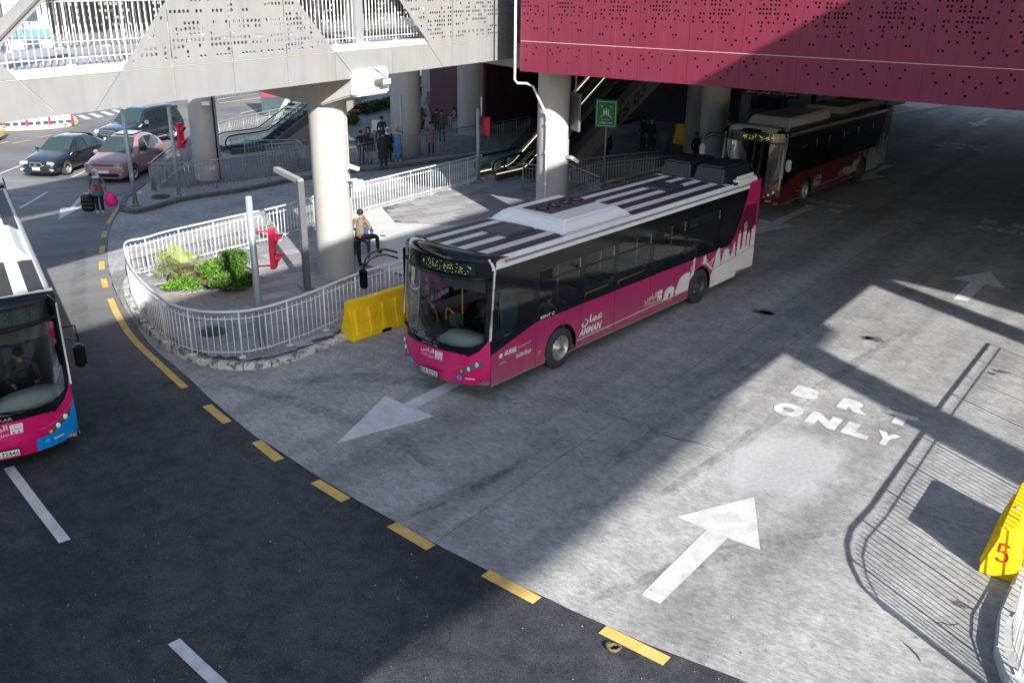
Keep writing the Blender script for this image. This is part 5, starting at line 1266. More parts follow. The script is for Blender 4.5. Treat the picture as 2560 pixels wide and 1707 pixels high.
                if cfg['style'] == 'mag':
                    mb = MB(); text_fit(mb, 'GURSEL', .92, .86, 1.32, .97, S(.006), WHT, bold=.05, shear=.3); mb.lathe([(0, 0), (.055, 0)], (.82, -.006, .90), 14, WHT, axis='Y'); text_fit(mb, 'autobus', 1.30, .70, 1.80, .82, S(.006), WHT, bold=.015, shear=.1)
                    for a0, b0, a1, b1 in ((1.36, .92, 1.80, .955), (.76, .72, .96, .735)): mb.bar(S(.006)(a0, b0), S(.006)(a1, b1), .004, .01, WHT)
                    part('operator_lettering', mb, t, local=True, fix=False)
                    mb = MB(); text_fit(mb, 'KENT C', 2.10, 1.36, 2.58, 1.43, S(.008), WHT, bold=.03, shear=.2); part('model_lettering', mb, t, local=True, fix=False)
            for k in range(17 if cfg['style'] == 'mag' else 0):
                z = 1.58+.044*k; x0 = 10.86+max(0, (z-1.6)*.46)-max(0, (1.7-z)*1.2)*0; mb = MB(); mb.box(((x0+11.86)/2, y+s*.004, z), (11.86-x0, .02, .02), BLK); part('louvre_slot', mb, t, local=True)
            for x in (4.68, 7.46, 9.66, 2.1):
                mb = MB(); mb.box((x, y+s*.012, .46 if x != 2.1 else .62), (.09, .02, .035), M('amber_lens', (.8, .3, .02), .3)); part('side_marker', mb, t, local=True)
    # rear face
    mb = MB(); mb.add([(12.02, 0, .4), (12.02, W_, .4), (12.02, W_, 2.97), (12.02, 0, 2.97)], [(0, 1, 2, 3)], PINK); mb.box((12.03, W_/2, 2.3), (.02, 2.0, .9), BLK); part('rear_panel', mb, t, local=True)
    for s_ in (.25, 2.29):
        mb = MB(); mb.box((12.05, s_, 1.4), (.04, .12, .6), REDSIG); part('tail_lamp', mb, t, local=True)
    # roof
    mb = MB(); n = 8; vs = []
    for x in (.62, 10.45):
        for k in range(n+1): a = .11+(W_-.22)*k/n; vs.append((x, a, 3.0+.03*sin(pi*k/n)))
    mb.add(vs, [(k, k+1, n+2+k, n+1+k) for k in range(n)], cfg['roof'], True); part('roof', mb, t, local=True)
    if cfg['style'] == 'mag':
        STR = M('roof_stripe', (.032, .028, .031), .6, var=.2, scale=2)
        for a0, a1 in ((.13, .39), (.62, .90), (1.13, 1.41), (1.64, 1.92), (2.15, 2.41)):
            for x0, x1 in ((.72, 3.02), (5.7, 10.2)):
                zz = lambda a: 3.004+.03*sin(pi*(a-.11)/(W_-.22)); mb = MB(); am = (a0+a1)/2; mb.add([(x0, a0, zz(a0)), (x1, a0, zz(a0)), (x1, am, zz(am)+.004), (x0, am, zz(am)+.004), (x1, a1, zz(a1)), (x0, a1, zz(a1))], [(0, 1, 2, 3), (3, 2, 4, 5)], STR); part('roof_stripe', mb, t, local=True, fix=False)
        # air-conditioning unit
        AC = cfg['ac']
        def lump(name, x0, x1, y0, y1, z0, z1, ix, iy, m, bev=.05, parent=t):
            mb = MB(); vs = [(x0, y0, z0), (x1, y0, z0), (x1, y1, z0), (x0, y1, z0), (x0+ix, y0+iy, z1), (x1-ix, y0+iy, z1), (x1-ix, y1-iy, z1), (x0+ix, y1-iy, z1)]
            mb.add(vs, [(0, 3, 2, 1), (4, 5, 6, 7), (0, 1, 5, 4), (1, 2, 6, 5), (2, 3, 7, 6), (3, 0, 4, 7)], m, False)
            me = mb.mesh(name); bm = bmesh.new(); bm.from_mesh(me); bmesh.ops.bevel(bm, geom=bm.edges[:], offset=bev, segments=3, affect='EDGES'); bm.to_mesh(me); bm.free(); return link(name, me, parent, local=True, mat=Matrix.Identity(4))
        ac = lump('air_conditioner', 2.98, 5.75, .16, 2.38, 3.0, 3.24, .38, .22, AC, .06)
        mb = MB(); mb.box((4.5, 1.42, 3.245), (1.75, .86, .012), M('vent_grille', (.13, .09, .085), .7, var=.2)); part('grille_panel', mb, ac, local=True)
        for y_, x_ in ((1.12, 4.5), (1.72, 4.5)):
            for dx_ in (-.45, .45): mb = MB(); mb.box((x_+dx_, y_, 3.256), (.8, .2, .012), M('vent_dark', (.05, .035, .035), .8)); part('vent', mb, ac, local=True)
        for k in range(4):
            c = (3.85+.43*k, 1.42, 3.254); mb = MB(); mb.lathe([(.165, 0), (.165, .025), (.15, .025), (.15, .004), (0, .004)], c, 18, BLACK)
            for j in range(4):
                a = j*pi/2+k; mb.bar(V(c)+V((0, 0, .014)), V(c)+V((.14*cos(a), .14*sin(a), .014)), .05, .006, M('fan_blade', (.10, .11, .14), .5))
            mb.lathe([(.045, .02), (0, .022)], c, 10, M('fan_hub', (.25, .27, .32), .4)); part('fan', mb, ac, local=True)
        for x0, x1, y0, y1 in ((2.0, 2.96, .86, 1.62), (8.35, 9.25, .86, 1.62)):
            h = lump('roof_hatch', x0, x1, y0, y1, 3.02, 3.085, .04, .04, M('hatch_black', (.04, .05, .065), .4, var=.2), .02)
        # rear roof pods
        PODM = M('rear_pod_black', (.010, .014, .024), .4, var=.2)
        lump('rear_pod', 10.2, 11.97, .26, 1.23, 3.0, 3.46, .14, .07, PODM, .06); lump('rear_pod', 10.2, 11.97, 1.31, 2.28, 3.0, 3.46, .14, .07, PODM, .06)
        mb = MB(); mb.box((11.3, W_/2, 3.0), (1.5, 2.4, .06), BLACK); part('rear_roof', mb, t, local=True)
        for y0, y1 in ((.0, .30), (2.24, 2.54)):
            lump('rear_cowl', 10.55, 12.0, y0+.01, y1, 2.78, 3.17, .16, .07, cfg['white'], .09)
    else:
        def lump(name, x0, x1, y0, y1, z0, z1, ix, iy, m, bev=.05):
            mb = MB(); vs = [(x0, y0, z0), (x1, y0, z0), (x1, y1, z0), (x0, y1, z0), (x0+ix, y0+iy, z1), (x1-ix*.3, y0+iy, z1), (x1-ix*.3, y1-iy, z1), (x0+ix, y1-iy, z1)]
            mb.add(vs, [(0, 3, 2, 1), (4, 5, 6, 7), (0, 1, 5, 4), (1, 2, 6, 5), (2, 3, 7, 6), (3, 0, 4, 7)], m, False); me = mb.mesh(name); bm = bmesh.new(); bm.from_mesh(me)
            bmesh.ops.bevel(bm, geom=bm.edges[:], offset=bev, segments=3, affect='EDGES'); bm.to_mesh(me); bm.free(); return link(name, me, t, local=True, mat=Matrix.Identity(4))
        SIL = M('silver_bus_trim', (.34, .34, .35), .5, metal=.0)
        lump('roof_visor', .16, .85, .3, 2.24, 2.95, 3.16, .2, .12, SIL, .06)
        lump('roof_pod', 1.5, 5.6, .35, 2.2, 3.0, 3.36, .35, .12, SIL, .06); lump('battery_box', 7.0, 9.0, .4, 2.1, 3.0, 3.3, .1, .05, DARKC, .03); lump('battery_box', 9.2, 11.3, .4, 2.1, 3.0, 3.3, .1, .05, DARKC, .03)
        for y, s in ((0, 1), (W_, -1)):
            mb = MB(); mb.tube(smooth_path([V((.42, y+s*.06, .9)), V((.5, y+s*.05, 1.6)), V((.58, y+s*.05, 2.5)), V((.62, y+s*.08, 2.85)), V((.75, y+s*.2, 3.02)), V((1.2, y+s*.25, 3.05))], 2), .05, 8, SIL); part('silver_frame', mb, t, local=True)
    # mirrors
    for y, s in ((0, -1), (W_, 1)):
        big = s > 0
        mb = MB()
        if big: path = [V((.35, y, 2.72)), V((.15, y+s*.28, 2.80)), V((-.15, y+s*.46, 2.66)), V((-.22, y+s*.48, 2.3))]; mb.tube(smooth_path(path, 1), .025, 6, BLK); mb.tube([q+V((0, 0, -.12)) for q in smooth_path(path, 1)][:-2], .02, 6, BLK)
        else: mb.tube([V((.62, y, 2.36)), V((.5, y+s*.22, 2.40)), V((.46, y+s*.24, 2.1))], .018, 6, BLK); mb.tube([V((.62, y, 2.16)), V((.48, y+s*.22, 2.12))], .014, 6, BLK)
        part('mirror_arm', mb, t, local=True)
        c = (-.22, y+s*.48, 2.16) if big else (.46, y+s*.22, 1.84)
        mb = MB(); mb.box(c, (.14, .20, .44), cfg.get('mirror', BLK)); me = mb.mesh('mirror'); bm = bmesh.new(); bm.from_mesh(me); bmesh.ops.bevel(bm, geom=bm.edges[:], offset=.045, segments=3, affect='EDGES'); bm.to_mesh(me); bm.free(); link('mirror', me, t, local=True, mat=Matrix.Identity(4))
    # ---- interior
    for y in (.03, W_-.03):
        mb = MB(); mb.box((6.4, y, 1.19), (10.9, .02, .26), INT); mb.box((6.4, y, 2.72), (10.9, .02, .4), INT); part('inner_lining', mb, t, local=True)
    mb = MB(); mb.box((11.6, W_/2, 1.7), (.04, 2.4, 2.4), INT); part('inner_rear', mb, t, local=True)
    mb = MB(); mb.box((6.0, W_/2, .36), (11.2, 2.44, .06), INT); part('floor', mb, t, local=True)
    mb = MB(); mb.box((6.2, W_/2, 2.93), (11.2, 2.3, .05), M('bus_ceiling', (.34, .34, .33), .8)); part('ceiling', mb, t, local=True)
    # driver side is y small (left-hand drive): dashboard hump
    mb = MB(); n = 8; vs = []
    for k in range(n+1):
        a = .18+1.05*k/n; sg_ = sin(pi*k/n)**.5; x0 = fs(a, 1.2)+.14
        vs += [(x0, a, 1.02), (x0+.02, a, 1.16+.16*sg_), (x0+.32, a, 1.20+.18*sg_), (x0+.42, a, 1.0)]
    mb.add(vs, [(4*k+j, 4*k+j+1, 4*k+5+j, 4*k+4+j) for k in range(n) for j in range(3)], DASH, True); part('driver_dashboard', mb, t, local=True)
    mb = MB(); mb.box((.75, 1.27, .76), (.7, 2.2, .76), BLACK); part('dash_base', mb, t, local=True)
    mb = MB(); st = V((.98, .7, 1.42)); mb.tube([st+V((.08*cos(a_)*.4, .22*sin(a_), .2*cos(a_)*.6)) for a_ in [2*pi*k/14 for k in range(15)]], .016, 6, BLACK); part('steering_wheel', mb, t, local=True)
    mb = MB(); mb.box((1.55, .7, .95), (.5, .5, .14), SEATM); mb.box((1.82, .7, 1.35), (.12, .5, .8), SEATM); mb.box((1.84, .7, 1.86), (.1, .28, .2), SEATM); part('driver_seat', mb, t, local=True)
    mb = MB(); mb.box((2.05, .75, 1.4), (.04, 1.2, 1.6), M('cab_partition', (.05, .05, .055), .5)); part('cab_partition', mb, t, local=True)
    for (x, y_) in [(2.9+.82*k, yy) for k in range(9) for yy in (.34, .8, 1.78, 2.2) if not (4.8 < 2.9+.82*k < 6.4 and yy > 1)]:
        mb = MB(); mb.box((x, y_, .82), (.42, .42, .08), SEATM); mb.box((x+.22, y_, 1.16), (.07, .42, .7), SEATM); part('passenger_seat', mb, t, local=True)
    for x, y_ in ((1.3, 1.55), (2.3, 1.0), (2.3, 1.6), (3.9, .95), (3.9, 1.6), (5.6, .95), (5.6, 1.6), (7.2, .95), (7.2, 1.6), (8.9, .95)):
        mb = MB(); mb.tube([V((x, y_, .4)), V((x, y_, 2.9))], .018, 6, POLEY); part('grab_pole', mb, t, local=True)
    for x0, x1 in ((3.7, 4.78), (5.0, 6.3)):
        mb = MB(); mb.tube([V((x0+.05, .06, 1.38)), V((x0+.12, .06, 1.52)), V((x1-.1, .06, 1.52))], .018, 6, POLEY); part('window_bar', mb, t, local=True)
    for y_ in (1.35, 1.95):
        mb = MB(); mb.tube(smooth_path([V((.95, y_, 1.15)), V((.85, y_, 1.5)), V((.95, y_+.35, 1.55)), V((1.0, y_+.42, 1.2))], 2), .02, 6, POLEY); part('door_rail', mb, t, local=True)
    mb = MB(); mb.box((.9, 1.35, 1.35), (.2, .2, .25), CHARC); part('ticket_machine', mb, t, local=True)
    # blind behind the screen
    mb = MB(); mb.add([V((fs(a, z)+.12, a, z)) for a, z in ((.2, 2.52), (1.15, 2.52), (1.15, 2.33), (.2, 2.28))], [(0, 1, 2, 3)], M('sun_blind', cfg.get('blind', (.10, .09, .11)), .6)); part('sun_blind', mb, t, local=True, fix=False)
    return t
WHB = M('bus_white_paint', (.70, .70, .69), .35, var=.06, scale=2, coat=.3)
BLB = M('bus_black_gloss', (.005, .006, .008), .10, var=.3, coat=.0, spec=.45)
MAG = M('bus_magenta', (.56, .008, .14), .28, var=.06, scale=.8, coat=.5)
WHR = M('bus_roof_dirty_white', (.66, .65, .62), .6, var=.12, scale=5)
nb = NB('bus_shaded_magenta', .32); nb.b.inputs['Specular IOR Level'].default_value = .5; nb.b.inputs['Coat Weight'].default_value = .35
cc = nb.ramp(nb.noise(.7, 5), [(.3, (.34, .012, .10)), (.7, (.42, .018, .125))])  # flank magenta set darker than the front, standing in for its shade
sp = nb.t.nodes.new('ShaderNodeSeparateXYZ'); nb.t.links.new(nb.tc.outputs['Object'], sp.inputs[0]); mr = nb.t.nodes.new('ShaderNodeMapRange'); mr.inputs[1].default_value = 1.15; mr.inputs[2].default_value = .28; nb.t.links.new(sp.outputs['Z'], mr.inputs[0])
mu = nb.t.nodes.new('ShaderNodeMath'); mu.operation = 'MULTIPLY'; nb.t.links.new(mr.outputs[0], mu.inputs[0]); dn2 = nb.ramp(nb.noise(5, 7, 0, (1, 1, .3), .75), [(.35, .1), (.65, .75)]); nb.t.links.new(dn2, mu.inputs[1])
SIDEM = nb.out(nb.mix(cc, (.22, .16, .15), mu.outputs[0]))
B1 = dict(label='magenta and black city bus with striped white roof standing in the middle lane', loc=(-.766, 17.168, 0.016), hd=R_(49.35), pink=MAG, side=SIDEM, white=WHB, black=BLB, seed=3, plate='58-32725', num='132725', style='mag', roof=WHR, cove=M('bus_cove', (.72, .74, .76), .3, var=.08, scale=4), ac=M('ac_white', (.74, .76, .76), .35, var=.04), fog=M('blue_disc', (.02, .35, .8), .4))
bus1 = bus(B1)
B2 = dict(B1); B2.update(label='magenta city bus with a blue bumper corner cut off by the left edge', loc=(-7.68, 14.80, .004), hd=R_(121.3), seed=8, plate='58-32446', num='132446', corner=M('blue_bumper', (.0, .28, .78), .35), fog=M('blue_bumper', (.0, .28, .78), .35), led=(.05, .12, .1), ledp=.05, blind=(.22, .22, .25))
B2['glass'] = glass('clear_bus_glass', (.62, .67, .66), .8)
bus2 = bus(B2)
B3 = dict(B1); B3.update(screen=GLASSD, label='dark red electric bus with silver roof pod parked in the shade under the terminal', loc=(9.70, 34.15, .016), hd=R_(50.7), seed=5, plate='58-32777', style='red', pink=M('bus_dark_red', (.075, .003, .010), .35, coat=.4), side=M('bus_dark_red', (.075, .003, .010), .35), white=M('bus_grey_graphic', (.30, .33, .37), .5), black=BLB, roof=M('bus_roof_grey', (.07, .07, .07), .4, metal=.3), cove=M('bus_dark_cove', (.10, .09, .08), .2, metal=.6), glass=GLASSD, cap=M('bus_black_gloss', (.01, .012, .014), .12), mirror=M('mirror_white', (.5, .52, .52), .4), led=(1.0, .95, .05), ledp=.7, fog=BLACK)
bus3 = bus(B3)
# ---------------------------------------------------------------- cars
def car(cfg):
    t = thing(cfg['name'], cfg['label'], cfg['cat'], cfg['loc'], cfg['hd'], 'cars on the road')
    P = cfg['paint']; L = cfg['L']; W = cfg['W']; st = cfg['st']       # stations: x, z_belt, z_top, w_belt, w_top ; nose at x=0, +x backwards
    zb = cfg.get('zb', .22); nb_ = []
    rows = []
    for (x, zbelt, ztop, wb, wt) in st:
        rows.append([(x, -wb*.90, zb), (x, -wb*.985, zb+.16), (x, -wb, zbelt*.72), (x, -wb*.97, zbelt), (x, -wt, ztop-.035 if ztop-zbelt > .1 else ztop-.01), (x, -wt*.72, ztop), (x, 0, ztop+.015)])
    m = 13; ring = []
    for r in rows:
        full = r + [(x, -y, z) for x, y, z in r[:-1]][::-1]; ring.append(full)
    vs = [p for r in ring for p in r]; c0, c1 = cfg['cabin']    # station index range with side glass
    body = MB(); gl = MB()
    for j in range(len(ring)-1):
        for k in range(m-1):
            f = (j*m+k, j*m+k+1, (j+1)*m+k+1, (j+1)*m+k)
            body.add([vs[i] for i in f], [(0, 1, 2, 3)], P, True)
    body.add([vs[i] for i in range(m)], [tuple(range(m))], P, True); body.add([vs[(len(ring)-1)*m+i] for i in range(m)], [tuple(range(m))[::-1]], P, True)
    me = body.mesh('body', False); bm = bmesh.new(); bm.from_mesh(me); bmesh.ops.remove_doubles(bm, verts=bm.verts[:], dist=.0006); bmesh.ops.recalc_face_normals(bm, faces=bm.faces[:]); bm.to_mesh(me); bm.free()
    b = link('body', me, t, local=True, mat=Matrix.Identity(4))
    sd = b.modifiers.new('subdivision', 'SUBSURF'); sd.levels = 2; sd.render_levels = 2
    def surf(j, s, u, v, off=.012):
        """point on the greenhouse side between stations; u 0..1 along, v 0..1 belt->top"""
        return None
    # windows: darker glass sheets laid 8 mm proud of the greenhouse
    GLM = M('car_window', (.012, .018, .02), .06, coat=.6)
    def quad(name, pts, m=GLM, th=0):
        mb = MB(); mb.add(pts, [tuple(range(len(pts)))], m); return part(name, mb, t, local=True, fix=False)
    for s in (-1, 1):
        for P4 in cfg['side']:
            pts = []
            for x, v in P4:
                # interpolate section
                for a, c in zip(st, st[1:]):
                    if a[0] <= x <= c[0]:
                        f = (x-a[0])/(c[0]-a[0]); q = [a[i]*(1-f)+c[i]*f for i in range(5)]; break
                yb, yt = q[3]*.955, q[4]; z0, z1 = q[1]+.01, q[2]-.05
                pts.append((x, s*((yb*(1-v)+yt*v)+.022), z0*(1-v)+z1*v))
            quad('side_window', pts)
    for nm, x0, z0, w0, x1, z1, w1 in cfg['screens']:
        n = 6; vs_ = []
        for k in range(n+1):
            a = -1+2*k/n; bulge = .05*(1-a*a); sgn = -1 if nm == 'windscreen' else 1
            vs_ += [(x0+sgn*bulge, a*w0, z0), (x1+sgn*bulge*.6, a*w1, z1+.012*(1-a*a))]
        mb = MB(); mb.add(vs_, [(2*k, 2*k+1, 2*k+3, 2*k+2) for k in range(n)], GLM if nm != 'windscreen' else M('windscreen_glass', (.03, .05, .048), .05, coat=.6), True); part(nm, mb, t, local=True, fix=False)
    for x in cfg['wx']:
        for s in (-1, 1):
            mb = MB(); r = cfg['wr']+.055; n = 12; pts = [(x-r*cos(pi*k/n), s*(W/2+.001), max(zb, cfg['wr']+r*sin(pi*k/n))) for k in range(n+1)]; mb.add(pts, [tuple(range(n+1))], BLACK); part('wheel_arch', mb, t, local=True, fix=False)
            wheel(t, x, s*(W/2+.005), s, r=cfg['wr'], w=.22, rimm=cfg.get('rim', RIM), rr=cfg['wr']*.66, bolts=5)
    for nm, c, d, m, rz in cfg['bits']:
        for s in ((-1, 1) if c[1] != 0 else (1,)):
            mb = MB(); mb.box((c[0], c[1]*s, c[2]), d, m, rz=rz*s)
            me = mb.mesh(nm); bm = bmesh.new(); bm.from_mesh(me); bmesh.ops.bevel(bm, geom=bm.edges[:], offset=min(d)*.3, segments=2, affect='EDGES'); bm.to_mesh(me); bm.free(); link(nm, me, t, local=True, mat=Matrix.Identity(4))
    for x in cfg.get('seams', ()):
        for s in (-1, 1):
            mb = MB(); mb.box((x, s*(W/2-.002), .62), (.008, .012, .62), BLACK); part('door_seam', mb, t, local=True)
    return t
HLW = M('car_headlight', (.34, .36, .34), .2, coat=.6); CHR = M('chrome', (.6, .6, .6), .15, metal=.9)
BK = M('sedan_black_paint', (.012, .014, .018), .16, coat=1.0, var=.2); NV = M('offroader_navy_paint', (.010, .016, .024), .12, coat=1.0); MV = M('mauve_car_paint', (.30, .17, .185), .25, coat=.8, var=.03); TX = M('taxi_yellow_paint', (.62, .42, .14), .3, coat=.6)
sedan_st = [(0, .50, .56, .60, .50), (.12, .60, .66, .78, .66), (.55, .72, .82, .86, .74), (1.25, .82, .93, .87, .76), (1.55, .86, 1.0, .87, .74), (2.05, .90, 1.38, .87, .60), (2.5, .92, 1.46, .87, .60), (3.1, .93, 1.45, .87, .59), (3.55, .93, 1.36, .86, .58), (4.05, .93, 1.06, .85, .68), (4.45, .88, .98, .82, .66), (4.58, .6, .7, .74, .6)]
sp_ = g(107, 440); 
car(dict(name='black_sedan', label='black sedan with chrome grille waiting left of the mauve car', cat='car', loc=(-20.35, 39.35, .004), hd=R_(82), paint=BK, L=4.58, W=1.74, st=sedan_st, cabin=(4, 9), wx=(.88, 3.5), wr=.32,
    side=[[(1.72, .05), (2.55, .05), (2.55, .95), (2.1, .85)], [(2.62, .05), (3.35, .05), (3.38, .9), (2.62, .95)], [(3.42, .05), (3.85, .05), (3.5, .85)]],
    screens=[('windscreen', 1.40, .97, .70, 2.06, 1.41, .56), ('rear_window', 4.02, 1.0, .64, 3.42, 1.42, .54)], seams=(1.5, 2.58, 3.5),
    bits=[('headlight', (.10, .60, .62), (.16, .38, .15), HLW, .28), ('fog_light', (.03, .62, .36), (.1, .3, .09), HLW, .25), ('grille', (-.01, 0, .58), (.06, .56, .19), CHR, 0), ('grille_mesh', (-.035, 0, .58), (.03, .48, .13), BLACK, 0), ('badge', (-.06, 0, .58), (.02, .12, .07), CHR, 0), ('number_plate', (-.045, 0, .40), (.02, .34, .15), PLATEW, 0), ('mirror', (1.62, .96, .98), (.12, .2, .14), BK, 0), ('bumper', (.02, 0, .32), (.16, 1.3, .16), BK, 0)]))
suv_st = [(0, .70, .78, .70, .6), (.12, .88, .98, .84, .74), (.6, .98, 1.08, .92, .82), (1.2, 1.02, 1.14, .93, .82), (1.45, 1.05, 1.2, .93, .8), (1.95, 1.08, 1.76, .93, .70), (2.5, 1.1, 1.84, .93, .71), (3.4, 1.1, 1.85, .93, .71), (4.2, 1.1, 1.83, .93, .70), (4.65, 1.1, 1.72, .92, .70), (4.82, 1.0, 1.2, .9, .78), (4.86, .5, .6, .86, .7)]
car(dict(name='dark_off_roader', label='dark navy off-road car with roof rails behind the mauve car', cat='car', loc=(-20.1, 46.3, .004), hd=R_(72), paint=NV, L=4.86, W=1.88, st=suv_st, cabin=(4, 9), wx=(.92, 3.75), wr=.39, zb=.34,
    side=[[(1.62, .05), (2.5, .05), (2.5, .93), (2.02, .88)], [(2.58, .05), (3.45, .05), (3.45, .93), (2.58, .93)], [(3.53, .05), (4.55, .05), (4.45, .9), (3.53, .93)]],
    screens=[('windscreen', 1.36, 1.14, .80, 1.93, 1.74, .64), ('rear_window', 4.86, 1.2, .7, 4.7, 1.68, .6)], seams=(1.4, 2.54, 3.5),
    bits=[('headlight', (.12, .74, .86), (.2, .3, .22), HLW, .3), ('grille', (-.02, 0, .84), (.08, .92, .26), CHR, 0), ('grille_mesh', (-.055, 0, .80), (.03, .8, .05), BLACK, 0), ('grille_mesh', (-.055, 0, .90), (.03, .8, .05), BLACK, 0), ('bumper', (.0, 0, .52), (.2, 1.6, .3), NV, 0), ('mirror', (1.62, 1.06, 1.22), (.14, .24, .2), CHR, 0), ('roof_rail', (3.1, .62, 1.92), (2.2, .04, .05), ALU, 0), ('fog_light', (.02, .66, .5), (.1, .2, .1), HLW, .2), ('number_plate', (-.11, 0, .56), (.02, .4, .12), PLATEW, 0), ('side_step', (2.3, .95, .36), (1.7, .12, .06), ALU, 0)]))
cr_st0 = [(0, .58, .66, .66, .56), (.12, .74, .84, .82, .70), (.5, .84, .94, .90, .78), (1.05, .92, 1.04, .92, .8), (1.3, .95, 1.1, .92, .78), (1.95, .98, 1.52, .92, .66), (2.4, 1.0, 1.60, .92, .66), (3.0, 1.02, 1.60, .92, .65), (3.6, 1.05, 1.50, .91, .62), (4.05, 1.08, 1.3, .88, .64), (4.28, .98, 1.1, .84, .68), (4.34, .55, .65, .78, .64)]
cr_st = [(a, b*1.03, c*(1.07 if c > 1.2 else 1.03), d, e) for a, b, c, d, e in cr_st0]
car(dict(name='mauve_car', label='dusty mauve electric crossover with dark roof panel beside the black sedan', cat='car', loc=(-17.1, 38.4, .004), hd=R_(86), paint=MV, L=4.34, W=1.86, st=cr_st, cabin=(4, 9), wx=(.86, 3.52), wr=.35,
    side=[[(1.6, .05), (2.4, .05), (2.4, .93), (1.98, .85)], [(2.48, .05), (3.25, .05), (3.25, .9), (2.48, .93)], [(3.33, .1), (3.75, .3), (3.6, .85), (3.33, .9)]],
    screens=[('windscreen', 1.17, 1.10, .77, 1.92, 1.65, .60), ('rear_window', 4.2, 1.12, .62, 3.66, 1.50, .54)], seams=(1.4, 2.44, 3.3),
    bits=[('headlight', (.13, .62, .80), (.14, .34, .06), HLW, .3), ('daytime_strip', (.09, .80, .62), (.08, .05, .34), HLW, .3), ('light_bar', (-.015, 0, .78), (.05, .9, .035), BLACK, 0), ('lower_intake', (.0, 0, .36), (.12, 1.3, .13), BLACK, 0), ('number_plate', (-.04, 0, .50), (.02, .5, .12), PLATEW, 0), ('mirror', (1.55, 1.02, 1.05), (.14, .22, .14), MV, 0), ('glass_roof', (2.6, 0, 1.735), (1.0, .9, .02), M('car_window', (.012, .018, .02), .06), 0), ('chrome_chin', (.05, .62, .38), (.08, .34, .03), ALU, .25)]))
tt = g(8, 355); car(dict(name='yellow_taxi', label='yellow taxi just entering at the left edge below the far traffic island', cat='car', loc=(-26.7, 48.7, .004), hd=R_(187), paint=TX, L=4.58, W=1.74, st=sedan_st, cabin=(4, 9), wx=(.88, 3.5), wr=.32,
    side=[[(1.72, .05), (2.55, .05), (2.55, .95), (2.1, .85)], [(2.62, .05), (3.35, .05), (3.38, .9), (2.62, .95)]], screens=[('windscreen', 1.40, .97, .70, 2.06, 1.41, .56), ('rear_window', 4.02, 1.0, .64, 3.42, 1.42, .54)],
    bits=[('headlight', (.10, .60, .62), (.16, .38, .15), HLW, .28), ('tail_light', (4.5, .6, .8), (.1, .3, .14), REDSIG, 0), ('roof_sign', (2.5, 0, 1.56), (.2, .5, .14), WHITEM, 0), ('mirror', (1.62, .96, .98), (.12, .2, .14), TX, 0)]))
# ================================================================== PEOPLE
def cloth(name, col): return M('cloth_'+name, col, .85, var=.18, scale=12)
BONES = dict(pel=(0, 0, .95), che=(0, .0, 1.22), sho=(0, 0, 1.40), nec=(0, .01, 1.50), hea=(0, .03, 1.60), top=(0, .02, 1.70),
    sl=(-.18, 0, 1.40), el=(-.23, -.02, 1.13), wl=(-.24, .06, .90), hl=(-.24, .08, .82), sr=(.18, 0, 1.40), er=(.23, -.02, 1.13), wr=(.24, .06, .90), hr=(.24, .08, .82),
    pl=(-.09, 0, .90), kl=(-.10, .03, .50), al=(-.10, -.02, .09), tl=(-.11, .15, .04), pr=(.09, 0, .90), kr=(.10, .03, .50), ar=(.10, -.02, .09), tr=(.11, .15, .04))
RAD = dict(pel=.135, che=.13, sho=.11, nec=.052, hea=.088, top=.07, sl=.062, el=.047, wl=.032, hl=.036, sr=.062, er=.047, wr=.032, hr=.036, pl=.09, kl=.068, al=.050, tl=.042, pr=.095, kr=.068, ar=.050, tr=.042)
EDG = [('pel', 'che'), ('che', 'sho'), ('sho', 'nec'), ('nec', 'hea'), ('hea', 'top'), ('sho', 'sl'), ('sl', 'el'), ('el', 'wl'), ('wl', 'hl'), ('sho', 'sr'), ('sr', 'er'), ('er', 'wr'), ('wr', 'hr'), ('pel', 'pl'), ('pl', 'kl'), ('kl', 'al'), ('al', 'tl'), ('pel', 'pr'), ('pr', 'kr'), ('kr', 'ar'), ('ar', 'tr')]
REG = {}
for a, b in EDG:
    r = 'top' if b in ('che', 'sho', 'sl', 'el', 'wl', 'sr', 'er', 'wr') else 'skin' if b in ('nec', 'hea', 'top', 'hl', 'hr') else 'leg' if b in ('pl', 'kl', 'al', 'pr', 'kr', 'ar') else 'shoe'
    REG[(a, b)] = r
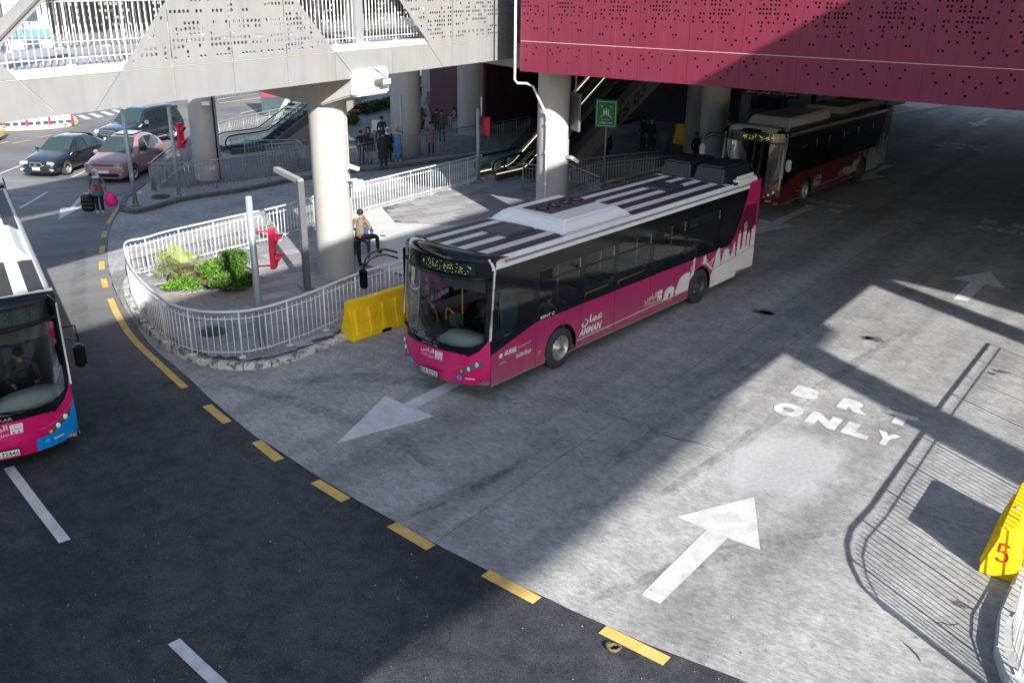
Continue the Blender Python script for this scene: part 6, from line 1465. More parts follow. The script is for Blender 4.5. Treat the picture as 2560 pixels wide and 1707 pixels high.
def person(label, pos, face, H=1.72, pose=None, cols=None, hair=None, scarf=None, skirt=None, fingers=True, group=None, fat=1.0, lv=1, hat=None):
    cols = cols or {}; J = {k: V(v) for k, v in BONES.items()}
    for k, v in (pose or {}).items():
        if k != 'look': J[k] = V(v)
    s = H/1.76
    t = thing('person', label, 'person', pos, face-pi/2, group)
    me = bpy.data.meshes.new('tmp'); names = list(J); me.from_pydata([J[k]*s for k in names], [(names.index(a), names.index(b)) for a, b in EDG], [])
    ob = bpy.data.objects.new('tmp', me); COL.objects.link(ob); sk = ob.modifiers.new('s', 'SKIN'); sk.use_smooth_shade = True; sk.branch_smoothing = .6
    if not me.skin_vertices: pass
    ob.data.update()
    sv = me.skin_vertices[0].data
    for i, k in enumerate(names):
        r = RAD[k]*s*(fat if k in ('pel', 'che', 'sho', 'el', 'er', 'kl', 'kr', 'pl', 'pr') else 1); sv[i].radius = (r, r*(.82 if k in ('che', 'sho', 'pel') else 1)); sv[i].use_root = (k == 'pel')
    ss = ob.modifiers.new('d', 'SUBSURF'); ss.levels = lv
    dg_ = bpy.context.evaluated_depsgraph_get(); dg_.update(); em = bpy.data.meshes.new_from_object(ob.evaluated_get(dg_))
    bpy.data.objects.remove(ob)
    mats = dict(top=cols.get('top', cloth('black', (.02, .02, .022))), skin=SKIN, leg=cols.get('leg', cloth('dark_trousers', (.02, .02, .028))), shoe=cols.get('shoe', cloth('shoe', (.015, .015, .015))))
    order = ['top', 'skin', 'leg', 'shoe']
    em.materials.clear()
    for k in order: em.materials.append(mats[k])
    segs = [((J[a]*s), (J[b]*s), REG[(a, b)], RAD[b]*s) for a, b in EDG]
    for p in em.polygons:
        c = p.center; best = 9; rg = 'top'
        for a, b, r, rd in segs:
            d = b-a; f = max(0, min(1, (c-a).dot(d)/d.length_squared)); dd = (c-(a+d*f)).length-rd*.9
            if dd < best: best = dd; rg = r
        p.material_index = order.index(rg); p.use_smooth = True
    # nose, fingers: same mesh
    bm = bmesh.new(); bm.from_mesh(em)
    ex = MB(); fwd = (J['hea']-J['nec']); fy = V((0, 1, 0)) if 'look' not in (pose or {}) else V(pose['look'])
    hc = J['hea']*s; rt = V((fy.y, -fy.x, 0))
    ex.tube([hc+fy*.07*s+V((0, 0, .02*s)), hc+fy*.105*s-V((0, 0, .02*s))], [.008*s, .016*s], 6, None)
    for sx in (-1, 1): ex.ball(hc+rt*sx*.083*s, .022*s, None, 6, 4, (.5, 1, 1.3))
    if fingers:
        for w_, h_, sg in (('wl', 'hl', -1), ('wr', 'hr', 1)):
            d = (J[h_]-J[w_]).normalized(); hp = J[h_]*s; side = d.cross(V((1, 0, 0)));
            if side.length < .1: side = V((0, 1, 0))
            side.normalize(); inn = d.cross(side)
            for k in range(4):
                o_ = hp+side*(k-1.5)*.019*s; ln = (.075, .085, .08, .062)[k]*s
                ex.tube([o_, o_+d*ln*.55, o_+d*ln*.9+inn*sg*-.02*s], [.0105*s, .0095*s, .007*s], 6, None)
            o_ = hp-d*.03*s+side*.03*s; ex.tube([o_, o_+side*.03*s+d*.025*s, o_+side*.035*s+d*.055*s], [.012*s, .011*s, .008*s], 6, None)
    off = len(bm.verts); nv = [bm.verts.new(v) for v in ex.v]
    for f in ex.f:
        try: fc = bm.faces.new([nv[i] for i in f]); fc.material_index = 1; fc.smooth = True
        except ValueError: pass
    bm.to_mesh(em); bm.free(); em.name = 'body'
    link('body', em, t, local=True, mat=Matrix.Identity(4))
    for sx in (-1, 1):
        mb = MB(); mb.ball(hc+fy*.082*s+rt*sx*.033*s+V((0, 0, .018*s)), .012*s, M('eye_dark', (.02, .015, .012), .3), 6, 4); part('eye', mb, t, local=True)
    if hair:
        mb = MB(); mb.ball(hc-fy*.018*s+V((0, 0, .038*s)), .108*s, hair, 12, 8, (.92, .98, .92)); part('hair', mb, t, local=True)
    if hat:
        mb = MB(); mb.ball(hc-fy*.01*s+V((0, 0, .05*s)), .112*s, hat, 12, 8, (.95, 1.0, .8)); mb.box(hc+fy*.12*s+V((0, 0, .045*s)), (.14*s, .08*s, .015), hat) ; part('cap', mb, t, local=True)
    if scarf:
        mb = MB(); 
        # hood leaving the face open: rings around the head
        n = 14; vs = []; rings = []
        for j in range(7):
            z = (-.20+.058*j)*s; R = (.165, .125, .108, .118, .118, .10, .05)[j]*s
            a0 = .62 if 1 < j < 5 else 0.0
            for k in range(n+1):
                a = a0+(2*pi-2*a0)*k/n; vs.append(hc-fy*.012*s+V((0, 0, z))+(fy*cos(a)+rt*sin(a))*R)
        mb.add(vs, [(j*(n+1)+k, j*(n+1)+k+1, (j+1)*(n+1)+k+1, (j+1)*(n+1)+k) for j in range(6) for k in range(n)], scarf, True); mb.ball(hc-fy*.012*s+V((0, 0, .1*s)), .075*s, scarf, 10, 5, (1.05, 1.05, .6)); part('headscarf', mb, t, local=True)
    if skirt:
        nm, col, z0, z1, r0, r1 = skirt; n = 18; mb = MB(); vs = []; px_ = J['pel']*s
        for j in range(6):
            f = j/5; z = (z0*(1-f)+z1*f)*s
            for k in range(n):
                a = 2*pi*k/n; r = (r0*(1-f)+r1*f)*s*(1+.05*sin(5*a+j)*(1-f)); vs.append((px_.x+r*1.12*cos(a), px_.y+r*.86*sin(a), z))
        mb.add(vs, [(j*n+k, j*n+(k+1) % n, (j+1)*n+(k+1) % n, (j+1)*n+k) for j in range(5) for k in range(n)], col, True); part(nm, mb, t, local=True)
    return t
HAIR = M('dark_hair', (.012, .010, .009), .7, var=.3, scale=40); GRH = M('grey_hair', (.3, .29, .28), .7)
WT = g(253, 533, .006)
lilac = cloth('lilac_scarf', (.62, .58, .64)); jac = cloth('denim_jacket', (.085, .125, .155))
person('woman in blue-grey jacket and pale headscarf walking on the road with bags', WT, R_(-78), 1.66, pose=dict(el=(-.26, 0, 1.14), wl=(-.29, .03, .88), hl=(-.29, .04, .79), er=(.25, -.02, 1.15), wr=(.30, .06, .93), hr=(.31, .08, .85), look=(.25, .97, 0), kl=(-.1, .06, .5), al=(-.1, .02, .09), tl=(-.12, .18, .04)),
    cols=dict(top=jac, leg=cloth('black_trousers', (.012, .012, .014)), shoe=cloth('cream_shoe', (.62, .58, .5))), scarf=lilac, skirt=('jacket_hem', jac, .72, 1.02, .20, .16), fat=1.12, lv=2)
# the things she carries
fx = hd(R_(-78)); rx = V((fx.y, -fx.x, 0))
c = WT - rx*(-.0)
def loc_w(x, y, z): return WT + rx*x + fx*y + V((0, 0, z))
t = thing('suitcase', 'black suitcase held at the woman\'s side on the road', 'suitcase', loc_w(.40, .02, 0))
mb = MB(); mb.box(loc_w(.40, 0, .40), (.42, .26, .62), BLACK, rz=R_(-78+80)); me = mb.mesh('shell'); bm = bmesh.new(); bm.from_mesh(me); bmesh.ops.bevel(bm, geom=bm.edges[:], offset=.05, segments=3, affect='EDGES'); bm.to_mesh(me); bm.free(); link('shell', me, t)
mb = MB(); mb.tube([loc_w(.46, .0, .7), loc_w(.44, .0, .80), loc_w(.30, .02, .80), loc_w(.28, .0, .7)], .014, 6, BLACK); part('handle', mb, t)
for k in range(3):
    mb = MB(); mb.box(loc_w(.40, .135, .25+.14*k), (.36, .02, .02), CHARC, rz=R_(2)); part('rib', mb, t)
pk = M('pink_plastic_bag', (.85, .012, .26), .35, var=.15, scale=7, bump=.8)
t = thing('pink_bag', 'bright pink plastic bag hanging from the woman\'s other hand', 'bag', loc_w(-.42, .06, .2))
mb = MB(); n = 16; vs = []; r2 = random.Random(3)
for j, (z, r) in enumerate(((.80, .03), (.74, .09), (.66, .16), (.54, .21), (.42, .225), (.32, .20), (.25, .10))):
    for k in range(n): a = 2*pi*k/n; rr = r*(1+r2.uniform(-.09, .09)); vs.append(loc_w(-.42+rr*cos(a), .06+rr*.7*sin(a), z+r2.uniform(-.01, .01)))
mb.add(vs, [(j*n+k, j*n+(k+1) % n, (j+1)*n+(k+1) % n, (j+1)*n+k) for j in range(6) for k in range(n)]+[tuple(range(6*n, 7*n))], pk, True); part('sack', mb, t)
mb = MB(); mb.tube([loc_w(-.40, .06, .78), loc_w(-.31, .08, .84), loc_w(-.36, .05, .8)], .012, 6, pk); part('handle', mb, t)
t = thing('red_handbag', 'small red handbag on a tan strap across the woman\'s front', 'handbag', loc_w(.0, .2, .95)); mb = MB(); mb.box(loc_w(-.03, .19, .98), (.24, .08, .17), M('red_leather', (.45, .012, .03), .35), rz=R_(12)); part('pouch', mb, t)
mb = MB(); mb.tube([loc_w(.08, .19, 1.03), loc_w(.07, .165, 1.25), loc_w(.1, .10, 1.41), loc_w(.08, -.06, 1.38)], .012, 6, M('tan_strap', (.35, .2, .12), .6)); part('strap', mb, t)
mb = MB(); mb.box(loc_w(-.03, .236, .98), (.06, .01, .04), CHR, rz=R_(12)); part('clasp', mb, t)
# leaning man in olive hoodie, foot up on ledge, seen from the back
MP_ = g(903, 667, .17)
ol = cloth('olive_hoodie', (.155, .125, .085)); dn = cloth('blue_denim', (.025, .07, .18))
person('man in olive hoodie seen from behind, one foot up, beside the main column', MP_, R_(78), 1.78, pose=dict(che=(0, .05, 1.2), sho=(0, .12, 1.38), nec=(0, .16, 1.47), hea=(-.02, .19, 1.56), top=(-.02, .19, 1.66), sl=(-.19, .1, 1.37), sr=(.19, .1, 1.37), el=(-.27, .12, 1.12), wl=(-.2, .32, 1.0), hl=(-.15, .38, .98), er=(.27, .16, 1.12), wr=(.26, .36, 1.02), hr=(.24, .44, 1.0), pr=(.11, 0, .9), kr=(.42, .30, .88), ar=(.46, .24, .42), tr=(.54, .36, .38), pl=(-.07, 0, .9), kl=(-.06, .0, .5), al=(-.02, -.02, .09), tl=(.03, .12, .04)),
    cols=dict(top=ol, leg=cloth('black_jeans', (.012, .012, .013)), shoe=cloth('black_boot', (.01, .01, .01))), hair=HAIR, lv=2, fat=1.1)
fx, WTm = hd(R_(78)), MP_
rxm = V((fx.y, -fx.x, 0))
mb = MB()
for sx in (-1, 1):
    for k in range(2):
        q = [MP_+rxm*sx*(.07+.03*k)+fx*(-.01)+V((0, 0, 1.42)), MP_+rxm*sx*(.025+.03*k)+fx*(-.10)+V((0, 0, 1.18)), MP_+rxm*sx*(.03+.03*k)+fx*(-.12)+V((0, 0, 1.06))]
        mb.tube(q, .012, 6, WHITEM if k else BLACK)
# ledge
led = thing('stone_ledge', 'pale granite ledge the two people rest on by the main column', 'ledge', g(990, 660, .17))
mb = MB(); la = g(925, 645, .17); mb.box(la+V((.9, .35, .17)), (2.4, .55, .34), TILEL, rz=R_(-12)); part('block', mb, led)
sp = g(935, 640, .17)
person('person in blue denim sitting mostly hidden behind the man in the olive hoodie', (sp.x-.28, sp.y+.35, .1), R_(-100), 1.7, pose=dict(pel=(0, 0, .50), che=(0, .03, .78), sho=(0, .08, .96), nec=(0, .1, 1.05), hea=(.05, .12, 1.16), top=(.05, .12, 1.26), sl=(-.19, .06, .96), sr=(.19, .06, .96), el=(-.27, .16, .74), wl=(-.22, .36, .66), hl=(-.18, .42, .66), er=(.27, .16, .74), wr=(.22, .36, .66), hr=(.2, .42, .66), pl=(-.1, .02, .48), kl=(-.22, .44, .52), al=(-.24, .46, .12), tl=(-.26, .6, .07), pr=(.1, .02, .48), kr=(.24, .44, .52), ar=(.28, .46, .12), tr=(.30, .6, .07)),
    cols=dict(top=dn, leg=dn, shoe=cloth('rust_boot', (.16, .04, .015))), scarf=cloth('patterned_scarf', (.15, .06, .05)))
mb = MB(); q = g(948, 602, .9); mb.box((MP_.x+.62, MP_.y+.42, 1.02), (.16, .08, .012), BLACK, rz=.3); tag(link('mobile_phone', mb.mesh('mobile_phone')), 'black mobile phone resting near the raised knee', 'phone')
# waiting crowd: (px, py foot, facing, height, top colour, leg colour, shoe, scarf/hair, skirt, label)
blk_ = cloth('black', (.012, .012, .014)); nav = cloth('navy', (.016, .022, .045)); cream = cloth('cream', (.52, .47, .40)); gry = cloth('grey', (.18, .17, .165)); beige = cloth('beige', (.42, .36, .27)); sky_ = cloth('sky_blue_coat', (.09, .24, .46))
crowd = [(995, 404, -85, 1.63, beige, sky_, cream, ('s', beige), ('coat', sky_, .42, 1.32, .25, .17), 'woman in an open sky-blue long coat and white boots at the kerb', .15),
 (960, 423, 100, 1.76, blk_, blk_, cloth('white_shoe', (.5, .5, .5)), ('h', HAIR), ('coat', blk_, .50, 1.3, .22, .19), 'man in a long black coat walking away in front of the crowd', 0.01),
 (905, 412, -60, 1.60, nav, nav, blk_, ('h', HAIR), None, 'boyish figure with dark hair and pale collar at the left end of the crowd', .15),
 (924, 408, -100, 1.68, blk_, cloth('pale_trousers', (.3, .3, .32)), blk_, ('s', blk_), ('robe', blk_, .6, 1.4, .30, .18), 'woman in a black veil and robe in the crowd', .15),
 (955, 402, -70, 1.72, blk_, nav, blk_, ('h', HAIR), None, 'man in a black jacket in the middle of the crowd', .15),
 (972, 405, -80, 1.62, blk_, nav, blk_, ('s', cloth('white_scarf', (.6, .62, .66))), ('coat', blk_, .55, 1.25, .2, .17), 'woman with a white headscarf next to the blue coat', .15),
 (957, 378, -60, 1.74, nav, nav, blk_, ('h', HAIR), None, 'person in a dark jacket standing behind the crowd near the white chair', .15),
 (1078, 386, -95, 1.62, gry, blk_, blk_, ('c', nav), ('coat', gry, .62, 1.2, .24, .18), 'person in a grey puffer coat and navy cap behind the dark railing', .15),
 (1105, 356, 80, 1.74, cloth('brown_jacket', (.10, .07, .05)), cloth('blue_jeans', (.03, .08, .15)), blk_, ('h', HAIR), None, 'man in a brown jacket and blue jeans seen from behind', .15),
 (1092, 352, 70, 1.70, nav, cloth('blue_jeans', (.03, .08, .15)), blk_, ('h', HAIR), None, 'man in dark clothes half hidden by the man in the brown jacket', .15),
 (1518, 392, 150, 1.72, blk_, blk_, blk_, ('c', cloth('white_cap', (.5, .5, .5))), ('coat', blk_, .35, 1.3, .26, .19), 'figure in black with a white cap below the ES 03 lettering', .15),
 (1605, 378, -150, 1.76, blk_, blk_, blk_, ('h', HAIR), None, 'dark standing figure just left of the green sign', .15),
 (1626, 380, -120, 1.66, blk_, blk_, blk_, ('h', GRH), ('coat', blk_, .4, 1.2, .22, .18), 'dark figure with pale hair right beside the green sign post', .15),
 (1735, 425, -60, 1.75, blk_, blk_, blk_, ('h', HAIR), None, 'man with a bare head behind the black roof pods of the magenta bus', .15)]
for px, py, fc_, H_p, top_, leg_, shoe_, hd_, sk_, lab, z in crowd:
    pos = g(px, py, z)
    person(lab, pos, R_(fc_), H_p, cols=dict(top=top_, leg=leg_, shoe=shoe_), hair=hd_[1] if hd_[0] == 'h' else None, scarf=hd_[1] if hd_[0] == 's' else None, hat=hd_[1] if hd_[0] == 'c' else None, skirt=sk_, group='people waiting at the terminal', fingers=True)
# sitting person near the far column
pos = g(1142, 322, .15); sitp = dict(pel=(0, 0, .50), che=(0, .06, .78), sho=(0, .14, .96), nec=(0, .17, 1.05), hea=(0, .2, 1.15), top=(0, .2, 1.25), sl=(-.19, .12, .96), sr=(.19, .12, .96), el=(-.24, .26, .76), wl=(-.14, .46, .68), hl=(-.1, .52, .66), er=(.24, .26, .76), wr=(.14, .46, .68), hr=(.1, .52, .66), pl=(-.1, .02, .48), kl=(-.13, .44, .52), al=(-.13, .42, .10), tl=(-.13, .56, .05), pr=(.1, .02, .48), kr=(.13, .44, .52), ar=(.13, .46, .10), tr=(.13, .60, .05))
person('person in pale clothes sitting beside the shaded column', pos, R_(-150), 1.7, pose=sitp, cols=dict(top=gry, leg=cloth('light_blue_jeans', (.2, .25, .3)), shoe=gry), hair=HAIR)
mb = MB(); mb.box(pos+V((0, 0, .22)), (.5, .5, .44), KERB); tag(link('low_bench', mb.mesh('low_bench')), 'low concrete block under the sitting person by the shaded column', 'bench')
# drivers and passengers
def seated_in(bus_o, x, y, z, label, cols, **kw):
    P = WM[bus_o] @ V((x, y, z)); ang = WM[bus_o].to_euler().z + pi
    ps = dict(pel=(0, 0, .5), che=(0, 0, .8), sho=(0, .02, 1.0), nec=(0, .03, 1.09), hea=(.02, .05, 1.20), top=(.02, .05, 1.30), sl=(-.19, .02, 1.0), sr=(.19, .02, 1.0), el=(-.27, .12, .76), wl=(-.2, .38, .74), hl=(-.17, .45, .74), er=(.27, .12, .76), wr=(.2, .38, .74), hr=(.17, .45, .74), pl=(-.1, .02, .48), kl=(-.14, .42, .52), al=(-.14, .42, .12), tl=(-.14, .56, .07), pr=(.1, .02, .48), kr=(.14, .42, .52), ar=(.14, .46, .12), tr=(.14, .6, .07))
    ps.update(kw.pop('pose', {}))
    return person(label, P, ang, 1.75, pose=ps, cols=cols, **kw)
seated_in(bus2, 1.5, .7, .50, 'bearded bus driver in a dark jacket at the wheel of the left bus', dict(top=cloth('driver_jacket', (.04, .05, .075)), leg=nav), hair=HAIR, fat=1.25, lv=2, pose=dict(look=(.8, .6, 0)))
seated_in(bus2, 1.35, 1.9, .42, 'passenger in cream trousers inside the front door of the left bus', dict(top=cream, leg=cream), hair=HAIR)
pal = cloth('turquoise_shirt', (.18, .50, .58))
for k, (x, y, lab, c) in enumerate(((2.95, .42, 'passenger in pale clothes at the first window of the magenta bus', cream), (5.35, .40, 'passenger in a turquoise shirt at the third window of the magenta bus', pal), (6.7, .36, 'passenger with a tan top at the fourth window of the magenta bus', beige), (7.4, .42, 'passenger in olive at the fourth window of the magenta bus, farther back', cloth('sage', (.2, .26, .2))), (8.4, .4, 'dark passenger at the fifth window of the magenta bus', nav), (9.2, .4, 'rearmost dark passenger at the fifth window of the magenta bus', blk_))):
    seated_in(bus1, x, y, .36, lab, dict(top=c, leg=nav), hair=HAIR, fingers=False, group='passengers of the magenta bus')
p_ = V((-20.35, 39.35, 0))+hd(R_(82))*2.2
# ================================================================== PLANTS
def leaf_mat(name, c0, c1):
    nb = NB(name, .45); f = nb.noise(7, 2); return nb.out(nb.ramp(f, [(.3, c0), (.7, c1)]))
LF = [leaf_mat('leaf_dark', (.014, .04, .010), (.035, .085, .02)), leaf_mat('leaf_mid', (.05, .12, .016), (.10, .21, .03)), leaf_mat('leaf_bright', (.10, .24, .02), (.18, .34, .04))]
STEM = M('woody_stem', (.12, .08, .05), .9)
def bush(label, c, R, h, n, lf=.055, mats=(0, 1, 1, 2), grp='shrubs', name='shrub', seed=1, lum=.5):
    r2 = random.Random(seed); t = thing(name, label, 'shrub', c, 0, grp); mb = MB()
    for k in range(9):
        a = r2.uniform(0, 2*pi); e = r2.uniform(.2, .8)*R; mb.tube([V((0, 0, 0)), V((e*.4*cos(a), e*.4*sin(a), h*.45)), V((e*cos(a), e*sin(a), h*.85))], [.014, .010, .004], 5, STEM)
    part('stem', mb, t, local=True); mbs = {}
    lumps = [(r2.uniform(-.6, .6)*R, r2.uniform(-.6, .6)*R, h*r2.uniform(.4, .75), r2.uniform(.38, .62)*R) for _ in range(9)]
    for k in range(n):
        lx, ly, lz, lr = r2.choice(lumps); d = V((r2.gauss(0, 1), r2.gauss(0, 1), r2.gauss(0, .8))).normalized()*lr*r2.uniform(.7, 1.08)
        p = V((lx, ly, lz))+V((d.x, d.y, d.z*h/R*.62)); 
        if p.z < .02: p.z = r2.uniform(.02, .12)
        m = LF[r2.choice(mats)]; ax = (d.normalized()*.6+V((r2.uniform(-1, 1), r2.uniform(-1, 1), r2.uniform(.0, 1)))).normalized(); sd = ax.cross(V((r2.uniform(-1, 1), r2.uniform(-1, 1), .3))).normalized()
        l = lf*r2.uniform(.7, 1.3); w_ = l*.42; up2 = ax.cross(sd)*l*.1
        mb = mbs.setdefault(m.name, MB()); mb.add([p, p+ax*l*.5+sd*w_+up2, p+ax*l, p+ax*l*.5-sd*w_+up2], [(0, 1, 2, 3)], m)
    allm = MB()
    for q in mbs.values(): allm.add(q.v, q.f, q.mats[0])
    part('foliage', allm, t, local=True, fix=False); return t
bush('tallest dark green shrub at the back of the planting bed', g(582, 690, .18), .46, .76, 4200, mats=(0, 0, 1, 1), seed=4)
bush('bright green shrub in the middle of the planting bed', g(528, 700, .18), .38, .55, 2600, mats=(1, 2, 2, 0), seed=5)
bush('low wide shrub at the right front of the planting bed', g(592, 722, .18), .50, .50, 3600, mats=(0, 1, 1, 0), seed=6)
bush('low shrub at the front right corner against the bed edging', g(560, 726, .18), .38, .44, 2200, mats=(0, 1, 1), seed=7)
bush('low bright ground cover below the palm', g(460, 722, .18), .5, .2, 1900, mats=(1, 2, 2, 0), seed=8)
bush('small bright tuft left of the palm', g(432, 722, .18), .3, .14, 800, mats=(2, 2, 1), seed=9)
# fan palm
pc = g(458, 704, .18); t = thing('fan_palm', 'young yellow-green fan palm at the left of the planting bed', 'palm', pc)
PLM = leaf_mat('palm_leaf', (.12, .17, .035), (.27, .31, .09))
mb = MB(); mb.lathe([(.06, 0), (.07, .1), (.04, .2)], n=10, m=STEM); part('trunk', mb, t, local=True)
r2 = random.Random(12)
for k in range(13):
    a = 2*pi*k/13+r2.uniform(-.2, .2); el_ = r2.uniform(.25, 1.15); L_ = r2.uniform(.38, .66); d = V((cos(a)*cos(el_), sin(a)*cos(el_), sin(el_))); e = V((0, 0, .15))+d*L_
    mb = MB(); mb.tube([V((0, 0, .12)), e], [.01, .006], 5, PLM); sd = d.cross(V((0, 0, 1))).normalized(); up2 = sd.cross(d)
    for j in range(19):
        b = -1.45+2.9*j/18; dd = d*cos(b)+sd*sin(b); l = .56*(1-.18*abs(b)/1.4)*r2.uniform(.9, 1.05); drop = V((0, 0, -.10-.06*abs(b)))
        w_ = .016; n_ = (d*-sin(b)+sd*cos(b)); mb.add([e, e+dd*l*.55+n_*w_+up2*.02, e+dd*l+drop, e+dd*l*.55-n_*w_+up2*.02], [(0, 1, 2, 3)], PLM)
    part('frond', mb, t, local=True, fix=False)
mb = MB(); r2 = random.Random(61)
for k in range(260):
    q = g(r2.uniform(410, 650), r2.uniform(690, 745), .18)
    if not inside(bedp, q.x, q.y) and r2.random() < .8: continue
    s = r2.uniform(.02, .045); a = r2.uniform(0, 6.3); d = V((cos(a), sin(a), r2.uniform(-.2, .4)))*s; e = V((-sin(a), cos(a), .1))*s*.4
    mb.add([q-d, q+e, q+d, q-e], [(0, 1, 2, 3)], M('dry_leaf', (.22, .13, .06), .9, var=.4))
o = link('fallen_leaves', mb.mesh('fallen_leaves', False)); o['kind'] = 'stuff'; tag(o, 'dry fallen leaves scattered over the soil of the planting bed', 'leaves')
# potted plants and far hedge in the waiting area
def pot(label, c, s=1.0, seed=1, tall=0):
    t = thing('potted_plant', label, 'potted plant', c, 0, 'potted plants'); mb = MB(); mb.lathe([(0, .0), (.22*s, 0), (.32*s, .5*s), (.36*s, .5*s), (.36*s, .58*s), (.30*s, .58*s), (.29*s, .5*s), (0, .5*s)], n=20, m=TERRA); part('pot', mb, t, local=True)
    r2 = random.Random(seed); mb = MB()
    if tall: 
        m2 = MB(); m2.tube([V((0, 0, .5*s)), V((.03, 0, 1.0)), V((0, .02, 1.75))], [.03, .025, .015], 6, STEM); part('trunk', m2, t, local=True)
    for k in range(500):
        d = V((r2.gauss(0, 1), r2.gauss(0, 1), r2.gauss(0, 1))).normalized()*r2.uniform(.2, .55)*s; p = V((0, 0, (.85*s if not tall else 1.9)))+d
        ax = V((r2.uniform(-1, 1), r2.uniform(-1, 1), r2.uniform(-.2, 1))).normalized(); sd = ax.orthogonal().normalized(); l = .12
        mb.add([p, p+ax*l*.5+sd*.03, p+ax*l, p+ax*l*.5-sd*.03], [(0, 1, 2, 3)], LF[r2.choice((0, 0, 1))])
    part('foliage', mb, t, local=True, fix=False); return t
pot('terracotta pot with a slim plant at the left behind the crowd', g(886, 300, .15), 1.0, 3, 1)
pot('terracotta pot with a bushy plant right of the concrete frame', g(1085, 290, .15), 1.1, 4)
pot('dark planter with a leafy plant between the shaded columns', g(1050, 322, .15), .9, 5)
for k in range(9):
    q = g(900+k*11, 286-k*3, .15); bush('%s leafy plant from the left in the far planting strip behind the crowd' % ('first', 'second', 'third', 'fourth', 'fifth', 'sixth', 'seventh', 'eighth', 'ninth')[k], q, .8, .5, 420, lf=.14, mats=(0, 0, 0), grp='far planting strip', seed=30+k, name='strip_plant')
q = g(865, 312, .15); bush('grass tuft beside the first terracotta pot', q, .7, .4, 500, lf=.14, mats=(1, 0), grp='grass tufts', seed=70)
# ================================================================== SIGNS, FAR THINGS
# green assembly point sign on a post
sg = plane(1516, 285, (5.2, 39.6, 0), R_(-30)); gp_ = thing('assembly_point_sign', 'green assembly point sign with white figures and arrows', 'sign', (sg.x, sg.y, .15))
th = R_(-24); sx_, sn_ = hd(th), hd(th-pi/2)
k_ = (sg-CAMP).dot(_fwd)/FPX; hw, hh = 28.5*k_, 34*k_
GR = M('sign_green', (.005, .22, .045), .5)
mb = MB(); mb.box(sg, (hw*2, .05, hh*2), GR, rz=th); part('board', mb, gp_)
def sfn(a, b): return sg + sx_*(a*hw) + sn_*.03 + V((0, 0, b*hh))
def sstroke(pts, w_): 
    mb = MB()
    for a, b in zip(pts, pts[1:]): mb.bar(sfn(*a)+sn_*.002, sfn(*b)+sn_*.002, .006, w_, WHITEM, up=V((0, 0, 1)) if abs(a[0]-b[0]) > .01 else sx_)
    part('sign_graphic', mb, gp_)
for L in ([(-.86, .86), (.86, .86)], [(-.86, -.86), (.86, -.86)], [(-.86, -.86), (-.86, .86)], [(.86, -.86), (.86, .86)]): sstroke(L, .02)
for sx2 in (-1, 1):
    for sy in (-1, 1):
        a = .5*sx2; b = .16+.42*sy; mb = MB(); tipx, tipy = a-.12*sx2, b-.10*sy
        mb.bar(sfn(a+.12*sx2, b+.10*sy)+sn_*.003, sfn(tipx+.05*sx2, tipy+.04*sy)+sn_*.003, .006, .05, WHITEM, up=sn_); mb.add([sfn(tipx-.04*sx2, tipy-.04*sy)+sn_*.004, sfn(tipx+.12*sx2, tipy-.02*sy)+sn_*.004, sfn(tipx-.02*sx2, tipy+.12*sy)+sn_*.004], [(0, 1, 2)], WHITEM); part('arrow', mb, gp_)
for a in (-.2, 0, .2):
    mb = MB(); b = .36 if a == 0 else .28; mb.ball(sfn(a, b), .055*hh*1.2, WHITEM, 8, 5); mb.box(sfn(a, b-.26)+sn_*.004, (.15*hw, .012, .34*hh), WHITEM, rz=th); part('figure', mb, gp_)
fnS = lambda a, b: sfn(a, b)+sn_*.004
mb = MB(); text_fit(mb, 'ASSEMBLY POINT', -.62, -.72, .62, -.6, fnS, WHITEM, bold=.02); text_fit(mb, '\ufeca\ufee4\ufea0\ufe98\ufedf\ufe8d \ufe94\ufec4\ufed8\ufee7', -.4, -.5, .4, -.36, fnS, WHITEM, bold=.02); part('lettering', mb, gp_)
mb = MB(); mb.tube([sg+V((0, 0, -hh))-sn_*.06, V((sg.x, sg.y, .15))-sn_*.06], .03, 8, STEEL); part('post', mb, gp_)
# litter bin
q = g(1658, 378, .15); t = thing('litter_bin', 'blue-grey litter bin at the foot of the sign post', 'bin', q); mb = MB(); mb.lathe([(0, 0), (.28, 0), (.30, .85), (.26, .92), (0, .92)], n=18, m=M('bin_blue_grey', (.10, .16, .19), .5)); part('drum', mb, t, local=True); mb = MB(); mb.lathe([(.3, .78), (.31, .78), (.31, .84), (.3, .84)], n=18, m=CHARC); part('rim', mb, t, local=True)
# framed information board by the right column
q = plane(1438, 280, (c5[0]+1.2, c5[1]+1.6, 0), R_(75)); t = thing('information_board', 'framed dark information board hanging right of the half-lit column', 'sign', q)
mb = MB(); mb.box(q, (.08, .7, 1.15), CHARC, rz=R_(20)); part('frame', mb, t); mb = MB(); mb.box(q+hd(R_(-70))*.0+hd(R_(20-180))*.05, (.02, .6, 1.0), M('board_face', (.05, .05, .055), .4, var=.6, scale=20), rz=R_(20)); part('face', mb, t)
mb = MB(); mb.tube([q+V((0, 0, .5)), q+V((0, 0, 2.2))], .03, 6, STEEL); part('hanger', mb, t)
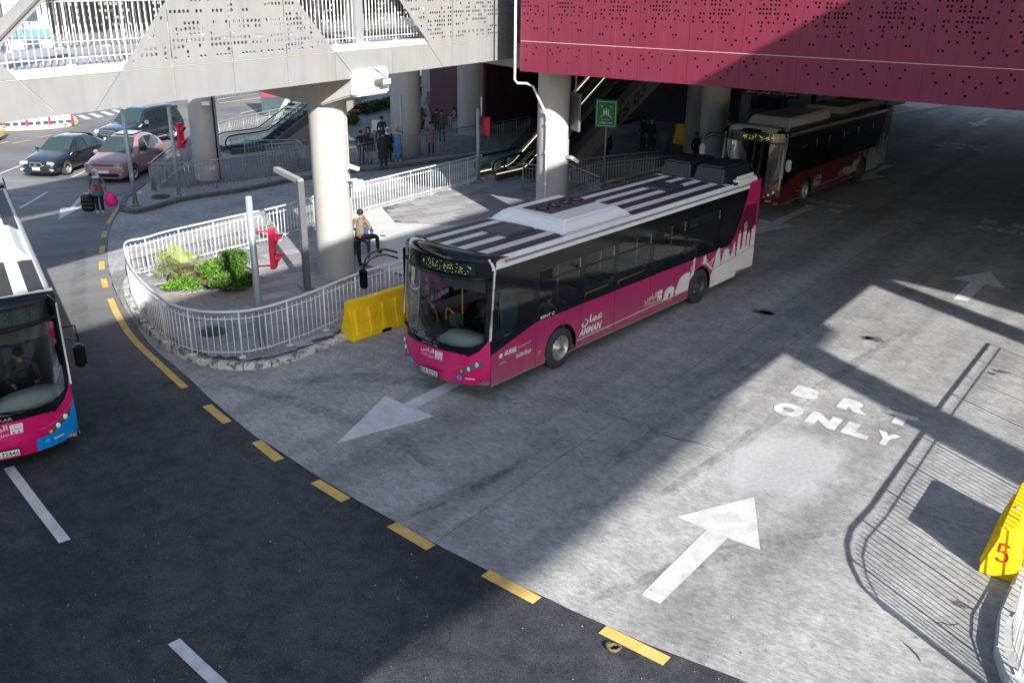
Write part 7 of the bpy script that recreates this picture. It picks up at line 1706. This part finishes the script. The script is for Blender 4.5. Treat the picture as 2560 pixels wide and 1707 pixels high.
# dark maroon hanging sign with white Arabic lines
q = plane(1925, 228, (15, 43, 0), MTH); t = thing('hanging_sign', 'dark maroon hanging sign with two white lines of Arabic above the second bus', 'sign', q); mb = MB(); mb.box(q, (2.9, .08, .55), M('sign_maroon', (.06, .006, .015), .5), rz=MTH); part('board', mb, t)
fnH = lambda a, b: q+MD*a-MN*.05+V((0, 0, b)); mb = MB(); text_fit(mb, AR_BUS+' '+AR_FREQ, -1.2, .04, 1.1, .2, fnH, WHITEM, bold=.02); text_fit(mb, AR_AMMAN+' '+AR_BUS+' '+AR_FREQ, -1.2, -.18, 1.3, -.03, fnH, WHITEM, bold=.02); part('lettering', mb, t, fix=False)
# sign on the escalator balustrade
q = plane(1238, 413, (e2.x+.5, e2.y+.55, 0), R_(51)); mb = MB(); mb.box(q-hd(R_(51+90))*.06, (.62, .02, .46), M('acrylic_sign', (.42, .44, .45), .4), rz=R_(51)); tag(link('escalator_notice', mb.mesh('escalator_notice')), 'blank pale notice plate fixed on the escalator balustrade', 'sign')
for px, py, lab in ((1273, 401, 'round blue and white sticker on the escalator glass'), (1293, 430, 'round green sticker low on the escalator glass')):
    q = plane(px, py, (e2.x+.5, e2.y+.2, 0), R_(51)); mb = MB(); mb.ball(q, .13, M('sticker_blue', (.2, .42, .48), .4) if py < 420 else M('sticker_green', (.05, .25, .15), .4), 12, 6, (.75, .6, 1)); me = mb.mesh('round_sticker'); o = link('round_sticker', me); tag(o, lab, 'sticker')
# red advertising panel and stair behind the left escalator
q = g(698, 292, 0); t = thing('advert_panel', 'red and dark advertising panel standing beside the far road', 'billboard', q); fA = lambda a, b: V((q.x, q.y, 0))+hd(R_(10))*a+V((0, 0, b))
mb = MB(); mb.box((q.x, q.y, 1.8), (2.0, .12, 3.2), M('advert_dark', (.03, .05, .06), .5), rz=R_(10)); part('board', mb, t); mb = MB(); mb.box(V((q.x, q.y, 1.9))-hd(R_(100))*.07, (1.9, .02, 1.4), M('advert_red', (.35, .02, .06), .5), rz=R_(10)); part('poster', mb, t)
mb = MB(); text_fit(mb, AR_BUS, -.5, 1.9, .7, 2.3, lambda a, b: fA(a, b)-hd(R_(100))*.09, WHITEM, bold=.04); part('lettering', mb, t, fix=False)
q = V((-13.2, 54.5, 0)); t = thing('metal_stair', 'grey metal stair with open treads behind the left escalator', 'stairs', q)
for k in range(16):
    mb = MB(); mb.box(q+V((.0+.24*k*.7, .24*k*.3, .3+.27*k)), (1.5, .35, .05), M('stair_grey', (.28, .32, .32), .5), rz=R_(-20)); part('tread', mb, t)
for s in (-.8, .8):
    mb = MB(); mb.bar(q+V((s, 0, .1)), q+V((s+2.6, 1.1, 4.5)), .06, .25, M('stair_grey', (.28, .32, .32), .5)); part('stringer', mb, t)
# concrete frame bay with railing near the shaded columns
t = thing('concrete_building', 'pale concrete frame with a mid-height slab and railing between the shaded columns', 'building', V((-5.2, 66, .15)))
def fp2(px, py): return plane(px, py, (-5, 66, 0), R_(8))
a, b, c, d = fp2(1068, 292), fp2(1068, 175), fp2(1130, 225), fp2(1066, 228)
mb = MB(); mb.box((a.x, a.y, 3.0), (.6, .6, 6.0), PLASTER); part('post', mb, t); mb = MB(); mb.box(((a.x+c.x+1.5)/2, a.y, c.z), ((c.x-a.x)+2.0, .7, .5), PLASTER); part('slab_edge', mb, t)
mb = MB(); mb.box((a.x+2.0, a.y+1.8, 3.0), (1.0, .8, 6.0), PLASTER); part('rear_post', mb, t)
for k in range(12):
    mb = MB(); mb.tube([V((a.x+.3+k*.22, a.y-.2, c.z+.25)), V((a.x+.3+k*.22, a.y-.2, c.z+1.5))], .02, 5, CHARC); part('baluster', mb, t)
mb = MB(); mb.tube([V((a.x+.2, a.y-.2, c.z+1.5)), V((a.x+3.2, a.y-.2, c.z+1.5))], .04, 6, STEEL); part('handrail', mb, t)
# parasols and far cars beyond
def parasol(label, c, col):
    t = thing('parasol', label, 'parasol', c, 0, 'far parasols'); mb = MB(); mb.lathe([(1.7, 2.3), (1.2, 2.7), (0.05, 3.1)], n=8, m=col, smooth=False); part('canopy', mb, t, local=True); mb = MB(); mb.tube([V((0, 0, 0)), V((0, 0, 3.1))], .04, 6, STEEL); part('pole', mb, t, local=True)
RD = M('parasol_red', (.55, .01, .03), .6)
parasol('red parasol far behind the concrete frame, upper one', plane(1112, 195, (0, 80, 0), 0)-V((0, 0, 2.9)), RD); parasol('red parasol far behind the concrete frame, lower one', plane(1118, 222, (0, 76, 0), 0)-V((0, 0, 2.9)), RD)
far_st = sedan_st
for (x, y, h_, p_, lab) in ((-9.5, 92, 10, M('far_yellow', (.6, .45, .05), .3, coat=.5), 'yellow car far beyond the waiting area'), (-3.5, 70, 170, BK, 'dark parked car with a bright windscreen behind the planters'), (-1, 90, 20, M('far_silver', (.5, .5, .52), .3, coat=.5), 'silver car far beyond the waiting area')):
    car(dict(name='parked_car', label=lab, cat='car', loc=(x, y, 0), hd=R_(h_), paint=p_, L=4.58, W=1.74, st=sedan_st, cabin=(4, 9), wx=(.88, 3.5), wr=.32, side=[[(1.72, .05), (2.55, .05), (2.55, .95), (2.1, .85)], [(2.62, .05), (3.35, .05), (3.38, .9), (2.62, .95)]], screens=[('windscreen', 1.40, .97, .70, 2.06, 1.41, .56), ('rear_window', 4.02, 1.0, .64, 3.42, 1.42, .54)], bits=[('mirror', (1.62, .96, .98), (.12, .2, .14), BK, 0), ('tail_light', (4.5, .6, .8), (.1, .3, .14), REDSIG, 0)]))
# white plastic chair and table near the column
q = g(940, 345, .15); t = thing('plastic_chair', 'white plastic chair behind the waiting crowd', 'chair', q)
mb = MB(); mb.box((0, 0, .44), (.45, .45, .04), WHITEM); part('seat', mb, t, local=True); mb = MB(); mb.box((0, .22, .68), (.45, .04, .46), WHITEM); part('backrest', mb, t, local=True)
for sx2 in (-.19, .19):
    for sy in (-.19, .19): mb = MB(); mb.tube([V((sx2, sy, 0)), V((sx2*.95, sy*.95, .44))], .02, 6, WHITEM); part('leg', mb, t, local=True)
# median fencing: white boards with red posts
for k in range(11):
    q = g(-30+k*19, 318-k*.9, .2); t = thing('barrier_board', '%s white fence board from the left on the far traffic island' % ('first', 'second', 'third', 'fourth', 'fifth', 'sixth', 'seventh', 'eighth', 'ninth', 'tenth', 'last')[k], 'fence board', q, 0, 'fence boards on the far island')
    mb = MB(); mb.box((0, 0, .55), (.95, .05, .7), M('white_board', (.66, .66, .66), .5, var=.1), rz=.1); part('board', mb, t, local=True)
    mb = MB(); mb.box((.5, 0, .5), (.09, .09, 1.0), M('red_post', (.6, .03, .03), .5) if k % 3 == 1 else WHITEM); part('post', mb, t, local=True)
# far buildings beyond the road
def block(label, x, y, w_, d_, h, wall, th=0, floors=3, win=True, sign=None, col2=None):
    t = thing('far_building', label, 'building', (x, y, 0), th, 'far buildings'); mb = MB(); mb.box((0, 0, h/2), (w_, d_, h), wall); part('wall', mb, t, local=True)
    fh = h/floors; n = max(2, int(w_/2.6))
    if win:
        for f in range(floors):
            for k in range(n):
                xx = -w_/2+(k+.5)*w_/n; wh = fh*.5 if f else fh*.7; wn = link('window', None, t, mat=Matrix.Translation((xx, -d_/2, fh*(f+.5))), local=True)
                mb = MB(); mb.box((0, -.02, 0), (w_/n*.62, .1, wh), M('window_frame', (.4, .4, .4), .5)); part('frame', mb, wn, local=True); mb = MB(); mb.box((0, -.08, 0), (w_/n*.54, .04, wh*.88), M('far_pane', (.05, .07, .09), .1)); part('pane', mb, wn, local=True)
    mb = MB(); mb.box((0, 0, h+.2), (w_+.3, d_+.3, .4), col2 or wall); part('parapet', mb, t, local=True)
    if sign:
        mb = MB(); mb.box((0, -d_/2-.15, fh*.98), (w_*.9, .2, fh*.22), sign); part('signboard', mb, t, local=True)
WA = M('far_wall_white', (.62, .61, .58), .8, var=.06, scale=.5); WB = M('far_wall_stone', (.45, .42, .36), .85, var=.1, scale=.6); WCc = M('far_wall_blue', (.16, .22, .36), .6)
block('white shop block with blue signboard at the far upper left', -47, 88, 16, 10, 10, WA, R_(14), 3, sign=M('sign_blue', (.10, .2, .42), .5))
block('blue glazed building far behind the footbridge railing', -33, 96, 9, 8, 12, WCc, R_(10), 4)
block('stone building far left behind the red awnings', -66, 84, 14, 10, 11, WB, R_(20), 3, sign=M('sign_red', (.6, .03, .03), .5))
block('long stone building far beyond the terminal', -12, 120, 34, 10, 14, WB, R_(0), 4)
block('pale building far right beyond the lit lane', 62, 105, 40, 12, 13, WA, R_(-35), 4)
for k, (x, y) in enumerate(((-52, 76), (-48, 77), (-44, 78))):
    mb = MB(); mb.add([(-1.6, 0, 3.2), (1.6, 0, 3.2), (1.6, -1.6, 2.5), (-1.6, -1.6, 2.5)], [(0, 1, 2, 3)], M('awning_red', (.62, .03, .02), .7)); mb.box((0, 0, 3.0), (3.2, .1, .5), M('awning_red', (.62, .03, .02), .7)); mb.tube([V((-1.5, -1.5, 0)), V((-1.5, -1.5, 2.5))], .04, 6, STEEL); mb.tube([V((1.5, -1.5, 0)), V((1.5, -1.5, 2.5))], .04, 6, STEEL)
    o = link('awning', mb.mesh('awning'), None, (x, y, 0), R_(14)); tag(o, '%s red shop awning at the far upper left behind the diagonal brace' % ('leftmost', 'middle', 'rightmost')[k], 'awning', 'red shop awnings')
# rusty bracket on the road
q = g(1534, 1622, .006); t = thing('rusty_bracket', 'small rusty metal bracket lying beside the lowest yellow dash', 'debris', q); RU = M('rust', (.14, .10, .05), .9, var=.5, scale=30)
mb = MB(); mb.tube([V((.09*cos(a_)*(1+.2*sin(3*a_)), .07*sin(a_), .03)) for a_ in [2*pi*k/9 for k in range(10)]], .022, 6, RU); mb.box((-.06, .05, .03), (.07, .05, .05), RU, rz=.4); me = mb.mesh('ring'); link('ring', me, t, local=True, mat=Matrix.Identity(4))
# scattered grit and litter
mb = MB(); r2 = random.Random(44)
for k in range(420):
    x, y = r2.uniform(0, 2560), r2.uniform(700, 1706)
    if r2.random() < .5: x = r2.uniform(300, 1900)
    q = g(x, y); s = r2.uniform(.006, .016)
    mb.box((q.x, q.y, .014+s/2), (s, s*r2.uniform(.5, 1.4), s*.8), [DARKC, WHITEM, CHARC, KERB][r2.choice((0, 0, 2, 2, 0, 3))], rz=r2.uniform(0, 3))
o = link('grit', mb.mesh('grit')); o['kind'] = 'stuff'; tag(o, 'scattered grit and tiny litter on the asphalt and the concrete lanes', 'grit')

# platform shelters and added dark masses under the terminal
SHM = M('shelter_dark', (.03, .03, .034), .6, var=.3, scale=2)
pk_ = [g(2060, 338), g(2400, 262)]; du = (pk_[1]-pk_[0]).normalized(); dn_ = V((-du.y, du.x, 0))
t = thing('platform_shelter', 'dark platform shelter with a thin blue light line behind the second bus', 'shelter', pk_[0]+dn_*2.2)
for k in range(5):
    c = pk_[0]+du*(1.2+3.6*k)+dn_*2.6; mb = MB(); mb.box(c+V((0, 0, 1.6)), (3.3, .25, 2.9), SHM, rz=atan2(du.y, du.x)); part('wall_panel', mb, t)
    mb = MB(); mb.box(c+V((0, 0, 1.9))-dn_*.15, (2.9, .04, 1.7), glass('shelter_glass', (.1, .12, .14), 1.2), rz=atan2(du.y, du.x)); part('pane', mb, t)
mb = MB(); mb.bar(pk_[0]+du*5+dn_*1.9+V((0, 0, 3.3)), pk_[0]+du*12+dn_*1.9+V((0, 0, 3.3)), .05, .06, M('blue_light_line', (.25, .5, 1), .4, emit=2.5)); part('light_line', mb, t)
mb = MB(); mb.bar(pk_[0]-du*.6+dn_*2.2+V((0, 0, 3.5)), pk_[0]+du*18+dn_*2.2+V((0, 0, 3.5)), 1.8, .2, SHM); part('canopy', mb, t)
railing('dim railing along the far bus platform beyond the shelter', [pk_[0]+du*18+dn_*.5, pk_[0]+du*40+dn_*.5], .16, 1.1, RAILG)
def mass(label, P, w_, d_, h, th, m=SHM):  # dark block added to keep light out under the terminal
    t = thing('shade_mass', label, 'building', P, th, 'rooms under the terminal'); mb = MB(); mb.box((0, 0, h/2), (w_, d_, h), m); part('wall', mb, t, local=True)
    mb = MB(); mb.box((w_*.2, -d_/2-.02, 1.1), (1.1, .06, 2.2), M('mass_door', (.05, .05, .055), .5)); part('door', mb, t, local=True)
    for k in range(int(w_/1.2)):
        mb = MB(); mb.box((-w_/2+.6+1.2*k, -d_/2-.012, h-.7), (1.16, .02, 1.2), M('mass_panel', (.04, .035, .04), .5, var=.3)); part('wall_panel', mb, t, local=True)
mass('added dark room under the terminal behind the green sign', g(1700, 300, 0), 8, 3, 5.5, R_(-25))
mass('added dark room under the terminal behind the maroon hanging sign', g(1905, 285, 0)+V((-1, 4, 0)), 9, 3, 5.5, R_(-35))
mass('added dark wall block beyond the escalator top under the terminal', V((1.5, 66, 0)), 7, 3, 5.8, R_(10), MARD)
# city blocks added round the junction to cut low sky light
r2 = random.Random(99); CW = [M('city_wall_%d' % i, c, .9, var=.12, scale=.3) for i, c in enumerate([(.30, .28, .24), (.22, .20, .18), (.34, .32, .28)])]
names_ = 'first second third fourth fifth sixth seventh eighth ninth tenth eleventh twelfth thirteenth fourteenth fifteenth sixteenth seventeenth eighteenth'.split()
for k in range(18):
    a = -20+k*(400/18.); 
    if 262 < a < 300: continue
    R0 = 165+r2.uniform(-10, 15); x, y = R0*cos(R_(a)), R0*sin(R_(a))+30; 
    if -75 < x < -25 and 70 < y < 110: continue
    block('%s sky-blocking stone city block added clockwise round the far edge of the junction' % names_[k], x, y, r2.uniform(48, 60), 14, r2.uniform(20, 30) if not (50 < a < 125) else 16+r2.uniform(0, 4), r2.choice(CW), R_(a-90), 6, win=(20 < a < 150))
